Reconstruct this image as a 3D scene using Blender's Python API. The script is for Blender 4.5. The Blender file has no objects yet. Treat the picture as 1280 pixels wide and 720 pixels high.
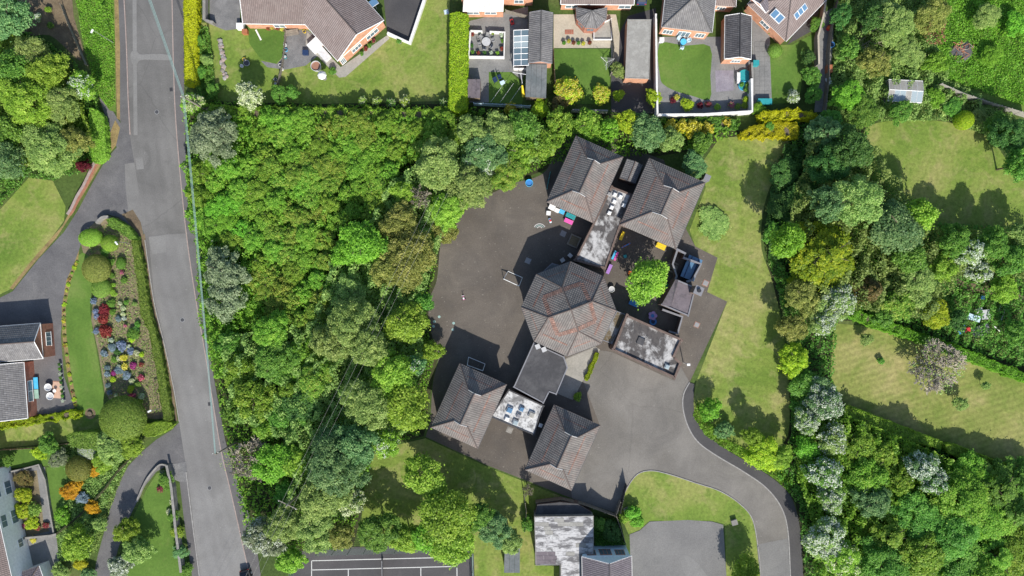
import bpy, math, random
import numpy as np
from mathutils import Vector, Matrix

# ------------------------------------------------------------------ camera, sky, sun, exposure
CAM_H = 112.0                       # drone height above the ground
LENS, SENSOR = 24.0, 36.0
FPX = 1280.0 * LENS / SENSOR        # focal length in photograph pixels
SUN_EL = math.radians(38.0)
SUN_AZ = (0.21, -1.0)               # horizontal direction towards the sun (south, a little east)
SUN_STRENGTH, SKY_STRENGTH = 4.9, 0.14

sc = bpy.context.scene
COL = sc.collection
cam_d = bpy.data.cameras.new("camera"); cam = bpy.data.objects.new("camera", cam_d); COL.objects.link(cam)
cam_d.lens = LENS; cam_d.sensor_width = SENSOR; cam_d.clip_start = 0.5; cam_d.clip_end = 3000
cam.location = (0, 0, CAM_H); cam.rotation_euler = (0, 0, 0)
sc.camera = cam

w = bpy.data.worlds.new("World"); sc.world = w; w.use_nodes = True
wn = w.node_tree.nodes; wl = w.node_tree.links
sky = wn.new("ShaderNodeTexSky"); sky.sky_type = 'NISHITA'; sky.sun_disc = False
sky.sun_elevation = SUN_EL; sky.sun_rotation = math.atan2(SUN_AZ[0], SUN_AZ[1])
wl.new(sky.outputs[0], wn["Background"].inputs[0]); wn["Background"].inputs[1].default_value = SKY_STRENGTH

sd = bpy.data.lights.new("sun", 'SUN'); sd.energy = SUN_STRENGTH; sd.angle = math.radians(0.5); sd.color = (1.0, 0.955, 0.88)
so = bpy.data.objects.new("sun", sd); COL.objects.link(so)
_h = Vector((SUN_AZ[0], SUN_AZ[1], 0)).normalized() * math.cos(SUN_EL)
so.rotation_euler = Vector((-_h.x, -_h.y, -math.sin(SUN_EL))).to_track_quat('-Z', 'Y').to_euler()
so.location = (20, -60, 90)
sc.view_settings.view_transform = 'Standard'; sc.view_settings.look = 'None'
sc.view_settings.exposure = 0.34; sc.view_settings.gamma = 1.0
sc.cycles.max_bounces = 7; sc.cycles.diffuse_bounces = 4; sc.cycles.transmission_bounces = 4
sc.cycles.transparent_max_bounces = 6; sc.cycles.use_denoising = True

RNG = random.Random(7)
# ------------------------------------------------------------------ helpers
def P(px, py, z=0.0):
    """a photograph pixel and a height give a point in the place (x east, y north, metres)"""
    k = (CAM_H - z) / FPX
    return Vector(((px - 640.0) * k, -(py - 360.0) * k, z))

def tag(o, label=None, cat=None, group=None, kind=None):
    if label: o["label"] = label
    if cat: o["category"] = cat
    if group: o["group"] = group
    if kind: o["kind"] = kind
    return o

def thing(name, label, cat, loc=(0, 0, 0), rz=0.0, group=None):
    o = bpy.data.objects.new(name, None); COL.objects.link(o)
    o.empty_display_size = 0.3
    o.location = loc; o.rotation_euler = (0, 0, rz)
    return tag(o, label, cat, group)

def link(name, me, mat=None, parent=None, loc=None, rz=0.0, scale=None):
    o = bpy.data.objects.new(name, me); COL.objects.link(o)
    if mat is not None:
        if len(me.materials) == 0: me.materials.append(mat)
        if me.materials[0] is not mat:
            o.material_slots[0].link = 'OBJECT'; o.material_slots[0].material = mat
    if parent is not None: o.parent = parent
    if loc is not None: o.location = loc
    if rz: o.rotation_euler = (0, 0, rz)
    if scale is not None: o.scale = scale
    return o

class MB:
    def __init__(s): s.v = []; s.f = []
    def add(s, vs, fs):
        b = len(s.v); s.v += [tuple(v) for v in vs]; s.f += [tuple(i + b for i in f) for f in fs]; return s
    def box(s, c, d, rz=0.0, taper=1.0):
        x, y, z = (q * 0.5 for q in d); cs, sn = math.cos(rz), math.sin(rz); vs = []
        for zz, k in ((-z, 1.0), (z, taper)):
            for xx, yy in ((-x, -y), (x, -y), (x, y), (-x, y)):
                a, b = xx * k, yy * k
                vs.append((c[0] + a * cs - b * sn, c[1] + a * sn + b * cs, c[2] + zz))
        return s.add(vs, [(3, 2, 1, 0), (4, 5, 6, 7), (0, 1, 5, 4), (1, 2, 6, 5), (2, 3, 7, 6), (3, 0, 4, 7)])
    def prism(s, pts, z0, z1, top=True, bottom=True):
        n = len(pts)
        ar = sum(pts[i][0] * pts[(i + 1) % n][1] - pts[(i + 1) % n][0] * pts[i][1] for i in range(n))
        if ar < 0: pts = list(reversed(pts))
        vs = [(p[0], p[1], z0) for p in pts] + [(p[0], p[1], z1) for p in pts]
        fs = [(i, (i + 1) % n, n + (i + 1) % n, n + i) for i in range(n)]
        if top: fs.append(tuple(range(n, 2 * n)))
        if bottom: fs.append(tuple(reversed(range(n))))
        return s.add(vs, fs)
    def cyl(s, c, r, h, n=12, r2=None, cap=True):
        r2 = r if r2 is None else r2
        vs = [(c[0] + q * math.cos(2 * math.pi * i / n), c[1] + q * math.sin(2 * math.pi * i / n), c[2] + zz) for zz, q in ((0, r), (h, r2)) for i in range(n)]
        fs = [(i, (i + 1) % n, n + (i + 1) % n, n + i) for i in range(n)]
        if cap: fs += [tuple(range(n, 2 * n)), tuple(reversed(range(n)))]
        return s.add(vs, fs)
    def lathe(s, prof, c=(0, 0, 0), n=12):
        vs = [(c[0] + r * math.cos(2 * math.pi * i / n), c[1] + r * math.sin(2 * math.pi * i / n), c[2] + z) for r, z in prof for i in range(n)]
        fs = [(k * n + i, k * n + (i + 1) % n, (k + 1) * n + (i + 1) % n, (k + 1) * n + i) for k in range(len(prof) - 1) for i in range(n)]
        return s.add(vs, fs)
    def tube(s, pts, r, n=5, r2=None):
        pts = [Vector(p) for p in pts]; m = len(pts); r2 = r if r2 is None else r2; vs = []
        for i, p in enumerate(pts):
            d = (pts[min(i + 1, m - 1)] - pts[max(i - 1, 0)])
            if d.length < 1e-9: d = Vector((0, 0, 1))
            d.normalize()
            a = d.cross(Vector((0, 0, 1)));
            if a.length < 1e-3: a = d.cross(Vector((1, 0, 0)))
            a.normalize(); b = d.cross(a); rr = r + (r2 - r) * i / max(1, m - 1)
            for k in range(n):
                t = 2 * math.pi * k / n; vs.append(p + (a * math.cos(t) + b * math.sin(t)) * rr)
        fs = [(i * n + k, i * n + (k + 1) % n, (i + 1) * n + (k + 1) % n, (i + 1) * n + k) for i in range(m - 1) for k in range(n)]
        fs += [tuple(reversed(range(n))), tuple(range((m - 1) * n, m * n))]
        return s.add(vs, fs)
    def mesh(s, name):
        me = bpy.data.meshes.new(name); me.from_pydata([tuple(v) for v in s.v], [], s.f); me.update(); return me
    def build(s, name, mat, parent=None, loc=None, rz=0.0):
        return link(name, s.mesh(name), mat, parent, loc, rz)

# ------------------------------------------------------------------ materials
MATS = {}
def nodes_mat(name, rough=0.8, spec=0.3):
    m = bpy.data.materials.new(name); m.use_nodes = True; MATS[name] = m
    nt = m.node_tree; b = nt.nodes["Principled BSDF"]
    b.inputs["Roughness"].default_value = rough; b.inputs["Specular IOR Level"].default_value = spec
    return m, nt, b
def _noise(nt, vec, scale, detail=6.0, rough=0.6, dist=0.0):
    n = nt.nodes.new("ShaderNodeTexNoise"); n.inputs["Scale"].default_value = scale; n.inputs["Detail"].default_value = detail
    n.inputs["Roughness"].default_value = rough; n.inputs["Distortion"].default_value = dist
    nt.links.new(vec, n.inputs["Vector"]); return n
def _ramp(nt, fac, stops):
    r = nt.nodes.new("ShaderNodeValToRGB"); e = r.color_ramp.elements
    while len(e) < len(stops): e.new(0.5)
    for i, (p, c) in enumerate(stops): e[i].position = p; e[i].color = (c[0], c[1], c[2], 1)
    nt.links.new(fac, r.inputs[0]); return r
def _mix(nt, mode, fac, a, b):
    m = nt.nodes.new("ShaderNodeMix"); m.data_type = 'RGBA'; m.blend_type = mode; m.clamp_factor = True
    if isinstance(fac, (int, float)): m.inputs[0].default_value = fac
    else: nt.links.new(fac, m.inputs[0])
    for s, q in ((6, a), (7, b)):
        if isinstance(q, tuple): m.inputs[s].default_value = (*q[:3], 1)
        else: nt.links.new(q, m.inputs[s])
    return m.outputs[2]
def _bump(nt, b, h, strength, dist=0.05):
    n = nt.nodes.new("ShaderNodeBump"); n.inputs["Strength"].default_value = strength; n.inputs["Distance"].default_value = dist
    nt.links.new(h, n.inputs["Height"]); nt.links.new(n.outputs[0], b.inputs["Normal"])
def _math(nt, op, a, b=None):
    n = nt.nodes.new("ShaderNodeMath"); n.operation = op
    for i, q in enumerate((a, b)):
        if q is None: continue
        if isinstance(q, (int, float)): n.inputs[i].default_value = q
        else: nt.links.new(q, n.inputs[i])
    return n.outputs[0]
def g3(v): return (v, v, v)

def plain(name, col, rough=0.6, var=0.12, scale=3.0, metal=0.0, spec=0.4):
    m, nt, b = nodes_mat(name, rough, spec); b.inputs["Metallic"].default_value = metal
    pos = nt.nodes.new("ShaderNodeNewGeometry").outputs["Position"]
    n = _noise(nt, pos, scale, 5)
    r = _ramp(nt, n.outputs[0], [(0.3, tuple(c * (1 - var) for c in col)), (0.7, tuple(min(1, c * (1 + var)) for c in col))])
    nt.links.new(r.outputs[0], b.inputs["Base Color"]); return m

def surface(name, big, stops, fine=3.0, finevar=0.25, rough=0.9, bump=0.5, mid=None, midstops=None, stripe=None, crack=None, speck=None):
    """ground-like material: large patches, optional mid-scale overlay, fine grain, optional mowing stripes / cracks"""
    m, nt, b = nodes_mat(name, rough, 0.2)
    pos = nt.nodes.new("ShaderNodeNewGeometry").outputs["Position"]
    n1 = _noise(nt, pos, big, 9, 0.62, 0.4)
    c = _ramp(nt, n1.outputs[0], stops).outputs[0]
    if mid:
        n2 = _noise(nt, pos, mid, 7, 0.65, 0.8)
        f = _ramp(nt, n2.outputs[0], [(midstops[0], g3(0)), (midstops[1], g3(1))]).outputs[0]
        c = _mix(nt, 'MIX', _math(nt, 'MULTIPLY', f, midstops[3]), c, midstops[2])
    if stripe:
        ang, per, amt = stripe
        mp = nt.nodes.new("ShaderNodeMapping"); mp.inputs["Rotation"].default_value = (0, 0, ang); nt.links.new(pos, mp.inputs[0])
        wv = nt.nodes.new("ShaderNodeTexWave"); wv.inputs["Scale"].default_value = 0.314 / per; wv.inputs["Distortion"].default_value = 0.8
        wv.inputs["Detail"].default_value = 4; wv.inputs["Detail Scale"].default_value = 0.7
        nt.links.new(mp.outputs[0], wv.inputs[0])
        g = _ramp(nt, wv.outputs[1], [(0.1, g3(1 - amt)), (0.9, g3(1 + amt * 0.5))]).outputs[0]
        c = _mix(nt, 'MULTIPLY', 1.0, c, g)
    nf = _noise(nt, pos, fine, 8, 0.75)
    g = _ramp(nt, nf.outputs[0], [(0.28, g3(1 - finevar)), (0.72, g3(1 + finevar))]).outputs[0]
    c = _mix(nt, 'MULTIPLY', 1.0, c, g)
    if speck:
        sp = _noise(nt, pos, speck[0], 3, 0.5)
        f = _ramp(nt, sp.outputs[0], [(speck[1], g3(0)), (speck[1] + 0.05, g3(1))]).outputs[0]
        c = _mix(nt, 'MIX', _math(nt, 'MULTIPLY', f, speck[3]), c, speck[2])
    if crack:
        vo = nt.nodes.new("ShaderNodeTexVoronoi"); vo.feature = 'DISTANCE_TO_EDGE'; vo.inputs["Scale"].default_value = crack[0]
        dn = _noise(nt, pos, crack[0] * 3, 4)
        va = nt.nodes.new("ShaderNodeVectorMath"); va.operation = 'ADD'
        vs = nt.nodes.new("ShaderNodeVectorMath"); vs.operation = 'SCALE'; vs.inputs[3].default_value = 3.0
        nt.links.new(dn.outputs[1], vs.inputs[0]); nt.links.new(pos, va.inputs[0]); nt.links.new(vs.outputs[0], va.inputs[1])
        nt.links.new(va.outputs[0], vo.inputs["Vector"])
        f = _ramp(nt, vo.outputs["Distance"], [(0.0, g3(crack[1])), (crack[2], g3(0))]).outputs[0]
        c = _mix(nt, 'MIX', f, c, (0.03, 0.03, 0.03))
    nt.links.new(c, b.inputs["Base Color"])
    if bump: _bump(nt, b, nf.outputs[0], bump, 0.08)
    return m

def tiles(name, col, weather, var=0.3, u=0.30, v=0.36, wscale=0.5, patch=None):
    m, nt, b = nodes_mat(name, 0.85, 0.25)
    uv = nt.nodes.new("ShaderNodeUVMap").outputs[0]
    sx = nt.nodes.new("ShaderNodeSeparateXYZ"); nt.links.new(uv, sx.inputs[0])
    fu = _math(nt, 'FLOOR', _math(nt, 'DIVIDE', sx.outputs[0], u)); fv = _math(nt, 'FLOOR', _math(nt, 'DIVIDE', sx.outputs[1], v))
    cb = nt.nodes.new("ShaderNodeCombineXYZ"); nt.links.new(fu, cb.inputs[0]); nt.links.new(fv, cb.inputs[1])
    wnz = nt.nodes.new("ShaderNodeTexWhiteNoise"); nt.links.new(cb.outputs[0], wnz.inputs[0])
    c = _ramp(nt, wnz.outputs[0], [(0, tuple(q * (1 - var) for q in col)), (0.8, col), (1, tuple(q * (1 + var) for q in col))]).outputs[0]
    pos = nt.nodes.new("ShaderNodeNewGeometry").outputs["Position"]
    n = _noise(nt, pos, wscale, 8, 0.7)
    f = _ramp(nt, n.outputs[0], [(0.42, g3(0)), (0.72, g3(0.75))]).outputs[0]
    c = _mix(nt, 'MIX', f, c, weather)
    if patch:
        n3 = _noise(nt, pos, 0.28, 8, 0.72); c = _mix(nt, 'MIX', _ramp(nt, n3.outputs[0], [(0.48, g3(0)), (0.64, g3(0.8))]).outputs[0], c, patch)
        n4 = _noise(nt, pos, 2.2, 5, 0.7); c = _mix(nt, 'MIX', _ramp(nt, n4.outputs[0], [(0.6, g3(0)), (0.72, g3(0.55))]).outputs[0], c, (0.1, 0.105, 0.075))
    # the roll of each tile column
    ph = _math(nt, 'FRACT', _math(nt, 'DIVIDE', sx.outputs[0], u))
    wv = _math(nt, 'SINE', _math(nt, 'MULTIPLY', ph, math.pi))
    gap = _ramp(nt, wv, [(0.0, g3(0.55)), (0.5, g3(1.0))]).outputs[0]
    c = _mix(nt, 'MULTIPLY', 1.0, c, gap)
    nt.links.new(c, b.inputs["Base Color"]); _bump(nt, b, wv, 0.8, 0.05)
    return m

def stained(name, base, stain, lo, hi, scale=0.6, dark=(0.03, 0.03, 0.033), stretch=(1, 1, 1), rot=0.0):
    m, nt, b = nodes_mat(name, 0.85, 0.25)
    pos = nt.nodes.new("ShaderNodeNewGeometry").outputs["Position"]
    mp = nt.nodes.new("ShaderNodeMapping"); mp.inputs["Rotation"].default_value = (0, 0, rot); mp.inputs["Scale"].default_value = stretch
    nt.links.new(pos, mp.inputs[0]); vec = mp.outputs[0]
    n = _noise(nt, vec, scale, 12, 0.68, 0.3); n2 = _noise(nt, vec, scale * 4.1, 6, 0.7)
    f = _ramp(nt, n.outputs[0], [(lo, g3(0)), (hi, g3(1))]).outputs[0]
    c = _mix(nt, 'MIX', f, base, stain)
    f2 = _ramp(nt, n2.outputs[0], [(0.5, g3(0)), (0.72, g3(0.8))]).outputs[0]
    c = _mix(nt, 'MIX', f2, c, dark)
    nt.links.new(c, b.inputs["Base Color"]); _bump(nt, b, n2.outputs[0], 0.3, 0.03); return m

def brick(name, c1, c2, mortar=(0.3, 0.28, 0.25)):
    m, nt, b = nodes_mat(name, 0.9, 0.2)
    tc = nt.nodes.new("ShaderNodeTexCoord"); sx = nt.nodes.new("ShaderNodeSeparateXYZ"); nt.links.new(tc.outputs["Object"], sx.inputs[0])
    cb = nt.nodes.new("ShaderNodeCombineXYZ"); nt.links.new(_math(nt, 'ADD', sx.outputs[0], sx.outputs[1]), cb.inputs[0]); nt.links.new(sx.outputs[2], cb.inputs[1])
    t = nt.nodes.new("ShaderNodeTexBrick"); t.inputs["Scale"].default_value = 1.0; t.inputs["Brick Width"].default_value = 0.225; t.inputs["Row Height"].default_value = 0.075
    t.inputs["Mortar Size"].default_value = 0.006
    t.inputs["Color1"].default_value = (*c1, 1); t.inputs["Color2"].default_value = (*c2, 1); t.inputs["Mortar"].default_value = (*mortar, 1)
    nt.links.new(cb.outputs[0], t.inputs[0])
    pos = nt.nodes.new("ShaderNodeNewGeometry").outputs["Position"]
    n = _noise(nt, pos, 1.5, 6); g = _ramp(nt, n.outputs[0], [(0.3, g3(0.75)), (0.7, g3(1.15))]).outputs[0]
    nt.links.new(_mix(nt, 'MULTIPLY', 1.0, t.outputs[0], g), b.inputs["Base Color"]); return m

GAIN = (2.2, 2.25, 2.3)
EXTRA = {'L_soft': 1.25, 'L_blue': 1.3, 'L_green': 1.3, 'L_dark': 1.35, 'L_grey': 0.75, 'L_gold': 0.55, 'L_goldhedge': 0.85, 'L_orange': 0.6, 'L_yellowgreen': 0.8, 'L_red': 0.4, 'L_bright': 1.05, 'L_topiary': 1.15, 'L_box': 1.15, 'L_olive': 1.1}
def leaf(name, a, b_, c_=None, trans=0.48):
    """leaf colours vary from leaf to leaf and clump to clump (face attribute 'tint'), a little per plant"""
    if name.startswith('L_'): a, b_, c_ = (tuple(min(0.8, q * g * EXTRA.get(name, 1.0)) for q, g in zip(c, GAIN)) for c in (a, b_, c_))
    m = bpy.data.materials.new(name); m.use_nodes = True; MATS[name] = m
    nt = m.node_tree; bs = nt.nodes["Principled BSDF"]; out = nt.nodes["Material Output"]
    at = nt.nodes.new("ShaderNodeAttribute"); at.attribute_name = "tint"
    oi = nt.nodes.new("ShaderNodeObjectInfo")
    stops = [(0.0, a), (0.55, b_), (1.0, c_ or tuple(min(1, q * 1.35) for q in b_))]
    c = _ramp(nt, at.outputs["Fac"], stops).outputs[0]
    hv = nt.nodes.new("ShaderNodeHueSaturation")
    nt.links.new(_math(nt, 'ADD', _math(nt, 'MULTIPLY', oi.outputs["Random"], 0.03), 0.485), hv.inputs["Hue"])
    nt.links.new(_math(nt, 'ADD', _math(nt, 'MULTIPLY', oi.outputs["Random"], 0.3), 0.85), hv.inputs["Value"])
    nt.links.new(c, hv.inputs["Color"]); c = hv.outputs[0]
    nt.links.new(c, bs.inputs["Base Color"]); bs.inputs["Roughness"].default_value = 0.5; bs.inputs["Specular IOR Level"].default_value = 0.25
    tr = nt.nodes.new("ShaderNodeBsdfTranslucent"); nt.links.new(c, tr.inputs[0])
    mx = nt.nodes.new("ShaderNodeMixShader"); mx.inputs[0].default_value = trans
    nt.links.new(bs.outputs[0], mx.inputs[1]); nt.links.new(tr.outputs[0], mx.inputs[2]); nt.links.new(mx.outputs[0], out.inputs[0])
    return m

def glass(name, col=(0.12, 0.17, 0.2)):
    m, nt, b = nodes_mat(name, 0.08, 0.6); b.inputs["Base Color"].default_value = (*col, 1); return m

# ground
surface('rough', 0.12, [(0.3, (0.035, 0.06, 0.015)), (0.55, (0.07, 0.11, 0.025)), (0.75, (0.13, 0.14, 0.05))], fine=2.5, finevar=0.45)
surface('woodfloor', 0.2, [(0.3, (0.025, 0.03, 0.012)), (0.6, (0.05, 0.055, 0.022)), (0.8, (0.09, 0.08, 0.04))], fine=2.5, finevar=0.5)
surface('lawn', 0.08, [(0.38, (0.105, 0.175, 0.026)), (0.5, (0.16, 0.225, 0.04)), (0.62, (0.23, 0.25, 0.07))], fine=2.0, finevar=0.34, mid=0.3, midstops=(0.5, 0.68, (0.3, 0.27, 0.11), 0.55), stripe=(0.35, 1.1, 0.03), speck=(0.7, 0.62, (0.09, 0.15, 0.022), 0.5))
surface('lawn_green', 0.13, [(0.32, (0.062, 0.125, 0.02)), (0.55, (0.10, 0.18, 0.03)), (0.75, (0.16, 0.21, 0.055))], fine=2.4, finevar=0.2, mid=0.5, midstops=(0.58, 0.8, (0.2, 0.21, 0.07), 0.4))
surface('lawn_dry', 0.085, [(0.38, (0.125, 0.19, 0.03)), (0.5, (0.172, 0.228, 0.044)), (0.62, (0.25, 0.262, 0.08))], fine=2.0, finevar=0.36, mid=0.26, midstops=(0.49, 0.64, (0.33, 0.29, 0.13), 0.5), stripe=(1.9, 1.6, 0.06), speck=(0.8, 0.62, (0.105, 0.165, 0.028), 0.55))
surface('field', 0.09, [(0.36, (0.15, 0.195, 0.04)), (0.5, (0.22, 0.235, 0.065)), (0.64, (0.32, 0.285, 0.115))], fine=1.8, finevar=0.34, stripe=(1.27, 1.0, 0.08), mid=0.22, midstops=(0.47, 0.64, (0.135, 0.19, 0.034), 0.7))
surface('verge', 0.3, [(0.3, (0.075, 0.14, 0.022)), (0.6, (0.13, 0.2, 0.035)), (0.8, (0.22, 0.23, 0.07))], fine=3, finevar=0.35)
surface('soil', 0.5, [(0.3, (0.13, 0.105, 0.065)), (0.6, (0.22, 0.18, 0.11)), (0.8, (0.2, 0.2, 0.09))], fine=5, finevar=0.35)
surface('dirt', 0.4, [(0.3, (0.10, 0.075, 0.05)), (0.6, (0.19, 0.145, 0.09)), (0.8, (0.25, 0.2, 0.12))], fine=4, finevar=0.3)
surface('dryverge', 0.5, [(0.3, (0.16, 0.12, 0.055)), (0.6, (0.27, 0.2, 0.085)), (0.8, (0.2, 0.21, 0.07))], fine=4, finevar=0.35)
surface('road', 0.06, [(0.36, (0.126, 0.122, 0.116)), (0.5, (0.155, 0.15, 0.143)), (0.66, (0.19, 0.184, 0.175))], fine=5, finevar=0.2, rough=0.85, bump=0.2, stripe=(math.radians(-8), 1.7, 0.035), mid=0.18, midstops=(0.46, 0.68, (0.108, 0.105, 0.1), 0.6), crack=(0.035, 0.2, 0.004), speck=(2.2, 0.68, (0.25, 0.24, 0.23), 0.5))
surface('road_light', 0.06, [(0.36, (0.165, 0.16, 0.154)), (0.5, (0.19, 0.185, 0.178)), (0.66, (0.222, 0.217, 0.208))], fine=5, finevar=0.18, rough=0.85, bump=0.2, stripe=(math.radians(-14), 1.8, 0.035), mid=0.18, midstops=(0.46, 0.68, (0.14, 0.136, 0.13), 0.5), speck=(2.2, 0.68, (0.29, 0.28, 0.27), 0.5))
surface('patch', 0.3, [(0.3, (0.172, 0.168, 0.16)), (0.7, (0.22, 0.215, 0.206))], fine=5, finevar=0.2, rough=0.9, bump=0.15)
surface('footway', 0.2, [(0.3, (0.100, 0.095, 0.095)), (0.7, (0.142, 0.138, 0.136))], fine=6, finevar=0.2, rough=0.9, bump=0.2)
surface('footway_light', 0.2, [(0.3, (0.145, 0.14, 0.134)), (0.7, (0.19, 0.185, 0.176))], fine=6, finevar=0.2, rough=0.9, bump=0.2)
surface('drive', 0.22, [(0.3, (0.095, 0.092, 0.095)), (0.6, (0.14, 0.136, 0.136)), (0.8, (0.2, 0.19, 0.18))], fine=5, finevar=0.25, rough=0.9, bump=0.3, mid=0.5, midstops=(0.55, 0.75, (0.21, 0.2, 0.19), 0.4))
surface('play', 0.06, [(0.36, (0.092, 0.079, 0.066)), (0.5, (0.124, 0.107, 0.09)), (0.66, (0.16, 0.14, 0.118))], fine=5, finevar=0.22, rough=0.85, bump=0.25, mid=0.22, midstops=(0.44, 0.68, (0.084, 0.075, 0.067), 0.6), speck=(2.4, 0.66, (0.24, 0.22, 0.185), 0.6))
surface('fore', 0.07, [(0.36, (0.145, 0.134, 0.118)), (0.5, (0.18, 0.168, 0.15)), (0.66, (0.225, 0.21, 0.188))], fine=5, finevar=0.2, rough=0.85, bump=0.25, mid=0.16, midstops=(0.44, 0.68, (0.125, 0.117, 0.107), 0.65), crack=(0.03, 0.12, 0.004), speck=(2.0, 0.68, (0.3, 0.28, 0.25), 0.5))
surface('path_dark', 0.2, [(0.3, (0.06, 0.058, 0.06)), (0.7, (0.09, 0.086, 0.085))], fine=6, finevar=0.2, rough=0.9, bump=0.25)
surface('carpark', 0.2, [(0.3, (0.15, 0.146, 0.142)), (0.7, (0.205, 0.2, 0.19))], fine=5, finevar=0.25, rough=0.9, bump=0.3, mid=0.5, midstops=(0.55, 0.75, (0.12, 0.12, 0.115), 0.5))
surface('court', 0.15, [(0.3, (0.063, 0.061, 0.063)), (0.7, (0.092, 0.087, 0.090))], fine=6, finevar=0.15, rough=0.9, bump=0.2, mid=0.3, midstops=(0.55, 0.75, (0.127, 0.115, 0.115), 0.4))
surface('slabs', 0.5, [(0.3, (0.26, 0.25, 0.22)), (0.7, (0.36, 0.34, 0.3))], fine=4, finevar=0.2, rough=0.9, bump=0.2)
surface('slabs_grey', 0.5, [(0.3, (0.16, 0.16, 0.155)), (0.7, (0.235, 0.23, 0.22))], fine=4, finevar=0.2, rough=0.9, bump=0.2)
surface('slabs_cream', 0.5, [(0.3, (0.36, 0.32, 0.25)), (0.7, (0.48, 0.43, 0.34))], fine=4, finevar=0.18, rough=0.9, bump=0.2)
surface('gravel', 0.6, [(0.3, (0.13, 0.13, 0.13)), (0.7, (0.22, 0.215, 0.21))], fine=9, finevar=0.45, rough=0.95, bump=0.5)
surface('slate', 0.6, [(0.3, (0.2, 0.18, 0.21)), (0.7, (0.28, 0.26, 0.29))], fine=9, finevar=0.35, rough=0.95, bump=0.5)
# masonry, roofs
tiles('tile_school', (0.160, 0.147, 0.138), (0.245, 0.226, 0.206), 0.18, u=0.34, patch=(0.215, 0.155, 0.134))
tiles('tile_red', (0.245, 0.14, 0.11), (0.19, 0.16, 0.145), 0.4, u=0.34, wscale=1.3)
tiles('tile_brown', (0.21, 0.165, 0.15), (0.25, 0.21, 0.19), 0.14)
tiles('tile_grey', (0.17, 0.165, 0.165), (0.24, 0.23, 0.22), 0.25)
tiles('tile_dark', (0.085, 0.083, 0.088), (0.13, 0.125, 0.125), 0.3)
tiles('tile_purple', (0.155, 0.135, 0.15), (0.2, 0.185, 0.19), 0.18)
tiles('tile_rose', (0.24, 0.19, 0.175), (0.28, 0.235, 0.22), 0.14)
brick('brick_orange', (0.5, 0.22, 0.125), (0.58, 0.29, 0.17), (0.42, 0.34, 0.27))
brick('brick_red', (0.33, 0.12, 0.08), (0.4, 0.16, 0.1), (0.35, 0.27, 0.22))
brick('brick_brown', (0.13, 0.095, 0.08), (0.17, 0.12, 0.1), (0.2, 0.17, 0.15))
stained('felt_white', (0.088, 0.08, 0.076), (0.45, 0.44, 0.425), 0.47, 0.58, 0.42, stretch=(1.1, 0.8, 1), rot=0.4)
stained('felt_white2', (0.2, 0.195, 0.19), (0.55, 0.545, 0.53), 0.40, 0.52, 0.6)
stained('sheet_white', (0.15, 0.145, 0.145), (0.5, 0.49, 0.48), 0.44, 0.54, 0.8, dark=(0.12, 0.115, 0.115), stretch=(0.6, 1.6, 1))
stained('felt_dark', (0.062, 0.061, 0.064), (0.09, 0.088, 0.09), 0.45, 0.6, 0.5, dark=(0.045, 0.045, 0.047))
stained('felt_purple', (0.135, 0.115, 0.125), (0.17, 0.145, 0.155), 0.45, 0.6, 0.4, dark=(0.06, 0.055, 0.06))
stained('felt_grey', (0.125, 0.14, 0.142), (0.17, 0.18, 0.18), 0.45, 0.6, 0.5, dark=(0.09, 0.095, 0.095))
stained('felt_stone', (0.27, 0.26, 0.235), (0.33, 0.32, 0.29), 0.45, 0.6, 0.8, dark=(0.2, 0.19, 0.17))
stained('moss_roof', (0.13, 0.1, 0.06), (0.3, 0.3, 0.3), 0.5, 0.6, 0.5, dark=(0.08, 0.07, 0.03))
stained('render_white', (0.66, 0.65, 0.62), (0.76, 0.75, 0.72), 0.45, 0.6, 1.0, dark=(0.5, 0.48, 0.44))
stained('concrete', (0.22, 0.21, 0.19), (0.29, 0.275, 0.25), 0.45, 0.6, 1.2, dark=(0.13, 0.125, 0.11))
stained('wood', (0.2, 0.15, 0.1), (0.27, 0.2, 0.13), 0.45, 0.6, 3.0, dark=(0.12, 0.09, 0.06))
stained('wood_grey', (0.2, 0.18, 0.15), (0.28, 0.25, 0.2), 0.45, 0.6, 3.0, dark=(0.1, 0.09, 0.07))
stained('kerb', (0.26, 0.25, 0.24), (0.34, 0.33, 0.31), 0.45, 0.6, 2.5, dark=(0.17, 0.16, 0.15))
stained('kerb_pink', (0.3, 0.235, 0.21), (0.37, 0.3, 0.27), 0.45, 0.6, 2.5, dark=(0.2, 0.16, 0.14))
stained('bark', (0.11, 0.085, 0.06), (0.17, 0.14, 0.1), 0.45, 0.6, 4.0, dark=(0.05, 0.04, 0.03))
stained('bark_grey', (0.3, 0.265, 0.205), (0.4, 0.355, 0.28), 0.45, 0.6, 4.0, dark=(0.18, 0.155, 0.12))
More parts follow.
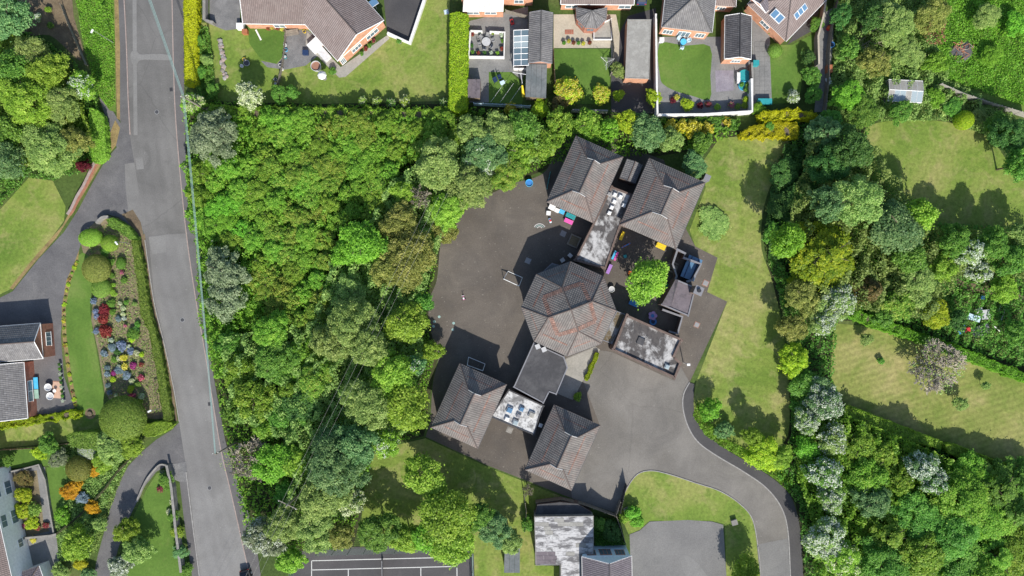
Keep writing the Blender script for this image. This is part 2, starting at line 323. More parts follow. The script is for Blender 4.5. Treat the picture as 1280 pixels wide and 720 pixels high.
for nm, c in dict(white=(0.72, 0.72, 0.7), cream=(0.62, 0.56, 0.44), black=(0.025, 0.025, 0.028), charcoal=(0.06, 0.06, 0.065), teal=(0.03, 0.28, 0.3), pink=(0.75, 0.12, 0.42), purple=(0.38, 0.2, 0.55), lilac=(0.42, 0.26, 0.5),
                  yellow=(0.75, 0.55, 0.03), orange=(0.75, 0.2, 0.05), red=(0.55, 0.04, 0.04), blue=(0.05, 0.2, 0.5), sky_blue=(0.08, 0.45, 0.72), green_plastic=(0.03, 0.32, 0.1), mint=(0.3, 0.45, 0.36), pale_blue=(0.52, 0.66, 0.74),
                  terracotta=(0.3, 0.15, 0.1), grey=(0.25, 0.25, 0.25), light_grey=(0.45, 0.45, 0.45), silver=(0.6, 0.6, 0.6), line_white=(0.55, 0.55, 0.53), pvc=(0.83, 0.82, 0.8), wire_teal=(0.27, 0.4, 0.37), wire_pale=(0.36, 0.36, 0.32), ash=(0.09, 0.085, 0.09), rust=(0.35, 0.13, 0.06), navy=(0.02, 0.04, 0.1), lead=(0.2, 0.2, 0.215), pinkmat=(0.5, 0.33, 0.24), mesh_green=(0.14, 0.2, 0.18)).items():
    plain(nm, c, 0.45 if nm in ('teal', 'pink', 'purple', 'yellow', 'blue', 'red', 'navy') else 0.6)
glass('glass'); glass('glass_pale', (0.3, 0.36, 0.38)); glass('glass_blue', (0.1, 0.2, 0.32)); glass('glass_dark', (0.02, 0.025, 0.03))
# foliage (three stops: dark leaf, common leaf, fresh leaf)
leaf('L_bright', (0.05, 0.125, 0.012), (0.105, 0.22, 0.02), (0.17, 0.30, 0.035))
leaf('L_lime', (0.075, 0.135, 0.014), (0.15, 0.235, 0.025), (0.25, 0.32, 0.05))
leaf('L_thicket', (0.05, 0.115, 0.012), (0.118, 0.215, 0.022), (0.215, 0.285, 0.045))
leaf('L_thicket_y', (0.052, 0.11, 0.013), (0.13, 0.205, 0.025), (0.26, 0.265, 0.055))
leaf('L_green', (0.03, 0.08, 0.012), (0.065, 0.135, 0.02), (0.11, 0.185, 0.03))
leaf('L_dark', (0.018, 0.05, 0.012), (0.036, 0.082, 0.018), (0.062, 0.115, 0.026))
leaf('L_blue', (0.035, 0.08, 0.03), (0.07, 0.13, 0.045), (0.13, 0.19, 0.07))
leaf('L_soft', (0.06, 0.1, 0.025), (0.125, 0.175, 0.045), (0.21, 0.25, 0.08))
leaf('L_grey', (0.095, 0.125, 0.06), (0.18, 0.215, 0.115), (0.3, 0.325, 0.2))
leaf('L_olive', (0.065, 0.08, 0.018), (0.14, 0.155, 0.034), (0.235, 0.225, 0.065))
leaf('L_yew', (0.055, 0.105, 0.008), (0.14, 0.185, 0.012), (0.27, 0.285, 0.018))
leaf('L_gold', (0.25, 0.27, 0.015), (0.46, 0.46, 0.022), (0.68, 0.64, 0.05))
leaf('L_goldhedge', (0.19, 0.2, 0.01), (0.36, 0.36, 0.014), (0.5, 0.46, 0.02))
leaf('L_yellowgreen', (0.115, 0.19, 0.012), (0.26, 0.355, 0.02), (0.42, 0.47, 0.04))
leaf('L_orange', (0.3, 0.16, 0.015), (0.58, 0.34, 0.02), (0.7, 0.45, 0.03))
leaf('L_bronze', (0.05, 0.05, 0.016), (0.105, 0.085, 0.028), (0.18, 0.115, 0.045))
leaf('L_red', (0.1, 0.012, 0.015), (0.22, 0.025, 0.03), (0.4, 0.08, 0.07))
leaf('L_topiary', (0.055, 0.105, 0.016), (0.115, 0.175, 0.03), (0.2, 0.255, 0.055))
leaf('L_box', (0.07, 0.13, 0.014), (0.145, 0.225, 0.028), (0.22, 0.29, 0.05))
leaf('L_lavender', (0.06, 0.09, 0.07), (0.12, 0.16, 0.16), (0.2, 0.24, 0.33))
leaf('B_rust', (0.09, 0.045, 0.02), (0.2, 0.09, 0.045), (0.34, 0.19, 0.1), 0.2)
leaf('F_white', (0.33, 0.4, 0.27), (0.5, 0.55, 0.43), (0.64, 0.66, 0.58), 0.2)
leaf('F_cream', (0.38, 0.42, 0.22), (0.55, 0.58, 0.34), (0.66, 0.67, 0.46), 0.15)
leaf('F_blue', (0.09, 0.13, 0.22), (0.17, 0.22, 0.34), (0.32, 0.37, 0.5), 0.15)
leaf('F_pink', (0.3, 0.04, 0.09), (0.48, 0.09, 0.16), (0.6, 0.2, 0.26), 0.15)
leaf('F_red', (0.13, 0.012, 0.018), (0.24, 0.02, 0.03), (0.36, 0.08, 0.08), 0.15)
leaf('F_yellow', (0.42, 0.34, 0.02), (0.6, 0.5, 0.05), (0.7, 0.62, 0.18), 0.15)
leaf('F_magenta', (0.25, 0.02, 0.12), (0.35, 0.04, 0.2), (0.45, 0.1, 0.3), 0.15)
M = MATS

# ------------------------------------------------------------------ ground sheets, kerbs, walls
def smooth_px(pts, n=6, closed=True):
    """Catmull-Rom through pixel points"""
    out = []; m = len(pts)
    rng = range(m) if closed else range(m - 1)
    for i in rng:
        g = lambda k: pts[k % m] if closed else pts[max(0, min(m - 1, k))]
        p0, p1, p2, p3 = g(i - 1), g(i), g(i + 1), g(i + 2)
        for j in range(n):
            t = j / n
            out.append(tuple(0.5 * (2 * p1[a] + (p2[a] - p0[a]) * t + (2 * p0[a] - 5 * p1[a] + 4 * p2[a] - p3[a]) * t * t + (3 * p1[a] - p0[a] - 3 * p2[a] + p3[a]) * t ** 3) for a in (0, 1)))
    if not closed: out.append(pts[-1])
    return out

def sheet(name, pts, z, mat, label, cat='ground', smooth=0, kind='structure', group=None, side=None):
    if smooth: pts = smooth_px(pts, smooth)
    ps = [P(x, y, z) for x, y in pts]
    if side:                                     # a raised slab with real edges
        mb = MB().prism([(p.x, p.y) for p in ps], z - side, z, bottom=False); o = mb.build(name, M[mat])
    else:
        n = len(ps); ar = sum(ps[i].x * ps[(i + 1) % n].y - ps[(i + 1) % n].x * ps[i].y for i in range(n))
        if ar < 0: ps.reverse()
        me = bpy.data.meshes.new(name); me.from_pydata([tuple(p) for p in ps], [], [tuple(range(n))]); me.update()
        o = link(name, me, M[mat])
    return tag(o, label, cat, group, kind)

def offset_line(ps, d):
    out = []
    for i, p in enumerate(ps):
        a = ps[max(0, i - 1)]; b = ps[min(len(ps) - 1, i + 1)]
        t = (b - a); t.z = 0; t.normalize(); out.append(p + Vector((-t.y, t.x, 0)) * d)
    return out

def ribbon(mb, ps, wd, z0, z1):
    l = offset_line(ps, wd / 2); r = offset_line(ps, -wd / 2)
    for i in range(len(ps) - 1):
        q = [l[i], r[i], r[i + 1], l[i + 1]]
        vs = [(p.x, p.y, z0) for p in q] + [(p.x, p.y, z1) for p in q]
        fs = [(7, 6, 5, 4)[::-1], (0, 1, 5, 4), (2, 3, 7, 6), (1, 2, 6, 5), (3, 0, 4, 7)]
        if i not in (0,): fs = [f for f in fs if f != (0, 1, 5, 4)]
        if i != len(ps) - 2: fs = [f for f in fs if f != (2, 3, 7, 6)]
        # orient: left side, right side, ends, top
        mb.add(vs, [(4, 5, 6, 7)] + [f for f in fs if len(f) == 4 and f != (4, 5, 6, 7)])
    return mb

def kerb(pts, label, wd=0.16, h=0.11, mat='kerb', smooth=5, z0=0.0):
    ps = [P(x, y, h) for x, y in (smooth_px(pts, smooth, False) if smooth else pts)]
    return tag(ribbon(MB(), ps, wd, z0, h).build('kerb', M[mat]), label, 'kerb', None, 'structure')

def stripe(name, pts, wd, z, mat, label, smooth=0, cat='marking', kind='structure'):
    ps = [P(x, y, z) for x, y in (smooth_px(pts, smooth, False) if smooth else pts)]
    l = offset_line(ps, wd / 2); r = offset_line(ps, -wd / 2); n = len(ps)
    me = bpy.data.meshes.new(name); me.from_pydata([tuple(p) for p in r + l], [], [(i, i + 1, n + i + 1, n + i) for i in range(n - 1)]); me.update()
    return tag(link(name, me, M[mat]), label, cat, None, kind)

def wall(pts, h, th, mat, label, cat='wall', cop='concrete', name='garden_wall', smooth=0, group=None):
    """garden wall: masonry with a coping; pixel points are the top line"""
    ps = [P(x, y, h) for x, y in (smooth_px(pts, smooth, False) if smooth else pts)]
    t = thing(name, label, cat, (ps[0].x, ps[0].y, 0), 0, group)
    lp = [p - Vector((ps[0].x, ps[0].y, 0)) for p in ps]
    ribbon(MB(), lp, th, 0, h - 0.06).build('masonry', M[mat], t)
    ribbon(MB(), lp, th + 0.08, h - 0.06, h).build('coping', M[cop], t)
    return t

def fence(pts, h, mat, label, step=1.8, name='timber_fence', board=0.03, rails=True, group=None, per=8):
    """fence with posts and panels; every panel and post is its own piece"""
    ps = [P(x, y, h) for x, y in pts]
    o = Vector((ps[0].x, ps[0].y, 0)); t = thing(name, label, 'fence', o, 0, group)
    post = MB().box((0, 0, h / 2 + 0.05), (0.1, 0.1, h + 0.1)).mesh('post'); pan = {}
    for a, b in zip(ps[:-1], ps[1:]):
        d = b - a; L = d.length; n = max(1, round(L / step)); rz = math.atan2(d.y, d.x); w_ = L / n - 0.1
        key = round(w_, 2)
        if key not in pan:
            mb = MB(); nb = max(2, int(w_ / 0.15))
            for i in range(nb): mb.box((-w_ / 2 + (i + 0.5) * w_ / nb, 0.012 * (i % 2), h / 2), (w_ / nb - 0.006, board, h - 0.1 - 0.03 * (i % 3)))
            if rails:
                for zz in (0.3, h - 0.3): mb.box((0, -board, zz), (w_, 0.04, 0.08))
            pan[key] = mb.mesh('panel')
        for i in range(n + 1):
            q = a.lerp(b, i / n); link('post', post, M[mat], t, (q.x - o.x, q.y - o.y, 0), rz)
            if i < n:
                q = a.lerp(b, (i + 0.5) / n); link('panel', pan[key], M[mat], t, (q.x - o.x, q.y - o.y, 0), rz)
    return t

# ------------------------------------------------------------------ tiled roof slopes
def clip(poly, t0, t1, key):
    def half(ps, f):
        out = []
        for i in range(len(ps)):
            a, b = ps[i], ps[(i + 1) % len(ps)]; fa, fb = f(a), f(b)
            if fa >= 0: out.append(a)
            if (fa > 0 and fb < 0) or (fa < 0 and fb > 0): out.append(a.lerp(b, fa / (fa - fb)))
        return out
    ps = half(poly, lambda p: key(p) - t0)
    return half(ps, lambda p: t1 - key(p)) if len(ps) > 2 else []

def slope(parent, poly, mat, name='roof_slope', course=0.36, step=0.035, bands=(), bandmat='tile_red'):
    """a roof plane laid in overlapping courses; poly[0]-poly[1] is the eave, counter-clockwise seen from above"""
    poly = [Vector(p) for p in poly]
    n = (poly[1] - poly[0]).cross(poly[2] - poly[0]).normalized()
    if n.z < 0: n = -n
    e = (poly[1] - poly[0]).normalized(); s = n.cross(e).normalized()
    if s.z < 0: s = -s
    o = poly[0]; T = lambda p: (p - o).dot(s)
    tm = max(T(p) for p in poly); vs = []; fs = []; uv = []
    def emit(ps, lift):
        b = len(vs)
        q = [p + n * l for p, l in zip(ps, lift)]
        nn = Vector((0, 0, 0))
        for i in range(1, len(q) - 1): nn += (q[i] - q[0]).cross(q[i + 1] - q[0])
        idx = list(range(b, b + len(q)))
        if nn.dot(n) < 0: idx.reverse()
        vs.extend(q); uv.extend([((p - o).dot(e), T(p)) for p in ps]); fs.append(tuple(idx))
    k = max(1, int(round(tm / course))); c = tm / k
    for i in range(k):
        ps = clip(poly, i * c, (i + 1) * c, T)
        if len(ps) < 3: continue
        emit(ps, [step * (1 - (T(p) - i * c) / c) + 0.004 for p in ps])
        low = [p for p in ps if abs(T(p) - i * c) < 1e-4]
        if len(low) >= 2:
            a = min(low, key=lambda p: (p - o).dot(e)); b_ = max(low, key=lambda p: (p - o).dot(e))
            j = len(vs); vs.extend([a - n * 0.02, b_ - n * 0.02, b_ + n * (step + 0.004), a + n * (step + 0.004)])
            uv.extend([((q - o).dot(e), i * c) for q in (a, b_, b_, a)]); fs.append((j, j + 1, j + 2, j + 3))
    def mk(nm, mt, par):
        me = bpy.data.meshes.new(nm); me.from_pydata([tuple(v) for v in vs], [], fs)
        ul = me.uv_layers.new(name="UVMap")
        for l in me.loops: ul.data[l.index].uv = uv[l.vertex_index]
        me.update(); return link(nm, me, M[mt], par)
    so_ = mk(name, mat, parent)
    for (t0, t1, x0, x1) in bands:                        # courses of another tile: fractions of the slope
        vs = []; fs = []; uv = []
        ps = clip(poly, t0 * tm, t1 * tm, T)
        if len(ps) < 3: continue
        A = lambda p: (p - o).dot(e); lo = min(A(p) for p in ps); hi = max(A(p) for p in ps)
        ps = clip(ps, lo + (hi - lo) * x0, lo + (hi - lo) * x1, A)
        if len(ps) < 3: continue
        emit(ps, [step + 0.012] * len(ps)); mk('red_tile_band', bandmat, so_)
    return so_

def strip_on_plane(parent, a, b, n, wd, lift, mat, name='red_tile_band'):
    a = Vector(a); b = Vector(b); n = Vector(n).normalized(); d = (b - a).normalized(); sd_ = n.cross(d) * wd / 2
    vs = [p + n * lift for p in (a - sd_, b - sd_, b + sd_, a + sd_)]
    me = bpy.data.meshes.new(name); me.from_pydata([tuple(v) for v in vs], [], [(0, 1, 2, 3)])
    ul = me.uv_layers.new(name="UVMap"); L = (b - a).length
    for l, q in zip(me.loops, ((0, 0), (L, 0), (L, wd), (0, wd))): ul.data[l.index].uv = q
    me.update(); return link(name, me, M[mat], parent)

def ridge(parent, a, b, mat='lead', r=0.11, name='ridge_cap'):
    return MB().tube([a, b], r, 6).build(name, M[mat], parent)

def window(parent, c, nrm, wd, ht, frame='pvc', pane='glass', bars=1, depth=0.08):
    """c: centre on the wall face, nrm: outward (x, y)"""
    nx, ny = nrm; rz = math.atan2(ny, nx) + math.pi / 2
    fr = MB(); t = 0.07
    fr.box((0, 0, ht / 2 - t / 2), (wd, depth, t)); fr.box((0, 0, -ht / 2 + t / 2), (wd + 0.1, depth * 1.5, t))
    for k in range(bars + 2):
        fr.box((-wd / 2 + t / 2 + (wd - t) * k / (bars + 1), 0, 0), (t, depth * 0.9, ht - 2 * t))
    o = fr.build('window', M[frame], parent, (c[0] + nx * 0.03, c[1] + ny * 0.03, c[2]), rz)
    MB().box((0, 0, 0), (wd - t, 0.03, ht - t)).build('pane', M[pane], o)
    return o

def rect_fit(px, z):
    """four pixel corners A,B,C,D at height z -> centre, length along AD, width along AB, heading of AD"""
    A, B, C, D = (P(x, y, z) for x, y in px)
    c = (A + B + C + D) / 4; u = ((D - A) + (C - B)) / 2; v = ((B - A) + (C - D)) / 2
    return c, u.length, v.length, math.atan2(u.y, u.x)

def pitched(name, label, cat, px, ze, rise, tile, wallmat, ends=('gable', 'gable'), over=0.35, bands=False, wins=(), ridge_mat='tile_brown', group=None, gablemat=None, tile2=None, fascia='pvc', k=0.27, endover=None):
    """house or pavilion on a rectangle: the ridge runs along A->D. ends: gable, hip or dutch"""
    c, L, W, rz = rect_fit(px, ze)
    t = thing(name, label, cat, (c.x, c.y, 0), rz, group)
    hl, hw = L / 2, W / 2; zr = ze + rise; R_ = lambda q: q
    eo = over if endover is None else endover
    wl_, ww_ = hl - eo, hw - over
    MB().box((0, 0, (ze - 0.05) / 2), (2 * wl_, 2 * ww_, ze - 0.05)).build('wall', M[wallmat], t)
    MB().box((0, 0, ze - 0.08), (2 * hl - 0.02, 2 * hw - 0.02, 0.06)).build('soffit', M[fascia], t)
    rx = {}
    for sgn, en in ((-1, ends[0]), (1, ends[1])):
        rx[sgn] = sgn * (hl if en == 'gable' else (hl - hw if en == 'hip' else hl - hw * (1 - k)))
    for sv in (-1, 1):
        pts = [Vector((hl, sv * hw, ze)), Vector((-hl, sv * hw, ze))] if sv > 0 else [Vector((-hl, sv * hw, ze)), Vector((hl, sv * hw, ze))]
        def top(sg):
            en = ends[0] if sg < 0 else ends[1]
            if en == 'dutch':
                zt = ze + rise * (1 - k)
                return [Vector((rx[sg], sv * hw * k, zt)), Vector((rx[sg], 0, zr))]
            return [Vector((rx[sg], 0, zr))]
        if sv > 0: poly = pts + top(-1) + list(reversed(top(1)))
        else: poly = pts + top(1) + list(reversed(top(-1)))
        s_ = slope(t, poly, (tile2 if (tile2 and sv > 0) else tile), bands=((0.40, 0.455, 0.09, 0.91),) if bands else ())
    for sg in (-1, 1):
        en = ends[0] if sg < 0 else ends[1]
        a = Vector((sg * hl, -sg * -hw, ze)); b = Vector((sg * hl, sg * -hw, ze))
        a, b = Vector((sg * hl, sg * -hw, ze)), Vector((sg * hl, sg * hw, ze))
        if en == 'gable':
            x = sg * wl_; zg = zr - 0.05
            MB().add([(x, -ww_, ze - 0.06), (x, ww_, ze - 0.06), (x, 0, ze - 0.06 + rise * ww_ / hw), (x - sg * 0.2, -ww_, ze - 0.06), (x - sg * 0.2, ww_, ze - 0.06), (x - sg * 0.2, 0, ze - 0.06 + rise * ww_ / hw)],
                     [(0, 1, 2) if sg > 0 else (2, 1, 0), (3, 4, 5), (0, 1, 4, 3), (1, 2, 5, 4), (2, 0, 3, 5)]).build('gable_wall', M[gablemat or wallmat], t)
            for sv in (-1, 1): MB().tube([(sg * (hl - 0.02), sv * hw, ze), (sg * (hl - 0.02), 0, zr)], 0.07, 4).build('barge_board', M[fascia], t)
        else:
            poly = [a, b, Vector((rx[sg], 0, zr))] if en == 'hip' else [a, b, Vector((rx[sg], sg * hw * k, ze + rise * (1 - k))), Vector((rx[sg], sg * -hw * k, ze + rise * (1 - k)))]
            slope(t, poly, tile, bands=((0.40, 0.455, 0.12, 0.88),) if bands else ())
            for sv in (-1, 1):
                ridge(t, (sg * hl, sv * hw, ze + 0.04), (rx[sg], sv * (hw * k if en == 'dutch' else 0), (ze + rise * (1 - k) if en == 'dutch' else zr) + 0.04), ridge_mat, 0.1, 'hip_cap')
            if en == 'dutch':
                x = rx[sg] - sg * 0.02; zt = ze + rise * (1 - k)
                MB().add([(x, -hw * k, zt), (x, hw * k, zt), (x, 0, zr)], [(0, 1, 2) if sg > 0 else (2, 1, 0)]).build('gablet', M['wood_grey'], t)
                MB().tube([(x + sg * 0.04, -hw * k, zt + 0.05), (x + sg * 0.04, 0, zr + 0.05), (x + sg * 0.04, hw * k, zt + 0.05)], 0.06, 4).build('barge_board', M['light_grey'], t)
    ridge(t, (rx[-1], 0, zr + 0.03), (rx[1], 0, zr + 0.03), ridge_mat)
    for sv in (-1, 1): MB().tube([(-hl, sv * (hw + 0.05), ze - 0.05), (hl, sv * (hw + 0.05), ze - 0.05)], 0.055, 5).build('gutter', M['charcoal'] if fascia != 'pvc' else M['pvc'], t)
    for wn_ in wins:                                       # side: +v/-v/+u/-u, position, width, centre height, height, frame
        side, pos, wd, zc, ht = wn_[:5]; fm_ = wn_[5] if len(wn_) > 5 else 'pvc'
        if side in ('v', '-v'):
            sg = 1 if side == 'v' else -1; window(t, (pos, sg * ww_, zc), (0, sg), wd, ht, fm_)
        else:
            sg = 1 if side == 'u' else -1; window(t, (sg * wl_, pos, zc), (sg, 0), wd, ht, fm_, bars=2)
    return t

def flat_block(name, label, cat, px, z, mat, wallmat, kerbmat='concrete', kw=0.25, kh=0.12, strips=None, group=None, windows=False):
    """flat-roofed block from a pixel outline at roof height"""
    ps = [P(x, y, z) for x, y in px]; c = sum(ps, Vector()) / len(ps); c.z = 0
    t = thing(name, label, cat, c, 0, group)
    lp = [Vector((p.x - c.x, p.y - c.y, z)) for p in ps]
    ar = sum(lp[i].x * lp[(i + 1) % len(lp)].y - lp[(i + 1) % len(lp)].x * lp[i].y for i in range(len(lp)))
    if ar < 0: lp.reverse()
    MB().prism([(p.x, p.y) for p in lp], 0, z - 0.12, top=False, bottom=False).build('wall', M[wallmat], t)
    rf = MB().prism([(p.x, p.y) for p in lp], z - 0.12, z).build('flat_roof', M[mat], t)
    n = len(lp)
    for i in range(n):
        a, b = lp[i], lp[(i + 1) % n]; d = (b - a).normalized(); nn = Vector((d.y, -d.x, 0))
        m = (a + b) / 2 - nn * (kw / 2 - 0.03) ; L = (b - a).length
        if kh > 0: MB().box((m.x, m.y, z + kh / 2 - 0.02), (L - kw, kw, kh + 0.04), math.atan2(d.y, d.x)).build('roof_kerb', M[kerbmat], t)
        if kh > 0: MB().box((a.x - nn.x * (kw / 2 - 0.03), a.y - nn.y * (kw / 2 - 0.03), z + kh / 2 - 0.02), (kw + 0.02, kw + 0.02, kh + 0.05), math.atan2(d.y, d.x)).build('corner_block', M[kerbmat], t)
        if windows and L > 3:
            k = int(L // 2.2)
            for j in range(k):
                q = a.lerp(b, (j + 0.5) / k); window(t, (q.x, q.y, 1.6), (nn.x, nn.y), 1.4, 1.3)
    return t

def rooflight(parent_root, px, py, z, s=0.7, rz=0.4, dome='white', h=0.3):
    """dome rooflight as a part of its building"""
    p = P(px, py, z + h) - Vector(parent_root.location); c, sn = math.cos(-parent_root.rotation_euler.z), math.sin(-parent_root.rotation_euler.z)
    x, y = p.x * c - p.y * sn, p.x * sn + p.y * c
    o = MB().box((0, 0, h / 2), (s, s, h)).build('rooflight', M['light_grey'], parent_root, (x, y, z - 0.01), rz - parent_root.rotation_euler.z)
    MB().box((0, 0, 0.06), (s * 0.94, s * 0.94, 0.12), 0, 0.7).build('dome', M[dome], o, (0, 0, h + 0.0))
    return o

# ------------------------------------------------------------------ foliage
def leaf_mesh(name, pos, nrm, size, tint, rng, aspect=0.62):
    n = len(pos)
    r = rng.normal(size=(n, 3)); t = np.cross(nrm, r); t /= np.linalg.norm(t, axis=1)[:, None] + 1e-9
    b = np.cross(nrm, t); s = size[:, None]
    v = np.empty((n, 4, 3))
    v[:, 0] = pos - t * s * 0.5; v[:, 1] = pos + b * s * 0.5 * aspect + nrm * s * 0.10
    v[:, 2] = pos + t * s * 0.5; v[:, 3] = pos - b * s * 0.5 * aspect + nrm * s * 0.10
    me = bpy.data.meshes.new(name)
    me.vertices.add(n * 4); me.vertices.foreach_set("co", v.reshape(-1).astype(np.float32))
    me.loops.add(n * 4); me.loops.foreach_set("vertex_index", np.arange(n * 4, dtype=np.int32))
    me.polygons.add(n); me.polygons.foreach_set("loop_start", np.arange(0, n * 4, 4, dtype=np.int32))
    me.polygons.foreach_set("loop_total", np.full(n, 4, dtype=np.int32))
    at = me.attributes.new("tint", 'FLOAT', 'FACE'); at.data.foreach_set("value", np.clip(tint, 0, 1).astype(np.float32))
    me.update(calc_edges=True); return me

CROWN = {}
CLASSES = [0.35, 0.55, 0.85, 1.25, 1.8, 2.6, 3.6, 5.0, 6.8]
def unit(rng, n):
    d = rng.normal(size=(n, 3)); return d / np.linalg.norm(d, axis=1)[:, None]

def crown_points(kind, R, seed):
    """leaf positions, normals, sizes, tints and clump ids of a crown of radius R; it stands on z=0 and is 2R*hr high"""
    rng = np.random.default_rng(seed)
    hr = dict(broad=0.85, fine=0.95, cone=1.2, dome=0.75, mass=0.6, spiky=0.7, tuft=0.6)[kind]
    Hc = R * hr                                           # half height
    nb, r0, r1, inner = dict(broad=(52, 0.18, 0.34, 0.78), fine=(120, 0.09, 0.22, 0.86), cone=(110, 0.08, 0.18, 0.9), dome=(1, 1, 1, 0), mass=(90, 0.10, 0.22, 0.88), spiky=(40, 0.12, 0.26, 0.85), tuft=(16, 0.28, 0.45, 0.6))[kind]
    ls = 0.10 + 0.064 * R if R < 3 else 0.21 + 0.027 * R
    if kind == 'fine': ls *= 0.85
    if kind == 'dome': ls *= 0.75
    if kind == 'broad': ls *= 1.1
    if kind == 'dome':
        cen = np.array([[0, 0, Hc]]); rad = np.array([R])
    else:
        d = unit(rng, nb); d[:, 2] = np.abs(d[:, 2]) * 1.1 - 0.25
        rr = inner * rng.uniform(0.35, 1.0, nb) ** 0.5
        cen = d * rr[:, None] * np.array([R, R, Hc]) + np.array([0, 0, Hc])
        # an uneven outline: some sides bulge, some fall back
        ang = np.arctan2(cen[:, 1], cen[:, 0]); ph = rng.uniform(0, 6.28, 3)
        lob = 1 + 0.13 * np.sin(2 * ang + ph[0]) + 0.10 * np.sin(3 * ang + ph[1]) + 0.07 * np.sin(5 * ang + ph[2])
        cen[:, :2] *= lob[:, None]
        rad = rng.uniform(r0, r1, nb) * R
        if kind == 'cone':
            q = rng.uniform(0, 1, nb) ** 0.6; a = rng.uniform(0, 6.28, nb)
            a = np.round(a / 0.5) * 0.5 + rng.normal(0, 0.08, nb)
            cen = np.stack([np.cos(a) * q * R * 0.88, np.sin(a) * q * R * 0.88, 2 * Hc * (1 - 0.78 * q) - 0.1 * R], 1)
            rad = rng.uniform(r0, r1, nb) * R * (0.7 + 0.5 * q)
    area = 2.3 * math.pi * R * R * (0.6 + 0.4 * hr); N = int((3.2 if kind != 'dome' else 2.6) * area / (0.32 * ls * ls))
    N = min(N, 16000)
    w_ = rad ** 2; w_ /= w_.sum(); bid = rng.choice(len(rad), N, p=w_)
    d = unit(rng, N); d[:, 2] = np.where(d[:, 2] < -0.35, -d[:, 2], d[:, 2])
    if kind == 'dome':
        j = 1 - np.abs(rng.normal(0, 0.025, N)); pos = d * (np.array([R, R, Hc]) * j[:, None]) + np.array([0, 0, Hc]); pos[:, 2] = np.maximum(pos[:, 2], 0.05)
        nrm = d + rng.normal(0, 0.45, (N, 3))
    else:
        j = rng.uniform(0.5, 1.08, N) ** 0.7 + np.where(rng.uniform(size=N) < 0.14, rng.exponential(0.22, N), 0)
        pos = cen[bid] + d * (rad[bid] * j)[:, None] * np.array([1, 1, 0.8])
        nrm = d * 0.45 + np.array([0, 0, 0.75]) + rng.normal(0, 0.42, (N, 3))
    nrm /= np.linalg.norm(nrm, axis=1)[:, None]
    keep = np.ones(N, bool)
    if kind != 'dome':                                    # leaves buried inside other clumps are not needed
        for k in range(len(rad)):
            dd = np.linalg.norm((pos - cen[k]) / np.array([1, 1, 0.8]), axis=1); keep &= ~((dd < rad[k] * 0.5) & (bid != k))
    pos[:, 2] = np.maximum(pos[:, 2], 0.06)
    cl = rng.uniform(0.25, 0.7, len(rad))
    tint = cl[bid] + rng.normal(0, 0.22, N) if kind != 'dome' else 0.45 + rng.normal(0, 0.2, N)
    size = ls * rng.uniform(0.65, 1.35, N)
    return pos[keep], nrm[keep], size[keep], tint[keep], bid[keep], rng

def crown(kind, R, var=0, flower=None):
    """shared crown mesh for the size class of R -> mesh, class radius, its height; flower: (share of clumps, share of leaves)"""
    ci = min(range(len(CLASSES)), key=lambda i: abs(math.log(CLASSES[i] / R))); Rc = CLASSES[ci]
    key = (kind, ci, var, flower)
    if key not in CROWN:
        seed = (sum(map(ord, kind)) * 131 + ci * 17 + var * 7919) % 100000
        pos, nrm, size, tint, bid, rng = crown_points(kind, Rc, seed)
        if flower:
            fc = rng.uniform(size=bid.max() + 1) < flower[0]
            sel = fc[bid] & (rng.uniform(size=len(bid)) < flower[1]) & (nrm[:, 2] > -0.1)
            out = pos[sel] + nrm[sel] * size[sel][:, None] * 0.35; out[:, 2] += size[sel] * 0.25
            CROWN[key] = (leaf_mesh('blossom', out, nrm[sel], size[sel] * 0.8, rng.uniform(0, 1, sel.sum()), rng, 0.9), Rc)
        else:
            CROWN[key] = (leaf_mesh('crown', pos, nrm, size, tint, rng), Rc)
    return CROWN[key]

def bare_mesh(seed, twigs=True):
    rng = random.Random(seed); mb = MB()
    def grow(p, d, L, r, lev):
        q = p + d * L; mid = p.lerp(q, 0.5) + Vector([rng.gauss(0, L * 0.06) for _ in range(3)])
        mb.tube([p, mid, q], r, 4 if lev < 2 else 3, r * 0.7)
        if lev >= 5: return
        for _ in range(rng.choice((2, 3, 3)) if lev < 4 else 3):
            nd = (d + Vector([rng.gauss(0, 0.55), rng.gauss(0, 0.55), rng.gauss(0.05, 0.35)])).normalized()
            grow(p.lerp(q, rng.uniform(0.55, 1.0)), nd, L * rng.uniform(0.6, 0.82), max(r * 0.62, 0.013), lev + 1)
    for k in range(9):
        a = k * 0.7 + rng.uniform(-.3, .3); grow(Vector((0, 0, 0.2)), Vector((math.cos(a) * 0.7, math.sin(a) * 0.7, 0.75)).normalized(), 0.42, 0.034, 0)
    m = max(math.hypot(v[0], v[1]) for v in mb.v); h = max(v[2] for v in mb.v)
    mb.v = [(v[0] / m, v[1] / m, v[2] / h) for v in mb.v]; return mb.mesh('branches')

TRUNK = {}
def trunk_mesh(var):
    if var not in TRUNK:
        rng = random.Random(var + 50); mb = MB()
        mb.tube([(0, 0, -0.02), (rng.uniform(-.02, .02), rng.uniform(-.02, .02), 0.35), (rng.uniform(-.04, .04), rng.uniform(-.04, .04), 0.85)], 0.07, 7, 0.018)
        for k in range(6):
            a = k * 1.05 + rng.uniform(-.3, .3); z = 0.3 + 0.08 * k
            mb.tube([(0, 0, z), (math.cos(a) * 0.28, math.sin(a) * 0.28, z + 0.12), (math.cos(a) * 0.62, math.sin(a) * 0.62, z + 0.17)], 0.028, 5, 0.007)
        TRUNK[var] = mb.mesh('trunk')
    return TRUNK[var]

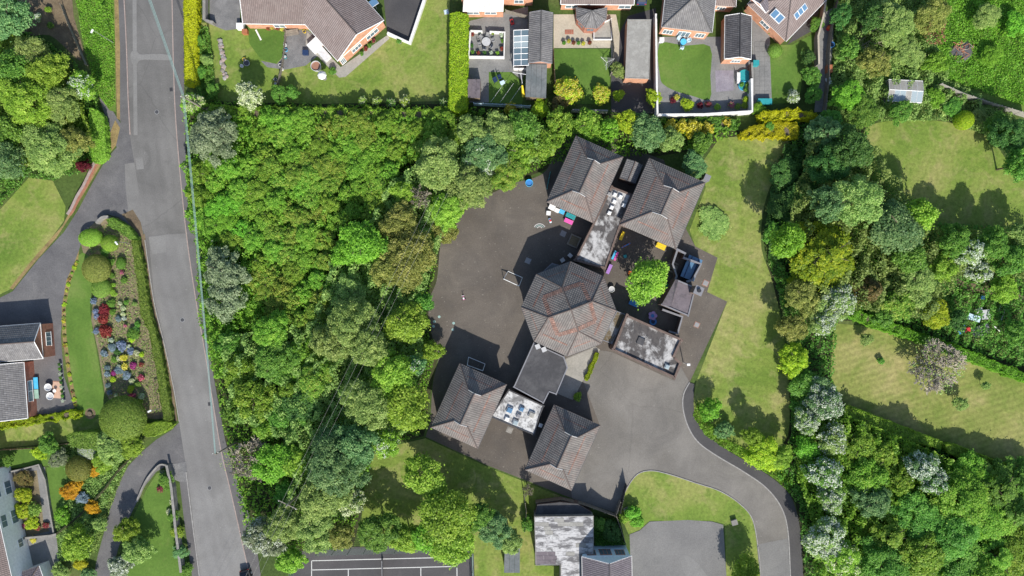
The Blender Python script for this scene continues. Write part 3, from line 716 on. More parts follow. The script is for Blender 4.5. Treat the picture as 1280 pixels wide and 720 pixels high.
NT = [0]
def tree(px, py, rp, h, kind, mat, label, cat='tree', group=None, asp=1.0, rot=None, flower=None, fmat='F_white', name=None, base=0.22, low=False):
    """px,py: crown centre in the photograph, rp: crown radius in pixels, h: height in metres"""
    NT[0] += 1; var = NT[0] % 3
    if not low and h > 4.4 and kind in ('fine', 'broad'): rp *= 1.1
    z0 = 0.0 if low else h * base
    zc = z0 + (h - z0) * 0.55; c = P(px, py, zc); R = rp * (CAM_H - zc) / FPX
    rz = RNG.uniform(0, 6.28) if rot is None else rot
    t = thing(name or ('shrub' if low else 'tree'), label, cat, (c.x, c.y, 0), rz, group)
    if kind == 'bare':
        link('branches', bare_mesh(NT[0]), M['bark_grey'], t, (0, 0, z0 * 0.5), 0, (R, R * asp, h))
        me, Rc = crown('fine', R, 3, (0.5, 0.06)); link('sparse_leaves', me, M[mat], t, (0, 0, z0), 0, (R / Rc, R / Rc, (h - z0) / (1.9 * Rc)))
        MB().cyl((0, 0, 0), 0.12 + 0.01 * h, h * 0.3, 7, 0.08).build('trunk', M['bark_grey'], t); return t
    me, Rc = crown(kind, R, var)
    top = max(v for v in (me.get('h', 0),)) or None
    if top is None:
        co = np.empty(len(me.vertices) * 3, np.float32); me.vertices.foreach_get('co', co); top = float(co.reshape(-1, 3)[:, 2].max()); me['h'] = top
    sc_ = (R / Rc, R / Rc * asp, (h - z0) / top)
    link('crown' if not low else 'foliage', me, M[mat], t, (0, 0, z0), 0, sc_)
    if flower:
        fm, _ = crown(kind, R, var, flower); link('blossom', fm, M[fmat], t, (0, 0, z0), 0, sc_)
    tm = trunk_mesh(NT[0] % 3); link('trunk' if not low else 'stem', tm, M['bark'], t, (0, 0, 0), 0, (R * 0.9, R * 0.9, h))
    return t

def bush(px, py, rp, h, mat, label, kind='tuft', fmat=None, fl=(0.9, 0.4), cat='shrub', group=None, name='shrub', asp=1.0, rot=None):
    """a small plant: one mesh of leaves (and flowers) growing straight from the soil"""
    NT[0] += 1; var = NT[0] % 2; c = P(px, py, h * 0.6); R = rp * (CAM_H - h * 0.6) / FPX
    t = thing(name, label, cat, (c.x, c.y, 0), RNG.uniform(0, 6.28) if rot is None else rot, group)
    me, Rc = crown(kind, R, var); hr = dict(tuft=1.2, dome=1.5, fine=1.9, mass=1.2, spiky=1.4, broad=1.7, cone=2.4)[kind]
    s_ = (R / Rc, R / Rc * asp, h / (hr * Rc)); link('foliage', me, M[mat], t, None, 0, s_)
    if fmat:
        fm, _ = crown(kind, R, var, fl); tag(link('flowers', fm, M[fmat], t, None, 0, s_), kind='stuff')
    MB().cyl((0, 0, 0), 0.04 + 0.02 * R, h * 0.5, 5, 0.02).build('stem', M['bark'], t)
    return t

def in_poly(x, y, poly):
    inside = np.zeros(len(x), bool); n = len(poly); j = n - 1
    for i in range(n):
        xi, yi = poly[i]; xj, yj = poly[j]
        c = ((yi > y) != (yj > y)) & (x < (xj - xi) * (y - yi) / ((yj - yi) + 1e-12) + xi)
        inside ^= c; j = i
    return inside

def sample_poly(poly, n, rng):
    xs = [p[0] for p in poly]; ys = [p[1] for p in poly]; out = np.zeros((0, 2))
    while len(out) < n:
        q = np.stack([rng.uniform(min(xs), max(xs), n * 2), rng.uniform(min(ys), max(ys), n * 2)], 1)
        out = np.concatenate([out, q[in_poly(q[:, 0], q[:, 1], poly)]])
    return out[:n]

def lumps(x, y, s, seed):
    r = np.random.default_rng(seed); z = np.zeros_like(x)
    for k in range(9):
        a = r.uniform(0, 6.28); f = r.uniform(0.6, 2.2) / s; z += np.sin((x * math.cos(a) + y * math.sin(a)) * f * 6.28 + r.uniform(0, 6.28))
    return 0.5 + z / 9.0

def poly_area(p):
    return abs(sum(p[i][0] * p[(i + 1) % len(p)][1] - p[(i + 1) % len(p)][0] * p[i][1] for i in range(len(p)))) / 2

def hedge(pts, h, mat, label, cat='hedge', ls=0.2, rough=0.1, smooth=0, group=None, cover=2.4, name='hedge', px_z=None):
    """hedge from its top outline; leaves on the top and the sides, twiggy core inside"""
    if smooth: pts = smooth_px(pts, smooth)
    ps = [P(x, y, h if px_z is None else px_z) for x, y in pts]; c = sum(ps, Vector()) / len(ps)
    poly = [(p.x - c.x, p.y - c.y) for p in ps]
    if sum(poly[i][0] * poly[(i + 1) % len(poly)][1] - poly[(i + 1) % len(poly)][0] * poly[i][1] for i in range(len(poly))) < 0: poly.reverse()
    rng = np.random.default_rng(abs(hash(label)) % 1000 if False else (len(label) * 37 + int(abs(pts[0][0]) * 7 + abs(pts[0][1]) * 13)))
    t = thing(name, label, cat, (c.x, c.y, 0), 0, group)
    A = poly_area(poly); n = int(cover * A / (0.31 * ls * ls)); n = min(n, 40000)
    xy = sample_poly(poly, n, rng); z = h - rough * (1 - lumps(xy[:, 0], xy[:, 1], 2.2, 3)) * 2.2 + rng.normal(0, ls * 0.25, n)
    pos = [np.column_stack([xy, z])]; nrm = [np.column_stack([rng.normal(0, 0.5, (n, 2)), np.full(n, 0.9)])]
    for i in range(len(poly)):
        a = np.array(poly[i]); b = np.array(poly[(i + 1) % len(poly)]); L = np.linalg.norm(b - a)
        if L < 1e-4: continue
        m = int(min(cover * L * h / (0.31 * ls * ls), 6000)) + 1; d = (b - a) / L; nn = np.array([d[1], -d[0]])
        u = rng.uniform(0, 1, m); zz = rng.uniform(0.03, h, m)
        off = (lumps(u * L + a[0], zz, 1.8, i) - 0.5) * rough * 2.5 + rng.normal(0, ls * 0.25, m)
        q = a + (b - a) * u[:, None] + nn * off[:, None]
        pos.append(np.column_stack([q, zz])); nrm.append(np.column_stack([np.tile(nn, (m, 1)) + rng.normal(0, 0.4, (m, 2)), rng.normal(0.3, 0.4, m)]))
    pos = np.concatenate(pos); nrm = np.concatenate(nrm); nrm /= np.linalg.norm(nrm, axis=1)[:, None]
    pos[:, 2] = np.maximum(pos[:, 2], 0.04)
    tint = 0.3 + 0.3 * lumps(pos[:, 0], pos[:, 1], 1.6, 9) + rng.normal(0, 0.17, len(pos))
    link('foliage', leaf_mesh('foliage', pos, nrm, ls * rng.uniform(0.65, 1.35, len(pos)), tint, rng), M[mat], t)
    cc = np.array(poly).mean(0); core = []
    for i in range(len(poly)):
        a = np.array(poly[i - 1]); b = np.array(poly[i]); e = np.array(poly[(i + 1) % len(poly)])
        d = (e - a); d = d / (np.linalg.norm(d) + 1e-9); nn = np.array([-d[1], d[0]]); core.append(tuple(b + nn * min(0.22, 0.2 * math.sqrt(A) + 0.02)))
    MB().prism(core, 0.0, h - 0.2 - rough).build('branches', M['bark'], t)
    return t

def cover(name, pts, label, mat, hmin, hmax, ls, dens=2.0, cat='undergrowth', lump=3.0, smooth=0, cap=60000, kind='stuff'):
    """uncountable low growth over a patch of ground"""
    if smooth: pts = smooth_px(pts, smooth)
    poly = [(P(x, y).x, P(x, y).y) for x, y in pts]; rng = np.random.default_rng(abs(int(pts[0][0] * 31 + pts[0][1])) + 5)
    A = poly_area(poly); n = int(min(cap, dens * A / (0.31 * ls * ls)))
    xy = sample_poly(poly, n, rng); l = np.clip(lumps(xy[:, 0], xy[:, 1], lump, 4) * 1.5 - 0.25, 0, 1)
    z = hmin + (hmax - hmin) * l * (0.55 + 0.45 * rng.uniform(0, 1, n)) + rng.uniform(0, 0.15, n)
    nrm = np.column_stack([rng.normal(0, 0.55, (n, 2)), np.full(n, 0.8)]); nrm /= np.linalg.norm(nrm, axis=1)[:, None]
    tint = 0.2 + 0.45 * lumps(xy[:, 0], xy[:, 1], lump * 0.6, 8) + rng.normal(0, 0.16, n)
    o = link(name, leaf_mesh(name, np.column_stack([xy, z]), nrm, ls * rng.uniform(0.6, 1.4, n), tint, rng), M[mat])
    return tag(o, label, cat, None, kind)

ORD = ['first', 'second', 'third', 'fourth', 'fifth', 'sixth', 'seventh', 'eighth', 'ninth', 'tenth', 'eleventh', 'twelfth', 'thirteenth', 'fourteenth', 'fifteenth', 'sixteenth', 'seventeenth', 'eighteenth', 'nineteenth', 'twentieth', 'twenty-first', 'last']
def wire(pts, r, mat, label, sag=0.5, name='overhead_wire', group=None):
    mb = MB()
    for a, b in zip(pts[:-1], pts[1:]):
        a = Vector(a); b = Vector(b); q = []
        for i in range(13):
            u = i / 12; p = a.lerp(b, u); p.z -= sag * 4 * u * (1 - u); q.append(p)
        mb.tube(q, r, 5)
    return tag(mb.build(name, M[mat]), label, 'wire', group)

# ================================================================== THE GROUND
g = MB().add([(-300, -300, 0), (300, -300, 0), (300, 300, 0), (-300, 300, 0)], [(0, 1, 2, 3)]).build('ground', M['rough'])
tag(g, 'rough green ground around roads, gardens and school', 'ground', None, 'structure')
KL = [(151, -60), (155, 0), (158, 60), (160, 120), (163, 180), (173, 255), (181, 300), (192, 375), (204, 425), (216, 480), (224, 530), (231, 580), (240, 650), (249, 720), (256, 780)]
KR = [(213, -60), (215, 0), (217, 90), (221, 170), (232, 285), (244, 370), (256, 440), (268, 515), (277, 567), (290, 622), (311, 716), (325, 780)]
sheet('road', smooth_px(KL, 4, False) + smooth_px(KR, 4, False)[::-1], 0.010, 'road', 'grey tarmac road running down the left side', 'road')
sheet('road', [(186, 297), (208, 293), (232, 292), (236, 310), (244, 370), (256, 440), (268, 515), (277, 567), (290, 622), (311, 716), (325, 780), (258, 780), (250, 720), (241, 650), (232, 580), (224, 528), (216, 478), (205, 424), (193, 374)], 0.018, 'road_light', 'paler resurfaced lower stretch of the road', 'road')
sheet('road_patch', [(165.5, -40), (170.5, -40), (171, 60), (171, 85), (172, 169), (167, 169), (166.5, 85), (166, 60)], 0.026, 'patch', 'long pale repair strip along the road by the left kerb', 'road')
sheet('road_patch', smooth_px([(163, 70), (165, 64), (171, 64), (176, 68), (195, 67), (212, 69), (213, 75), (195, 75), (176, 75), (170, 81), (165, 79)], 3), 0.034, 'patch', 'pale repair crossing the road near the top', 'road')
sheet('road_patch', [(169, 197), (178, 196), (180, 211), (171, 212)], 0.026, 'patch', 'small square pale repair by the driveway mouth', 'road')
sheet('road_patch', [(186, 296), (207, 293.5), (208, 315), (190, 318)], 0.030, 'patch', 'pale square at the start of the resurfaced road', 'road')
kerb(KR, 'pink stone kerb on the right side of the road', mat='kerb_pink')
kerb([(151, -60), (155, 0), (158, 60), (160, 120), (162.5, 168)], 'kerb on the left of the road above the driveways', mat='kerb_pink')
kerb([(181, 300), (192, 375), (204, 425), (216, 480), (224, 527)], 'kerb on the left of the road beside the flower garden', mat='kerb')
kerb([(232.5, 590), (240, 650), (249, 720), (256, 780)], 'kerb on the left of the road at the bottom', mat='kerb')
FR = [(229, -60), (229.5, 0), (230, 110), (233, 200), (240, 270), (250, 300), (253, 370), (262, 440), (275, 515), (284, 560), (300, 610), (316, 660), (326, 720), (334, 780)]
sheet('footway', smooth_px(KR, 4, False) + smooth_px(FR, 4, False)[::-1], 0.10, 'footway', 'dark footway along the right of the road', 'pavement', side=0.10)
sheet('footway', [(146, -60), (150.5, -60), (154.5, 0), (157.5, 60), (159.5, 120), (162, 168), (153, 160), (150, 150), (150, 60), (148, 0)], 0.10, 'footway', 'narrow brown footway left of the road at the top', 'pavement', side=0.10)
sheet('verge', [(141, -60), (146, -60), (148, 0), (150, 60), (150, 150), (146, 148), (144, 60), (143, 0)], 0.06, 'dryverge', 'dry brown strip beside the footway at the top', 'ground')
sheet('verge', [(90, -60), (141, -60), (143, 0), (144, 60), (145, 140), (137, 138), (122, 118), (108, 70), (95, 0)], 0.03, 'verge', 'bright grass verge left of the road at the top', 'grass')
sheet('verge', [(181, 292), (186, 330), (193, 380), (205, 430), (216, 482), (222, 526), (215, 526), (210, 480), (199, 428), (187, 380), (181, 340), (172, 300)], 0.05, 'dirt', 'brown earth strip between clipped hedge and road kerb', 'ground')
sheet('driveway', [(124, 122), (131, 122), (148, 150), (162, 168), (170, 215), (178, 280), (180, 300), (166, 290), (150, 272), (134, 268), (118, 278), (105, 292), (99, 312), (95, 330), (84, 352), (79, 378), (76, 420), (80, 470), (93, 510), (60, 519), (36, 515), (24, 440), (-40, 400), (-40, 385), (0, 372), (16, 364), (48, 324), (80, 290), (98, 262), (116, 228), (132, 200), (146, 184), (140, 172)], 0.022, 'drive', 'dark driveway curving to the bungalow on the left', 'driveway')
sheet('footway', [(156, 205), (168, 203), (176, 255), (179, 288), (170, 288), (160, 262), (157, 235)], 0.034, 'footway_light', 'paler footway strip across the upper driveway mouth', 'pavement')
sheet('verge', [(144, 150), (150, 160), (145, 182), (128, 203), (112, 230), (92, 264), (70, 298), (45, 326), (16, 362), (12, 360), (44, 320), (78, 282), (100, 240), (112, 210), (128, 185), (136, 170)], 0.030, 'dryverge', 'brown dry grass edge along the upper driveway', 'ground')
sheet('verge', [(166, 262), (152, 268), (172, 292), (181, 302), (176, 278)], 0.040, 'dirt', 'brown earth corner at the tip of the flower garden', 'ground')
sheet('driveway', [(224, 528), (233, 590), (222, 580), (210, 581), (195, 590), (181, 608), (168, 634), (158, 655), (148, 685), (138, 724), (134, 770), (112, 770), (117, 720), (122, 695), (131, 662), (139, 630), (150, 602), (160, 583), (176, 566), (196, 549), (214, 538)], 0.022, 'drive', 'dark driveway curving down at the bottom left', 'driveway')
sheet('verge', [(233, 588), (240, 640), (249, 720), (256, 780), (246, 780), (240, 720), (230, 650), (224, 598)], 0.04, 'footway', 'dark strip between stone wall and road at the bottom left', 'pavement')
# west lawns and beds
sheet('bare_earth', smooth_px([(28, -20), (84, -20), (92, 20), (104, 62), (100, 76), (84, 62), (62, 44), (36, 44), (22, 28)], 3), 0.02, 'dirt', 'bare brown earth among the trees at the top left', 'soil')
sheet('lawn', [(-60, 300), (0, 262), (36, 222), (66, 226), (82, 258), (80, 276), (46, 322), (16, 360), (0, 368), (-60, 380)], 0.014, 'lawn', 'mown lawn beside the upper driveway on the left', 'lawn')
sheet('flower_bed', [(116, 280), (134, 270), (150, 272), (170, 294), (181, 335), (187, 380), (199, 428), (210, 480), (215, 522), (196, 524), (150, 520), (131, 490), (123, 440), (114, 400), (118, 360), (104, 316), (100, 300)], 0.016, 'soil', 'pale earth bed of the flower garden beside the road', 'soil')
sheet('lawn', [(99, 318), (112, 322), (118, 345), (113, 375), (114, 400), (121, 440), (127, 475), (130, 500), (124, 522), (104, 525), (95, 505), (88, 468), (82, 420), (81, 385), (88, 350)], 0.024, 'lawn_green', 'narrow green lawn between patio and flower bed', 'lawn', smooth=3)
sheet('flower_bed', [(99, 312), (97, 330), (88, 352), (82, 385), (83, 420), (89, 468), (97, 508), (92, 508), (84, 468), (78, 420), (77, 385), (83, 350), (93, 328)], 0.034, 'dryverge', 'thin border of low plants along the patio edge', 'soil')
sheet('lawn', [(-60, 540), (0, 534), (96, 522), (132, 515), (150, 530), (140, 565), (90, 552), (0, 560), (-60, 562)], 0.014, 'lawn_dry', 'dry strip of lawn below the bungalow', 'lawn')
sheet('lawn', [(-60, 562), (0, 562), (80, 555), (92, 590), (75, 600), (60, 582), (0, 586), (-60, 590)], 0.018, 'lawn_green', 'small green lawn between the two left houses', 'lawn')
sheet('lawn', [(58, 584), (82, 586), (80, 640), (70, 655), (64, 630)], 0.020, 'lawn_green', 'sliver of lawn beside the orange shrubs', 'lawn')
sheet('patio', [(-40, 592), (8, 590), (48, 582), (56, 584), (62, 625), (70, 668), (74, 700), (78, 760), (-40, 760)], 0.018, 'slabs_grey', 'grey paved yard before the white house at bottom left', 'paving')
sheet('flower_bed', [(14, 592), (46, 588), (54, 650), (62, 664), (24, 672), (16, 640)], 0.026, 'soil', 'planted bed in front of the white house', 'soil')
sheet('lawn', [(196, 592), (214, 584), (220, 610), (226, 660), (238, 724), (244, 780), (135, 780), (142, 724), (152, 690), (161, 660), (172, 634), (184, 610)], 0.028, 'lawn_green', 'green triangular lawn inside the curving lower driveway', 'lawn')
sheet('gravel', [(209, 581), (222, 579), (232.5, 577), (235, 602), (224, 602), (214, 598)], 0.046, 'gravel', 'pale gravel corner at the end of the stone wall', 'ground')
# woodland floor
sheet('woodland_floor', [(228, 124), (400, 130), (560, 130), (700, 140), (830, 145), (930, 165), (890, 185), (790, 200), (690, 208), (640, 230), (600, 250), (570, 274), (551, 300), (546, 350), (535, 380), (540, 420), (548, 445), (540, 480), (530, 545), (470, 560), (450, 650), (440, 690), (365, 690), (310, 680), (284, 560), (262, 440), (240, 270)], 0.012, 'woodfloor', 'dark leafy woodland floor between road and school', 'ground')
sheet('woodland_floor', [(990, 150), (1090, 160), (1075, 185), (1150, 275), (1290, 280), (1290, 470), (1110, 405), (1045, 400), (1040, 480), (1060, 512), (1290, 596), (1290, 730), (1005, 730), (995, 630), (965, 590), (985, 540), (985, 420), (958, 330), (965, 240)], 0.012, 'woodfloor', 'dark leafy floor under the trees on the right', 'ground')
# school tarmac
sheet('playground', smooth_px([(696, 160), (683, 213), (640, 230), (600, 250), (570, 274), (552, 300), (546, 350), (535, 380), (540, 420), (548, 445), (541, 480), (538, 528)], 5, False) + [(532, 546), (610, 582), (715, 623), (772, 642), (790, 610), (830, 500), (862, 478), (909, 377), (884, 365), (897, 322), (869, 308), (857, 285), (830, 200), (760, 175)], 0.016, 'play', 'dark brown tarmac playground around the school', 'playground')
DRV_L = [(772, 642), (776, 629), (784, 610), (797, 593), (815, 588.5), (840, 594), (870, 604), (900, 614), (925, 630), (941, 650), (948, 688), (951, 720), (953, 780)]
KE = [(862, 478), (854.5, 493), (854, 512), (861, 535), (874, 554), (898, 571), (930, 590), (958, 610), (977, 635), (985, 665), (988, 720), (990, 780)]
FE = [(868, 480), (867, 500), (869, 520), (881, 540), (905, 560), (935, 578), (966, 598), (986, 617), (996, 640), (1001, 670), (1004, 720), (1006, 780)]
sheet('school_drive', [(745, 437), (765, 440), (843, 476), (851, 458), (862, 478)] + smooth_px(KE, 5, False)[1:] + smooth_px(DRV_L, 5, False)[::-1] + [(715, 623), (714, 614), (750, 532), (728, 474)], 0.030, 'fore', 'paler grey tarmac forecourt and curving school drive', 'driveway')
kerb(KE, 'pale kerb along the outer curve of the school drive', wd=0.18, mat='kerb')
kerb(DRV_L, 'kerb around the grass island beside the school drive', wd=0.14, mat='kerb')
sheet('footway', smooth_px(KE, 5, False) + smooth_px(FE, 5, False)[::-1], 0.10, 'path_dark', 'dark footpath outside the curve of the school drive', 'pavement', side=0.1)
sheet('school_drive', [(946, 681), (989, 672), (992, 780), (953, 780), (950, 720)], 0.038, 'carpark', 'older grey surface at the bottom end of the drive', 'driveway')
sheet('forecourt_paving', [(707, 448), (744, 433), (750, 437), (729, 475), (716, 500), (697, 492), (705, 459)], 0.042, 'slabs', 'pale slab paving at the school entrance', 'paving')
# east lawns
sheet('lawn', smooth_px([(900, 172), (950, 170), (985, 172), (978, 205), (962, 235), (953, 270), (952, 312), (965, 350), (980, 420), (986, 480), (985, 545), (962, 560), (930, 572), (905, 558), (882, 540), (869, 520), (867, 500), (870, 478)], 3, False) + [(909, 377), (884, 365), (897, 322), (869, 308), (862, 288), (882, 235), (880, 200)], 0.014, 'lawn_dry', 'long mown lawn east of the school', 'lawn')
sheet('lawn', smooth_px([(1090, 156), (1130, 150), (1185, 153), (1235, 172), (1262, 205), (1290, 240), (1290, 290), (1180, 300), (1110, 250), (1076, 205), (1076, 175)], 4), 0.018, 'lawn', 'square green lawn with tree shadows at upper right', 'lawn')
sheet('field', [(1042, 404), (1090, 408), (1130, 420), (1200, 446), (1300, 486), (1300, 592), (1180, 552), (1110, 528), (1056, 506), (1038, 470)], 0.018, 'field', 'tan mown field with stripes at the right edge', 'field')
sheet('meadow', [(1150, -40), (1330, -40), (1330, 150), (1280, 140), (1180, 105), (1150, 60)], 0.014, 'verge', 'rough green meadow at the top right corner', 'meadow')
sheet('lawn', [(532, 548), (610, 584), (700, 620), (672, 640), (664, 705), (660, 780), (596, 780), (592, 690), (450, 690), (455, 600), (470, 562)], 0.014, 'lawn_dry', 'shaded mown grass south of the school', 'lawn')
sheet('lawn', [(660, 640), (668, 646), (668, 706), (700, 708), (700, 780), (594, 780), (600, 690), (640, 650)], 0.020, 'lawn', 'small green lawn left of the white-roofed building', 'lawn')
sheet('lawn', smooth_px(DRV_L, 5, False) + [(905, 780), (908, 720), (906, 655), (890, 651), (812, 651), (800, 662), (786, 668), (780, 655)], 0.020, 'lawn', 'sunlit grass island between drive and small car park', 'lawn')
sheet('car_park', [(812, 652), (860, 650), (890, 652), (904, 656), (908, 720), (910, 780), (786, 780), (788, 700), (787, 668), (800, 663)], 0.026, 'carpark', 'worn grey tarmac car park at the bottom', 'car park')
sheet('road_patch', smooth_px([(851, 697), (858, 694), (866, 699), (874, 706), (880, 714), (884, 722), (864, 726), (854, 712)], 4), 0.034, 'patch', 'pale cement patch on the small car park', 'ground')
# tennis court
sheet('tennis_court', [(366, 690), (420, 684), (530, 682), (592, 690), (594, 780), (366, 780)], 0.020, 'court', 'dark hard tennis court at the bottom edge', 'court')
# northern gardens
sheet('lawn', [(247, 28), (300, 30), (383, 34), (426, 84), (484, 44), (512, 56), (531, 0), (531, -40), (562, -40), (562, 60), (560, 126), (400, 130), (250, 126)], 0.014, 'lawn', 'large pale mown lawn behind the angled house', 'lawn')
sheet('lawn', [(309, 36), (357, 38), (354, 70), (345, 80), (326, 74), (312, 55)], 0.020, 'lawn_green', 'dark green grass square below the long brown roof', 'lawn')
sheet('gravel', [(262, -10), (300, -10), (300, 36), (282, 38), (262, 30)], 0.020, 'gravel', 'grey gravel yard left of the long brown roof', 'ground')
sheet('gravel', [(356, 36), (385, 38), (400, 50), (402, 66), (382, 82), (356, 87), (334, 84), (326, 76), (346, 80), (355, 70)], 0.026, 'gravel', 'grey gravel patch beside the angled house', 'ground')
sheet('patio', [(384, 40), (426, 84), (484, 44), (487, 48), (432, 96), (424, 97), (382, 56)], 0.034, 'slabs', 'stone path along the gable of the angled house', 'paving')
sheet('yard', [(476, -40), (540, -40), (529, 0), (512, 53), (484, 42)], 0.030, 'path_dark', 'dark tarmac yard inside the angled white wall', 'driveway')
sheet('patio', [(580, 28), (660, 8), (661, 82), (652, 100), (640, 90), (611, 90), (611, 128), (584, 128)], 0.018, 'slabs_grey', 'grey paved yard behind the first brick house', 'paving')
sheet('lawn', [(611, 90), (637, 90), (649, 100), (654, 124), (652, 130), (611, 128)], 0.026, 'lawn_green', 'small lawn with washing lines', 'lawn')
sheet('patio', [(692, 18), (770, 18), (778, 60), (770, 90), (764, 92), (764, 60), (692, 60)], 0.018, 'slabs_cream', 'cream paved patio around the octagonal sunroom', 'paving')
sheet('lawn', [(693, 61), (764, 61), (762, 106), (745, 130), (700, 130), (692, 100)], 0.020, 'lawn_green', 'dark green lawn below the cream patio', 'lawn')
sheet('yard', [(764, 60), (785, 20), (820, 10), (821, 142), (764, 140)], 0.014, 'path_dark', 'dark yard around the flat-roofed garage', 'paving')
sheet('patio', [(822, 46), (940, 46), (940, 140), (822, 142)], 0.018, 'slabs_grey', 'grey paved garden behind the hipped brick house', 'paving')
sheet('lawn', smooth_px([(824, 55), (856, 57), (887.5, 58), (888, 95), (887.5, 124), (866, 120), (845, 114), (830, 106), (825, 95)], 3), 0.026, 'lawn_green', 'bright striped lawn behind the hipped brick house', 'lawn')
sheet('slate_bed', [(894, 88), (917, 88), (917, 113), (895, 115)], 0.026, 'slate', 'square bed of purple slate chippings', 'ground')
sheet('patio', [(940, 14), (962, 40), (965, 128), (941, 130)], 0.022, 'slabs_grey', 'grey slab drive beside the skylight house', 'paving')
sheet('lawn', [(962, 56), (990, 56), (1020, 40), (1018, 62), (1004, 95), (998, 128), (965, 130)], 0.024, 'lawn_green', 'green lawn below the skylight house', 'lawn')
sheet('patio', [(984, 56), (1016, 38), (1025, 10), (1000, 30)], 0.030, 'path_dark', 'dark paved corner beside the skylight house', 'paving')
sheet('lane', [(1024, 20), (1040, 10), (1042, 40), (1038, 100), (1028, 140), (1018, 140), (1022, 80)], 0.018, 'slabs_grey', 'narrow grey lane beside the last garden', 'path')

# individually laid slabs where the photograph lets one tell them apart
def slabs(label, A, B, C, nx, ny, mat, z, gap=0.03, name='paving', jit=0.004):
    a, b, c = P(*A), P(*B), P(*C); u = (b - a) / nx; v = (c - a) / ny
    t = thing(name, label, 'paving', a, math.atan2(u.y, u.x)); tag(t, kind='structure')
    me = MB().box((0, 0, 0), (u.length - gap, v.length - gap, 0.04)).mesh('slab'); rr = random.Random(3)
    for i in range(nx):
        for j in range(ny):
            q = u * (i + 0.5) + v * (j + 0.5); L = Vector((q.dot(u.normalized()), q.dot(Vector((-u.y, u.x, 0)).normalized()), 0))
            link('slab', me, M[mat], t, (L.x, L.y, z + rr.uniform(0, jit)))
    return t
slabs('pale square slabs outside the school entrance', (710, 449), (742, 436), (703, 462), 5, 2, 'slabs', 0.05)
slabs('grey slabs of the drive beside the brick garage', (943, 52), (962, 52), (943, 126), 3, 12, 'slabs_grey', 0.036)

# tennis lines, net, fence
for a, b, lb in [((389.5, 701), (571, 696.5), 'outer white sideline of the tennis court'), ((389.5, 712.5), (571, 708), 'inner white sideline of the tennis court'), ((389.5, 701), (389.5, 780), 'left white baseline of the tennis court'), ((571, 696.5), (572, 780), 'right white baseline of the tennis court'), ((435.3, 712), (436, 780), 'left service line of the tennis court'), ((526, 709), (526.5, 780), 'right service line of the tennis court')]:
    stripe('court_line', [a, b], 0.13, 0.028, 'line_white', lb)
t = thing('tennis_net', 'dark tennis net strung between posts across the court', 'net', P(478.7, 698))
p2 = P(479.6, 790) - P(478.7, 698)
ribbon(MB(), [Vector((0, 0, 0)), p2], 0.03, 0.05, 0.92).build('netting', M['charcoal'], t); ribbon(MB(), [Vector((0, 0, 0)), p2], 0.05, 0.92, 1.0).build('net_band', M['light_grey'], t)
MB().cyl((0, 0.1, 0), 0.05, 1.08).build('net_post', M['charcoal'], t)

def mesh_fence(pts, h, label, step=2.6):
    ps = [P(x, y, 0) for x, y in pts]; o = ps[0].copy(); t = thing('court_fence', label, 'fence', o)
    post = MB().cyl((0, 0, 0), 0.05, h, 6).mesh('post')
    for a, b in zip(ps[:-1], ps[1:]):
        d = b - a; n = max(1, round(d.length / step)); rz = math.atan2(d.y, d.x); w_ = d.length / n
        mb = MB(); k = int(w_ / 0.22)
        for i in range(k + 1): mb.box((-w_ / 2 + w_ * i / k, 0, h / 2), (0.016, 0.016, h))
        for i in range(int(h / 0.25) + 1): mb.box((0, 0.017, 0.02 + i * 0.25), (w_, 0.016, 0.02))
        pm = mb.mesh('mesh_panel')
        for i in range(n + 1):
            q = a.lerp(b, i / n) - o; link('post', post, M['mesh_green'], t, q)
            if i < n: link('mesh_panel', pm, M['mesh_green'], t, a.lerp(b, (i + 0.5) / n) - o, rz)
    return t
mesh_fence([(400, 687), (592, 682)], 2.7, 'tall mesh fence along the top of the tennis court')
mesh_fence([(591, 688), (593, 790)], 2.7, 'tall mesh fence at the right side of the tennis court')
mesh_fence([(367, 704), (366, 790)], 2.7, 'tall mesh fence at the left side of the tennis court')

# ================================================================== THE SCHOOL
ZE = 4.5
def pav(label, px):
    return pitched('school_pavilion', label, 'building', px, ZE, 2.9, 'tile_school', 'brick_brown', ('dutch', 'dutch'), 0.5, True,
                   wins=[('v', x, 2.4, 2.0, 1.6) for x in (-3, 0, 3)] + [('-v', x, 2.4, 2.0, 1.6) for x in (-3, 0, 3)], ridge_mat='tile_brown', group='hipped school pavilions', fascia='charcoal')
pav('tiled pavilion at the upper left end of the school', [(719.5, 170), (779.5, 196), (741, 279), (684, 252.5)])
pav('largest tiled pavilion at the upper right end of the school', [(811, 198), (882, 228), (844, 312.5), (776, 280)])
pav('tiled pavilion at the lower left corner beside the woodland', [(575, 453.5), (633, 481), (596.4, 561), (539, 533.8)])
pav('tiled pavilion at the lower right beside the forecourt', [(693.5, 505.4), (749.7, 532), (714, 613.8), (656.5, 586.3)])

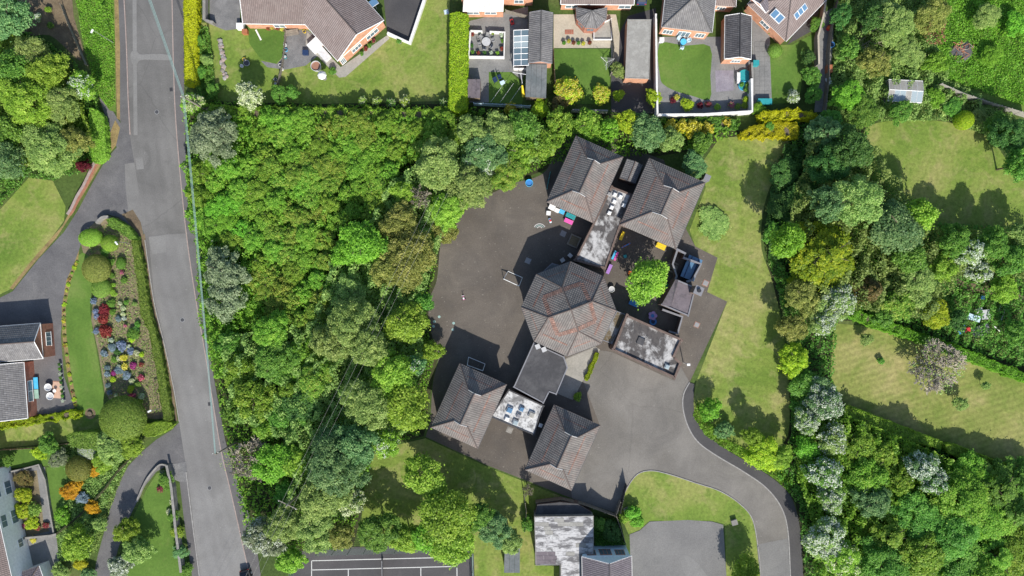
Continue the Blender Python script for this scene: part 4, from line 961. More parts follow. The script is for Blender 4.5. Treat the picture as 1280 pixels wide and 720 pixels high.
# octagonal hall: a four-sided pyramid with cut corners
oc = P(710.9, 386.1, ZE + 0.3); ROT = math.radians(-2); RO = 59.1 * (CAM_H - ZE - 0.3) / FPX
hall = thing('octagonal_hall', 'octagonal tiled hall with red tile chevrons at the centre', 'building', (oc.x, oc.y, 0), 0)
ze, za = ZE + 0.3, ZE + 0.3 + 4.3
ang = [math.radians(90) + ROT - k * math.pi / 4 for k in range(8)]       # clockwise from the top
V8 = [Vector((RO * math.cos(a), RO * math.sin(a), ze)) for a in ang]
MB().prism([(v.x * 0.93, v.y * 0.93) for v in V8], 0, ze - 0.05, top=False).build('wall', M['brick_brown'], hall)
MB().prism([(v.x * 0.995, v.y * 0.995) for v in V8], ze - 0.1, ze - 0.03).build('soffit', M['charcoal'], hall)
apex = Vector((0, 0, za)); KM = 0.48
def midpt(a): return Vector((KM * RO * math.cos(a), KM * RO * math.sin(a), za - (za - ze) * (KM * math.cos(math.pi / 4) / math.cos(math.pi / 8))))
# main planes between vertices (0,1),(2,3),(4,5),(6,7); corner facets between (1,2),(3,4),(5,6),(7,0)
for k in range(0, 8, 2):
    a0 = (ang[k] + ang[k] - math.pi / 4) / 2
    m_prev = midpt(a0 + math.pi / 4); m_next = midpt(a0 - math.pi / 4)
    s_ = slope(hall, [V8[k + 1], V8[k], m_prev, apex, m_next], 'tile_school', bands=((0.22, 0.255, 0.12, 0.88),))
    n = (V8[k] - V8[k + 1]).cross(m_prev - V8[k + 1]).normalized(); n = n if n.z > 0 else -n
    em = (V8[k] + V8[k + 1]) / 2; tip = em.lerp(apex, 0.36); qa = m_prev.lerp(apex, 0.10); qb = m_next.lerp(apex, 0.10)
    for q in (qa, qb): strip_on_plane(s_, q.lerp(tip, 0.04), tip, n, 0.7, 0.055 if q is qa else 0.062, 'tile_red')
    kk = (k + 1) % 8
    slope(hall, [V8[(k + 2) % 8], V8[k + 1], m_next], 'tile_school', bands=((0.30, 0.345, 0.15, 0.85),))
    ridge(hall, m_next + Vector((0, 0, .04)), apex + Vector((0, 0, .04)), 'tile_brown')
    for v in (V8[k + 1], V8[(k + 2) % 8]): ridge(hall, v + Vector((0, 0, .04)), m_next + Vector((0, 0, .04)), 'tile_brown', 0.09, 'hip_cap')
for k in range(8):
    a, b = V8[k] * 0.93, V8[(k + 1) % 8] * 0.93; m = (a + b) / 2; nn = Vector((m.x, m.y, 0)).normalized()
    if k in (5, 6, 7, 0): window(hall, (m.x, m.y, 2.4), (nn.x, nn.y), 3.2, 1.5, bars=3)
    MB().tube([V8[k] * 1.005 - Vector((0, 0, .05)), V8[(k + 1) % 8] * 1.005 - Vector((0, 0, .05))], 0.06, 5).build('gutter', M['charcoal'], hall)
MB().box((0, 0, 0), (1, 1, 1)).v
t = flat_block('school_link', 'small dark lean-to roof on the upper left of the octagonal hall', 'building', [(677, 341), (690, 329), (704, 333), (690, 350), (678, 352)], 3.2, 'felt_grey', 'brick_brown', 'lead', 0.15, 0.06)

t = flat_block('school_link', 'flat white-stained link roof with dome rooflights between upper pavilions', 'building', [(764, 233), (790, 243), (777, 278), (757, 336), (718, 326), (743, 276)], 3.3, 'felt_white', 'brick_brown', 'brick_brown', 0.3, 0.16)
SEAM1 = t
for i, (x, y) in enumerate([(768.7, 243), (775.7, 245.7), (768, 251.7), (780, 256.5), (764.7, 259), (761.7, 266)]): rooflight(t, x, y, 3.3, 0.62, -0.4, 'white')
rooflight(t, 761.5, 242, 3.3, 0.6, -0.4, 'grey')
pitched('store_roof', 'small slate-grey pitched store between the upper pavilions', 'building', [(779.5, 210.6), (798.7, 217.8), (0, 0), (0, 0)][:0] or [(783.7, 198.7), (803.7, 206), (793.7, 229.5), (775, 222.5)], 2.8, 0.45, 'tile_grey', 'brick_brown', ('gable', 'gable'), 0.1, fascia='charcoal')
t = flat_block('school_link', 'dark felt flat roof just below the octagonal hall', 'building', [(667, 428.5), (705, 446), (709.5, 459.6), (695.6, 493), (686.5, 490), (679.5, 504), (642, 484)], 3.5, 'felt_dark', 'brick_brown', 'lead', 0.18, 0.07, windows=False)
loc = t.location
for i in range(5):                                           # felt laid in strips
    f0, f1 = i / 5, (i + 1) / 5
    a = P(667, 428.5, 3.5).lerp(P(707, 447, 3.5), f0); b = P(667, 428.5, 3.5).lerp(P(707, 447, 3.5), f1)
    c2 = P(642, 484, 3.5).lerp(P(680, 503, 3.5), f1); d2 = P(642, 484, 3.5).lerp(P(680, 503, 3.5), f0)
    q = [p - Vector((loc.x, loc.y, 0)) for p in (a, b, c2, d2)]; cc = sum(q, Vector()) / 4
    q = [cc + (p - cc) * 0.985 for p in q]; q = [Vector((p.x, p.y, 0)) for p in q]
    MB().prism([(p.x, p.y) for p in q], 3.49, 3.512 + 0.006 * (i % 2)).build('felt_strip', M['felt_dark'], t)
def seams(t, q4, z, n, mat):
    A_, B_, C_, D_ = (P(x, y, z) - Vector((t.location.x, t.location.y, 0)) for x, y in q4)
    for i in range(n):
        q = [A_.lerp(D_, i / n), B_.lerp(C_, i / n), B_.lerp(C_, (i + 1) / n), A_.lerp(D_, (i + 1) / n)]; m = sum(q, Vector()) / 4; q = [m + (p - m) * 0.985 for p in q]
        MB().prism([(p.x, p.y) for p in q], z - 0.01, z + 0.012 + 0.008 * (i % 2)).build('felt_strip', M[mat], t)
for (x, y) in ((672.2, 433.2), (680, 436.8)):
    p = P(x, y, 3.9) - loc; MB().box((0, 0, 0.25), (0.75, 0.75, 0.5)).build('roof_vent', M['light_grey'], t, (p.x, p.y, 3.5), 0.4)
t = flat_block('school_link', 'pale flat roof with mixed rooflights between the lower pavilions', 'building', [(636, 487), (680, 507), (674, 522), (668, 544), (613, 521)], 3.1, 'felt_white2', 'brick_brown', 'felt_dark', 0.2, 0.1)
for (x, y, s_, d) in [(637, 512.4, 0.95, 'glass_blue'), (652, 511.5, 0.75, 'glass_blue'), (648.3, 519.7, 0.7, 'lead'), (633.6, 523.7, 0.7, 'white'), (644.3, 528.3, 0.85, 'glass_pale'), (664.5, 518.5, 0.95, 'felt_stone')]: rooflight(t, x, y, 3.1, s_, -0.4, d)
rooflight(t, 676, 532, 3.1, 0.6, -0.4, 'light_grey')
t = flat_block('school_link', 'narrow mossy flat roof between octagonal hall and boiler block', 'building', [(771, 389), (782, 393), (765, 430), (753, 425)], 2.9, 'moss_roof', 'brick_brown', 'lead', 0.12, 0.06)
t = flat_block('boiler_block', 'L-shaped flat roof with white stains and brown parapet beside the forecourt', 'building', [(782.5, 393), (852.4, 424), (842.5, 445.5), (851, 453.5), (843.5, 473), (765, 437.5)], 3.6, 'felt_white', 'brick_brown', 'brick_brown', 0.34, 0.4)
seams(SEAM1, [(762, 240), (785, 249), (756, 330), (724, 322)], 3.3, 9, 'felt_white'); seams(t, [(785, 400), (770, 434), (832, 463), (846, 428)], 3.6, 7, 'felt_white')
rooflight(t, 834, 458.3, 3.6, 0.75, -0.4, 'glass_pale')
p = P(801, 426.6, 3.7) - t.location; MB().box((0, 0, 0.1), (1.1, 1.1, 0.2)).build('roof_hatch', M['felt_dark'], t, (p.x, p.y, 3.6), -0.4)
t = flat_block('boiler_house', 'small purple-brown flat roofed boiler house with a chimney', 'building', [(844.5, 349), (869.5, 359.5), (860.5, 395), (827, 381)], 3.4, 'felt_purple', 'brick_brown', 'lead', 0.2, 0.14)
q = [P(*a) - t.location for a in ((844.5, 349, 3.6), (847.5, 350.2, 3.6), (838, 383, 3.6), (827, 381, 3.6))]
MB().add([(q[0].x, q[0].y, 3.6), (q[1].x, q[1].y, 3.9), (q[2].x, q[2].y, 3.9), (q[3].x, q[3].y, 3.6), (q[1].x, q[1].y, 3.5), (q[2].x, q[2].y, 3.5)], [(0, 3, 2, 1), (1, 2, 5, 4)]).build('lead_apron', M['felt_purple'], t)
p = P(873.3, 363.3, 6.2) - t.location
ch = MB().box((0, 0, 3.1), (1.15, 1.15, 6.2)).build('chimney', M['brick_brown'], t, (p.x, p.y, 0), -0.4); MB().box((0, 0, 6.25), (1.35, 1.35, 0.14)).build('chimney_cap', M['lead'], ch); MB().cyl((0, 0, 6.3), 0.3, 0.35, 10).build('flue', M['black'], ch)
# walled yards east of the courtyard
wall([(845, 311), (857, 317), (854, 322), (876.5, 330), (866, 350), (858, 352)], 2.3, 0.28, 'brick_brown', 'low brick wall around the bin yard with the blue container', name='yard_wall', cop='lead')
wall([(828, 387), (853, 396), (847, 417), (836, 414)], 2.0, 0.25, 'brick_brown', 'brick walled yard in front of the boiler block', name='yard_wall', cop='lead')
wall([(829, 381), (846, 345), (841, 330), (847, 312)], 2.0, 0.22, 'brick_brown', 'dark wall between courtyard and bin yard', name='yard_wall', cop='lead')
t = thing('container', 'blue covered container standing in the brick bin yard', 'container', P(861.5, 335.5), -0.4)
MB().box((0, 0, 0.65), (2.2, 3.6, 1.3)).build('body', M['navy'], t); MB().box((0, 0, 1.37), (2.35, 3.75, 0.12)).build('lid', M['glass_blue'], t)
for s_ in (-0.6, 0.6): MB().box((s_, 0, 1.47), (0.12, 3.6, 0.08)).build('lid_rib', M['navy'], t)

# ================================================================== NORTHERN HOUSES
pitched('house', 'long brown roof of the bungalow at the top left', 'house', [(304, -74), (304, 28.5), (392, 31), (386, -74)], 2.7, 2.6, 'tile_brown', 'brick_orange', ('gable', 'gable'), 0.2, wins=[('-v', 0, 1.8, 1.3, 1.1)])
pitched('house', 'angled brown and dark tiled house with orange gable wall', 'house', [(315, -45), (372.5, -95), (480, 26), (422, 76)], 2.75, 2.75, 'tile_rose', 'brick_orange', ('gable', 'gable'), 0.15, tile2=None, wins=[('u', 2.2, 2.4, 1.5, 1.2), ('u', -1.2, 1.9, 1.5, 1.2), ('u', -4.2, 0.9, 1.2, 1.9)], endover=0.12)
t = thing('solar_panel', 'small blue solar panel at the top edge behind the dark roof', 'panel', P(467, 3, 2.6)); MB().box((0, 0, 0), (1.2, 1.0, 0.06), 0.6).build('cells', M['glass_blue'], t); MB().box((0, 0, -0.06), (1.3, 1.1, 0.05), 0.6).build('frame', M['silver'], t); MB().cyl((0, 0, -2.6), 0.05, 2.55, 6).build('mast', M['silver'], t)
wall([(484, 41), (512, 53), (530, 0), (542, -40)], 1.0, 0.35, 'render_white', 'angled white rendered wall around the dark yard', cop='render_white')
wall([(255, -40), (255, 24), (266, 28)], 1.2, 0.4, 'concrete', 'pale block wall by the gravel yard at top left', cop='concrete')
# first brick house with white lean-to
pitched('house', 'brick house with orange walls behind the white lean-to', 'house', [(574, -70), (574, -6), (668, -6), (668, -70)], 4.4, 2.4, 'tile_brown', 'brick_orange', ('gable', 'gable'), 0.2, wins=[('-v', 3.5, 1.5, 1.6, 1.2)])
t = thing('lean_to', 'white ribbed lean-to roof with windows on the brick house', 'sunroom', P(604.5, 12))
A, B, C, D = (P(*q) - t.location for q in ((580, -8, 3.1), (630.5, -8, 3.1), (629.5, 14.5, 2.5), (578.5, 14.5, 2.5)))
n_ = 17; me = None
for i in range(n_):                                          # roof sheets
    a, b = A.lerp(B, i / n_), A.lerp(B, (i + 0.9) / n_); d, c_ = D.lerp(C, i / n_), D.lerp(C, (i + 0.9) / n_)
    MB().add([tuple(x) for x in (d, c_, b, a)] + [tuple(x - Vector((0, 0, .05))) for x in (d, c_, b, a)], [(0, 1, 2, 3), (7, 6, 5, 4), (0, 4, 5, 1), (1, 5, 6, 2), (2, 6, 7, 3), (3, 7, 4, 0)]).build('roof_sheet', M['render_white'], t)
wl2 = MB().prism([(D.x + .1, D.y + .1), (C.x - .1, C.y + .1), (B.x - .1, B.y), (A.x + .1, A.y)], 0, 2.42, top=False).build('wall', M['brick_orange'], t)
for x in (-1.6, 1.2): window(t, (x, D.y + 0.1, 1.75), (0, -1), 1.9, 0.9)
MB().box(((A.x + B.x) / 2, A.y - 0.3, 2.4), (6.2, 0.4, 0.4)).build('box_gutter', M['lead'], t)
fence([(632, 12), (662, 20)], 1.5, 'wood_grey', 'timber side fence by the first brick house', 1.2)
pitched('garage', 'grey-brown tiled garage with a central ridge between gardens', 'garage', [(662, 15.5), (691, 15.5), (690, 79), (660.5, 79)], 2.6, 0.9, 'tile_grey', 'brick_orange', ('gable', 'gable'), 0.08, wins=[], fascia='lead', ridge_mat='tile_grey')
# glass lean-to, panes one by one
t = thing('glasshouse', 'white framed glass lean-to beside the tiled garage', 'greenhouse', P(652, 60)); lc = t.location
X0, X1 = P(642, 60, 2.2).x - lc.x, P(660.8, 60, 2.5).x - lc.x; Y0, Y1 = P(650, 82, 2.3).y - lc.y, P(650, 37.5, 2.3).y - lc.y
ny = 6
for i in range(2):
    for j in range(ny):
        xa, xb = X0 + (X1 - X0) * i / 2 + .04, X0 + (X1 - X0) * (i + 1) / 2 - .04; ya, yb = Y0 + (Y1 - Y0) * j / ny + .04, Y0 + (Y1 - Y0) * (j + 1) / ny - .04
        za_, zb_ = 2.2 + 0.3 * i / 2, 2.2 + 0.3 * (i + 1) / 2
        MB().add([(xa, ya, za_), (xb, ya, zb_), (xb, yb, zb_), (xa, yb, za_)], [(0, 1, 2, 3)]).build('pane', M['glass_pale' if (j in (3, 4)) else 'glass'], t)
fr = MB()
for i in range(3): fr.tube([(X0 + (X1 - X0) * i / 2, Y0, 2.22 + 0.15 * i), (X0 + (X1 - X0) * i / 2, Y1, 2.22 + 0.15 * i)], 0.05, 4)
for j in range(ny + 1): fr.tube([(X0, Y0 + (Y1 - Y0) * j / ny, 2.23), (X1, Y0 + (Y1 - Y0) * j / ny, 2.53)], 0.05, 4)
for x, y in ((X0, Y0), (X0, Y1), (X1, Y0), (X1, Y1)): fr.box((x, y, 1.1), (0.1, 0.1, 2.2))
fr.build('frame', M['pvc'], t); MB().box(((X0 + X1) / 2, Y0, 0.5), (X1 - X0, 0.1, 1.0)).build('base_wall', M['pvc'], t); MB().box((X0, (Y0 + Y1) / 2, 0.5), (0.1, Y1 - Y0 - .12, 1.0)).build('base_wall', M['pvc'], t)
def panel_roof(name, label, cat, px, z, mat, n, wallmat, slope_=0.1):
    ps = [P(x, y, z) for x, y in px]; c = sum(ps, Vector()) / 4; c.z = 0; t = thing(name, label, cat, c)
    a, b, cc, d = (p - c for p in ps)
    MB().prism([(p.x * 0.96, p.y * 0.96) for p in (a, b, cc, d)], 0, z - 0.06, top=False).build('wall', M[wallmat], t)
    for i in range(n):
        q = [a.lerp(b, i / n), a.lerp(b, (i + 0.97) / n), d.lerp(cc, (i + 0.97) / n), d.lerp(cc, i / n)]
        MB().prism([(p.x, p.y) for p in q], z - 0.05, z + 0.02 * (i % 2)).build('roof_sheet', M[mat], t)
    return t
panel_roof('shed', 'blue-grey felt shed roof below the tiled garage', 'shed', [(658, 80), (684, 80.5), (682.7, 122.7), (656.7, 121)], 2.3, 'felt_grey', 4, 'wood')
panel_roof('shed', 'small dark brown shed beside the clipped yellow-green hedge', 'shed', [(584.4, 99), (601, 99), (600, 122.7), (585, 122)], 2.0, 'felt_purple', 3, 'wood')
wall([(588, 38.5), (603, 39)], 0.9, 0.2, 'render_white', 'white low wall at upper left of the sunken patio', cop='render_white'); wall([(612, 39.5), (631, 40), (630, 71), (586, 70.5), (588, 39)], 0.9, 0.2, 'render_white', 'white low wall enclosing the sunken patio', cop='render_white')
fence([(592, 128.5), (628, 130), (663, 132)], 1.7, 'pale_blue', 'pale blue-white fence along the bottom of the first garden')
# second house: octagonal sunroom
pitched('house', 'wide brown roofed brick house behind the octagonal sunroom', 'house', [(701, -80), (701, 4.5), (793, 6), (793, -80)], 2.8, 2.4, 'tile_brown', 'brick_orange', ('gable', 'gable'), 0.2, wins=[('-v', -4, 2.0, 1.4, 1.1), ('-v', 4.6, 2.0, 1.4, 1.1)])
c = P(740, 18, 2.5); t = thing('sunroom', 'octagonal tiled sunroom projecting onto the cream patio', 'sunroom', (c.x, c.y, 0))
pts = [P(x, y, 2.5) - c for x, y in ((720, 9), (720.5, 23.5), (731, 34.8), (746, 35.8), (758, 24.5), (759, 9))]; pts = [Vector((p.x, p.y, 2.5)) for p in pts]
ap = P(740, 13, 3.8) - c; ap.z = 3.8
MB().prism([(p.x * .95, p.y * .95) for p in pts], 0, 2.45, top=False).build('wall', M['brick_red'], t)
for i in range(5):
    slope(t, [pts[i], pts[i + 1], ap], 'tile_grey'); ridge(t, pts[i], ap, 'tile_grey', 0.07, 'hip_cap')
    if 0 < i < 4:
        m = (pts[i] + pts[i + 1]) / 2 * 0.95; d = pts[i + 1] - pts[i]; nn = Vector((d.y, -d.x, 0)).normalized(); nn = nn if nn.dot(Vector((m.x, m.y, 0))) > 0 else -nn
        window(t, (m.x, m.y, 1.6), (nn.x, nn.y), 1.2, 1.1, 'brick_red')
MB().tube([p + Vector((0, 0, -.04)) for p in pts], 0.06, 5).build('gutter', M['brick_red'], t)
t = flat_block('terrace', 'raised pale deck right of the octagonal sunroom', 'deck', [(742, 34), (764, 24), (764.5, 50), (742, 50)], 0.4, 'slabs', 'concrete', 'pvc', 0.1, 0.3)
flat_block('garage', 'flat stone-grey roofed garage with dark doors', 'garage', [(784.5, 24.5), (813.8, 24.5), (811, 98.5), (781.6, 97.5)], 2.5, 'felt_stone', 'brick_orange', 'felt_stone', 0.12, 0.05)
wall([(715.5, 137), (738, 137.5), (760, 138)], 1.6, 0.15, 'render_white', 'short pale wall below the yellow shrubs', cop='concrete')
# third house
pitched('house', 'brick house with grey hipped roof above the striped lawn', 'house', [(838, -60), (901, -60), (890, 36.5), (827.5, 38)], 3.6, 3.0, 'tile_grey', 'brick_orange', ('gable', 'hip'), 0.2, wins=[('u', -2.6, 1.6, 1.5, 1.6), ('u', 0, 2.0, 1.3, 2.0), ('u', 2.6, 1.5, 1.5, 1.6)], ridge_mat='tile_grey')
pitched('house_wing', 'brown roofed side wing right of the hipped brick house', 'house', [(891, -50), (924, -50), (919, 7), (889, 8)], 2.6, 1.2, 'tile_brown', 'brick_orange', ('gable', 'hip'), 0.15, wins=[('u', 0, 1.4, 1.4, 1.1)])
pitched('garage', 'dark grey tiled garage with orange gable between two gardens', 'garage', [(907, 19.5), (939, 19.5), (939, 73.5), (905.5, 74.5)], 2.5, 1.0, 'tile_dark', 'brick_orange', ('gable', 'gable'), 0.08, wins=[('u', 0, 1.5, 1.5, 1.0)], ridge_mat='tile_dark', endover=0.05)
wall([(820, 17), (820.5, 60), (821, 100), (822, 143)], 1.9, 0.22, 'render_white', 'tall white wall between flat garage and striped lawn', cop='render_white')
wall([(822, 143.5), (880, 143), (940.5, 139), (940, 98)], 1.9, 0.3, 'render_white', 'long white wall at the bottom of the slate garden', cop='render_white')
wall([(941, 98), (940, 78)], 1.7, 0.2, 'brick_brown', 'short brick wall beside the dark tiled garage', cop='concrete')
# skylight house
SK = [(1025, -88), (1072, -41), (982, 52), (935, 5)]
t = pitched('house', 'rose-brown roofed house with two sets of roof windows', 'house', SK, 2.7, 2.3, 'tile_rose', 'brick_orange', ('gable', 'hip'), 0.2, wins=[('u', 0, 1.8, 1.5, 1.1)], ridge_mat='tile_rose')
th_ = math.atan2(2.3, rect_fit(SK, 2.7)[2] / 2)
def velux(root, px, py, z, along, up, n, face):
    """roof window lying on a slope: face 'u' (hip end) or 'v' (long side)"""
    p = P(px, py, z) - Vector(root.location); r0 = root.rotation_euler.z; c_, s_ = math.cos(-r0), math.sin(-r0)
    dims = (up, along, 0.12) if face == 'u' else (along, up, 0.12)
    o = link('roof_window', MB().box((0, 0, 0), dims).mesh('roof_window'), M['silver'], root, (p.x * c_ - p.y * s_, p.x * s_ + p.y * c_, z + 0.06))
    o.rotation_euler = (0, th_, 0) if face == 'u' else (-th_, 0, 0)
    for k in range(n):
        q = (k + 0.5) / n * along - along / 2; d2 = (up * 0.8, along / n * 0.82, 0.04)
        link('pane', MB().box((0, 0, 0), d2 if face == 'u' else (d2[1], d2[0], d2[2])).mesh('pane'), M['glass_blue'], o, (0, q, 0.055) if face == 'u' else (q, 0, 0.055))
velux(t, 971.5, 20.5, 3.72, 2.1, 1.35, 2, 'u'); velux(t, 1000.5, 14.5, 3.58, 2.6, 1.1, 3, 'v')
pitched('house_wing', 'dark tiled corner wing left of the roof window house', 'house', [(966, -31), (985, -13), (957, 16), (938, -2)], 3.4, 0.7, 'tile_purple', 'brick_orange', ('gable', 'gable'), 0.15)

# ================================================================== WESTERN HOUSES
pitched('house_wing', 'gabled wing of the grey roofed bungalow facing the driveway', 'house', [(-72, 413), (-70, 458), (55.5, 447), (49, 405)], 3.1, 1.75, 'tile_grey', 'brick_red', ('gable', 'gable'), 0.12, wins=[('u', 0.2, 2.2, 1.4, 1.3)], endover=0.08, tile2='tile_grey')
pitched('house', 'grey tiled main roof of the bungalow beside the patio', 'house', [(-90, 466), (26, 448), (36, 514.5), (-90, 540)], 2.5, 3.0, 'tile_grey', 'brick_red', ('gable', 'gable'), 0.1, wins=[('v', 0.3, 3.4, 1.3, 1.1)])
pitched('house', 'white rendered house with brown roof at the bottom left corner', 'house', [(-100, 610), (-18, 590), (16, 722), (-70, 760)], 5.0, 2.6, 'tile_brown', 'pvc', ('gable', 'gable'), 0.15, wins=[('v', -5.6, 2.2, 1.5, 1.4), ('v', -0.8, 2.2, 1.5, 1.4), ('v', 3.6, 1.4, 1.5, 1.1), ('v', -5.6, 2.0, 3.8, 1.2), ('v', -0.8, 2.0, 3.8, 1.2)])
pitched('porch', 'maroon tiled porch beside the white house', 'porch', [(18, 722), (46, 704), (60, 740), (30, 760)], 2.5, 0.8, 'tile_purple', 'render_white', ('hip', 'hip'), 0.1)

# ================================================================== SOUTHERN BUILDINGS
t = flat_block('hall_building', 'low building with white weathered sheet roof at the bottom', 'building', [(668, 646), (741.7, 645), (742, 694), (725.5, 694), (725.5, 790), (701, 790), (701, 706), (670, 706.5)], 3.4, 'sheet_white', 'concrete', 'concrete', 0.1, 0.04)
rs = random.Random(4)
for i in range(11):
    y0 = 647.5 + 5.25 * i; x0 = 669.0
    while x0 < 740.5:
        x1 = min(741, x0 + rs.uniform(8, 19))
        if not (y0 + 5 > 692 and x1 > 726):
            q = [P(x, y, 3.4) - t.location for x, y in ((x0, y0), (x1 - 0.3, y0), (x1 - 0.3, y0 + 5.0), (x0, y0 + 5.0))]
            MB().prism([(p.x, p.y) for p in q], 3.39, 3.425 + 0.01 * rs.random()).build('roof_sheet', M['felt_purple' if (i >= 8 and x1 < 700) else rs.choice(['sheet_white'] * 5 + ['felt_white2', 'felt_stone'])], t)
        x0 = x1
flat_block('lean_to', 'dark felt strip roof north of the white-roofed building', 'building', [(672, 631), (700, 628), (722, 630), (738, 640), (741, 644), (669, 645)], 2.3, 'felt_dark', 'brick_brown', 'felt_dark', 0.1, 0.05)
pitched('house', 'purple-grey roofed house with pale blue gable at the bottom', 'house', [(728, 790), (792, 790), (788, 695.5), (729, 694.5)], 4.6, 2.9, 'tile_purple', 'pale_blue', ('gable', 'gable'), 0.15, wins=[('u', -2.3, 1.5, 3.0, 2.0, 'brick_red'), ('u', 0, 1.9, 2.8, 2.3, 'brick_red'), ('u', 2.3, 1.5, 3.0, 2.0, 'brick_red')], endover=0.1, ridge_mat='tile_purple')
panel_roof('shed', 'small grey shed with panelled roof on the bottom lawn', 'shed', [(631, 686), (650, 685), (650, 716), (630, 716)], 2.0, 'felt_grey', 3, 'wood')
fence([(655, 618), (658, 640), (656, 665)], 1.6, 'wood_grey', 'weathered timber fence left of the white-roofed building')
fence([(670, 629), (702, 625), (728, 631), (770, 646), (776, 628)], 1.8, 'wood_grey', 'dark timber fence along the school boundary at the bottom')
fence([(771, 646), (783, 682)], 1.7, 'wood_grey', 'short fence between shaded garden and car park')

# ================================================================== UNDERGROWTH (nobody could count it)
cover('undergrowth', [(230, 126), (420, 132), (560, 134), (690, 142), (830, 148), (920, 168), (880, 185), (800, 195), (690, 205), (640, 226), (598, 248), (568, 272), (549, 300), (543, 350), (532, 382), (537, 420), (544, 445), (536, 480), (526, 542), (468, 562), (448, 648), (436, 684), (366, 690), (312, 678), (286, 560), (266, 440), (244, 270)], 'dense leafy undergrowth filling the wood between road and school', 'L_thicket', 0.1, 1.3, 0.40, 1.5, cap=50000)
cover('thicket_growth', [(236, 205), (300, 150), (440, 150), (560, 152), (560, 178), (500, 215), (470, 262), (428, 280), (408, 345), (402, 400), (330, 410), (300, 410), (300, 440), (290, 470), (276, 470), (258, 400), (252, 300), (244, 285)], 'tangled bright green growth between the young thicket trees', 'L_thicket', 1.4, 3.3, 0.34, 2.1, cap=80000, lump=2.6)
cover('undergrowth', [(990, 152), (1085, 162), (1074, 185), (1150, 278), (1290, 285), (1290, 465), (1110, 403), (1045, 398), (1038, 480), (1060, 514), (1290, 598), (1290, 730), (1006, 730), (997, 630), (968, 592), (987, 540), (987, 420), (960, 330), (967, 240)], 'dense leafy undergrowth beneath the trees on the right', 'L_green', 0.1, 1.3, 0.34, 1.5, cap=60000)
cover('scrub', [(1040, -30), (1160, -30), (1165, 40), (1180, 100), (1265, 145), (1280, 180), (1240, 175), (1185, 152), (1090, 152), (1035, 170), (1030, 140), (1042, 60)], 'tangled green scrub around the greenhouse at upper right', 'L_soft', 0.1, 1.8, 0.3, 2.2, cap=60000, lump=4)
cover('rough_grass', [(1160, -30), (1310, -30), (1310, 135), (1270, 130), (1180, 98), (1165, 40)], 'rough green meadow grass at the top right corner', 'L_bright', 0.02, 0.5, 0.28, 1.6, cat='grass', lump=5)
cover('undergrowth', [(-40, -30), (24, -30), (24, 36), (60, 50), (98, 80), (124, 120), (135, 180), (110, 215), (66, 226), (36, 222), (0, 262), (-40, 280)], 'dark undergrowth beneath the trees at the top left', 'L_green', 0.05, 1.0, 0.32, 1.2, cap=30000)
cover('rough_grass', [(92, -20), (141, -20), (144, 60), (144, 130), (137, 136), (122, 116), (108, 68)], 'bright tufted grass on the verge at the top left', 'L_bright', 0.02, 0.3, 0.22, 1.1, cat='grass', lump=4)
cover('undergrowth', [(80, 555), (140, 548), (175, 560), (150, 598), (130, 640), (112, 700), (75, 700), (70, 650), (85, 610)], 'mixed ground cover on the bank left of the lower driveway', 'L_soft', 0.05, 0.6, 0.24, 1.5, lump=3)
cover('rough_grass', [(132, 600), (150, 596), (160, 582), (152, 600), (140, 632), (130, 664), (122, 690), (116, 690), (124, 650)], 'rough grass bank along the left of the lower driveway', 'L_soft', 0.05, 0.4, 0.22, 1.6, cat='grass')
cover('ground_cover', [(120, 285), (150, 275), (168, 296), (178, 340), (184, 385), (196, 430), (206, 478), (211, 515), (150, 518), (133, 490), (126, 440), (118, 400), (122, 360), (108, 318)], 'low weeds and leaf rosettes on the flower garden soil', 'L_soft', 0.01, 0.12, 0.2, 0.35, lump=3)
cover('ground_cover', [(245, 30), (262, 36), (266, 60), (270, 105), (275, 125), (248, 126)], 'overgrown garden plants left of the rockery', 'L_green', 0.1, 0.9, 0.24, 2.0, lump=2.5)
cover('ground_cover', [(740, 645), (770, 648), (781, 680), (744, 683)], 'shaded rough grass between white-roofed building and car park', 'L_green', 0.02, 0.3, 0.2, 1.3)
cover('allotment_weeds', [(1180, 360), (1290, 380), (1290, 462), (1200, 430), (1170, 410)], 'weedy plants around the allotment clutter', 'L_soft', 0.02, 0.5, 0.22, 0.9)
cover('canopy_growth', [(290, 420), (400, 400), (420, 330), (470, 270), (500, 225), (560, 190), (680, 165), (690, 195), (600, 240), (560, 285), (540, 345), (530, 385), (532, 440), (520, 530), (470, 555), (440, 640), (370, 650), (372, 590), (360, 540), (300, 520)], 'leafy understorey of the wood between thicket and playground', 'L_soft', 2.2, 5.2, 0.36, 2.6, cap=60000, lump=4)
cover('canopy_growth', [(1000, 180), (1080, 190), (1150, 285), (1285, 300), (1285, 350), (1180, 345), (1150, 400), (1060, 385), (1000, 410), (985, 350), (975, 280)], 'leafy understorey between the eastern trees', 'L_soft', 2.2, 5.2, 0.36, 2.6, cap=40000, lump=4)
cover('canopy_growth', [(1000, 470), (1050, 515), (1180, 570), (1290, 610), (1290, 730), (1012, 730), (1005, 640), (985, 590)], 'leafy understorey of the south-eastern wood', 'L_thicket', 2.0, 4.4, 0.36, 2.6, cap=45000, lump=4)
cover('canopy_growth', [(-30, 40), (50, 55), (95, 85), (115, 130), (128, 175), (100, 205), (20, 215), (-30, 240)], 'leafy understorey of the wood at the left edge', 'L_thicket_y', 1.4, 3.6, 0.38, 2.0, cap=20000, lump=4)
cover('bramble_bank', [(978, 180), (1003, 186), (1005, 300), (975, 330), (958, 322), (954, 285), (958, 250), (968, 215)], 'dark bramble bank in the shade beside the eastern lawn', 'L_dark', 0.5, 1.5, 0.3, 2.2, lump=3)
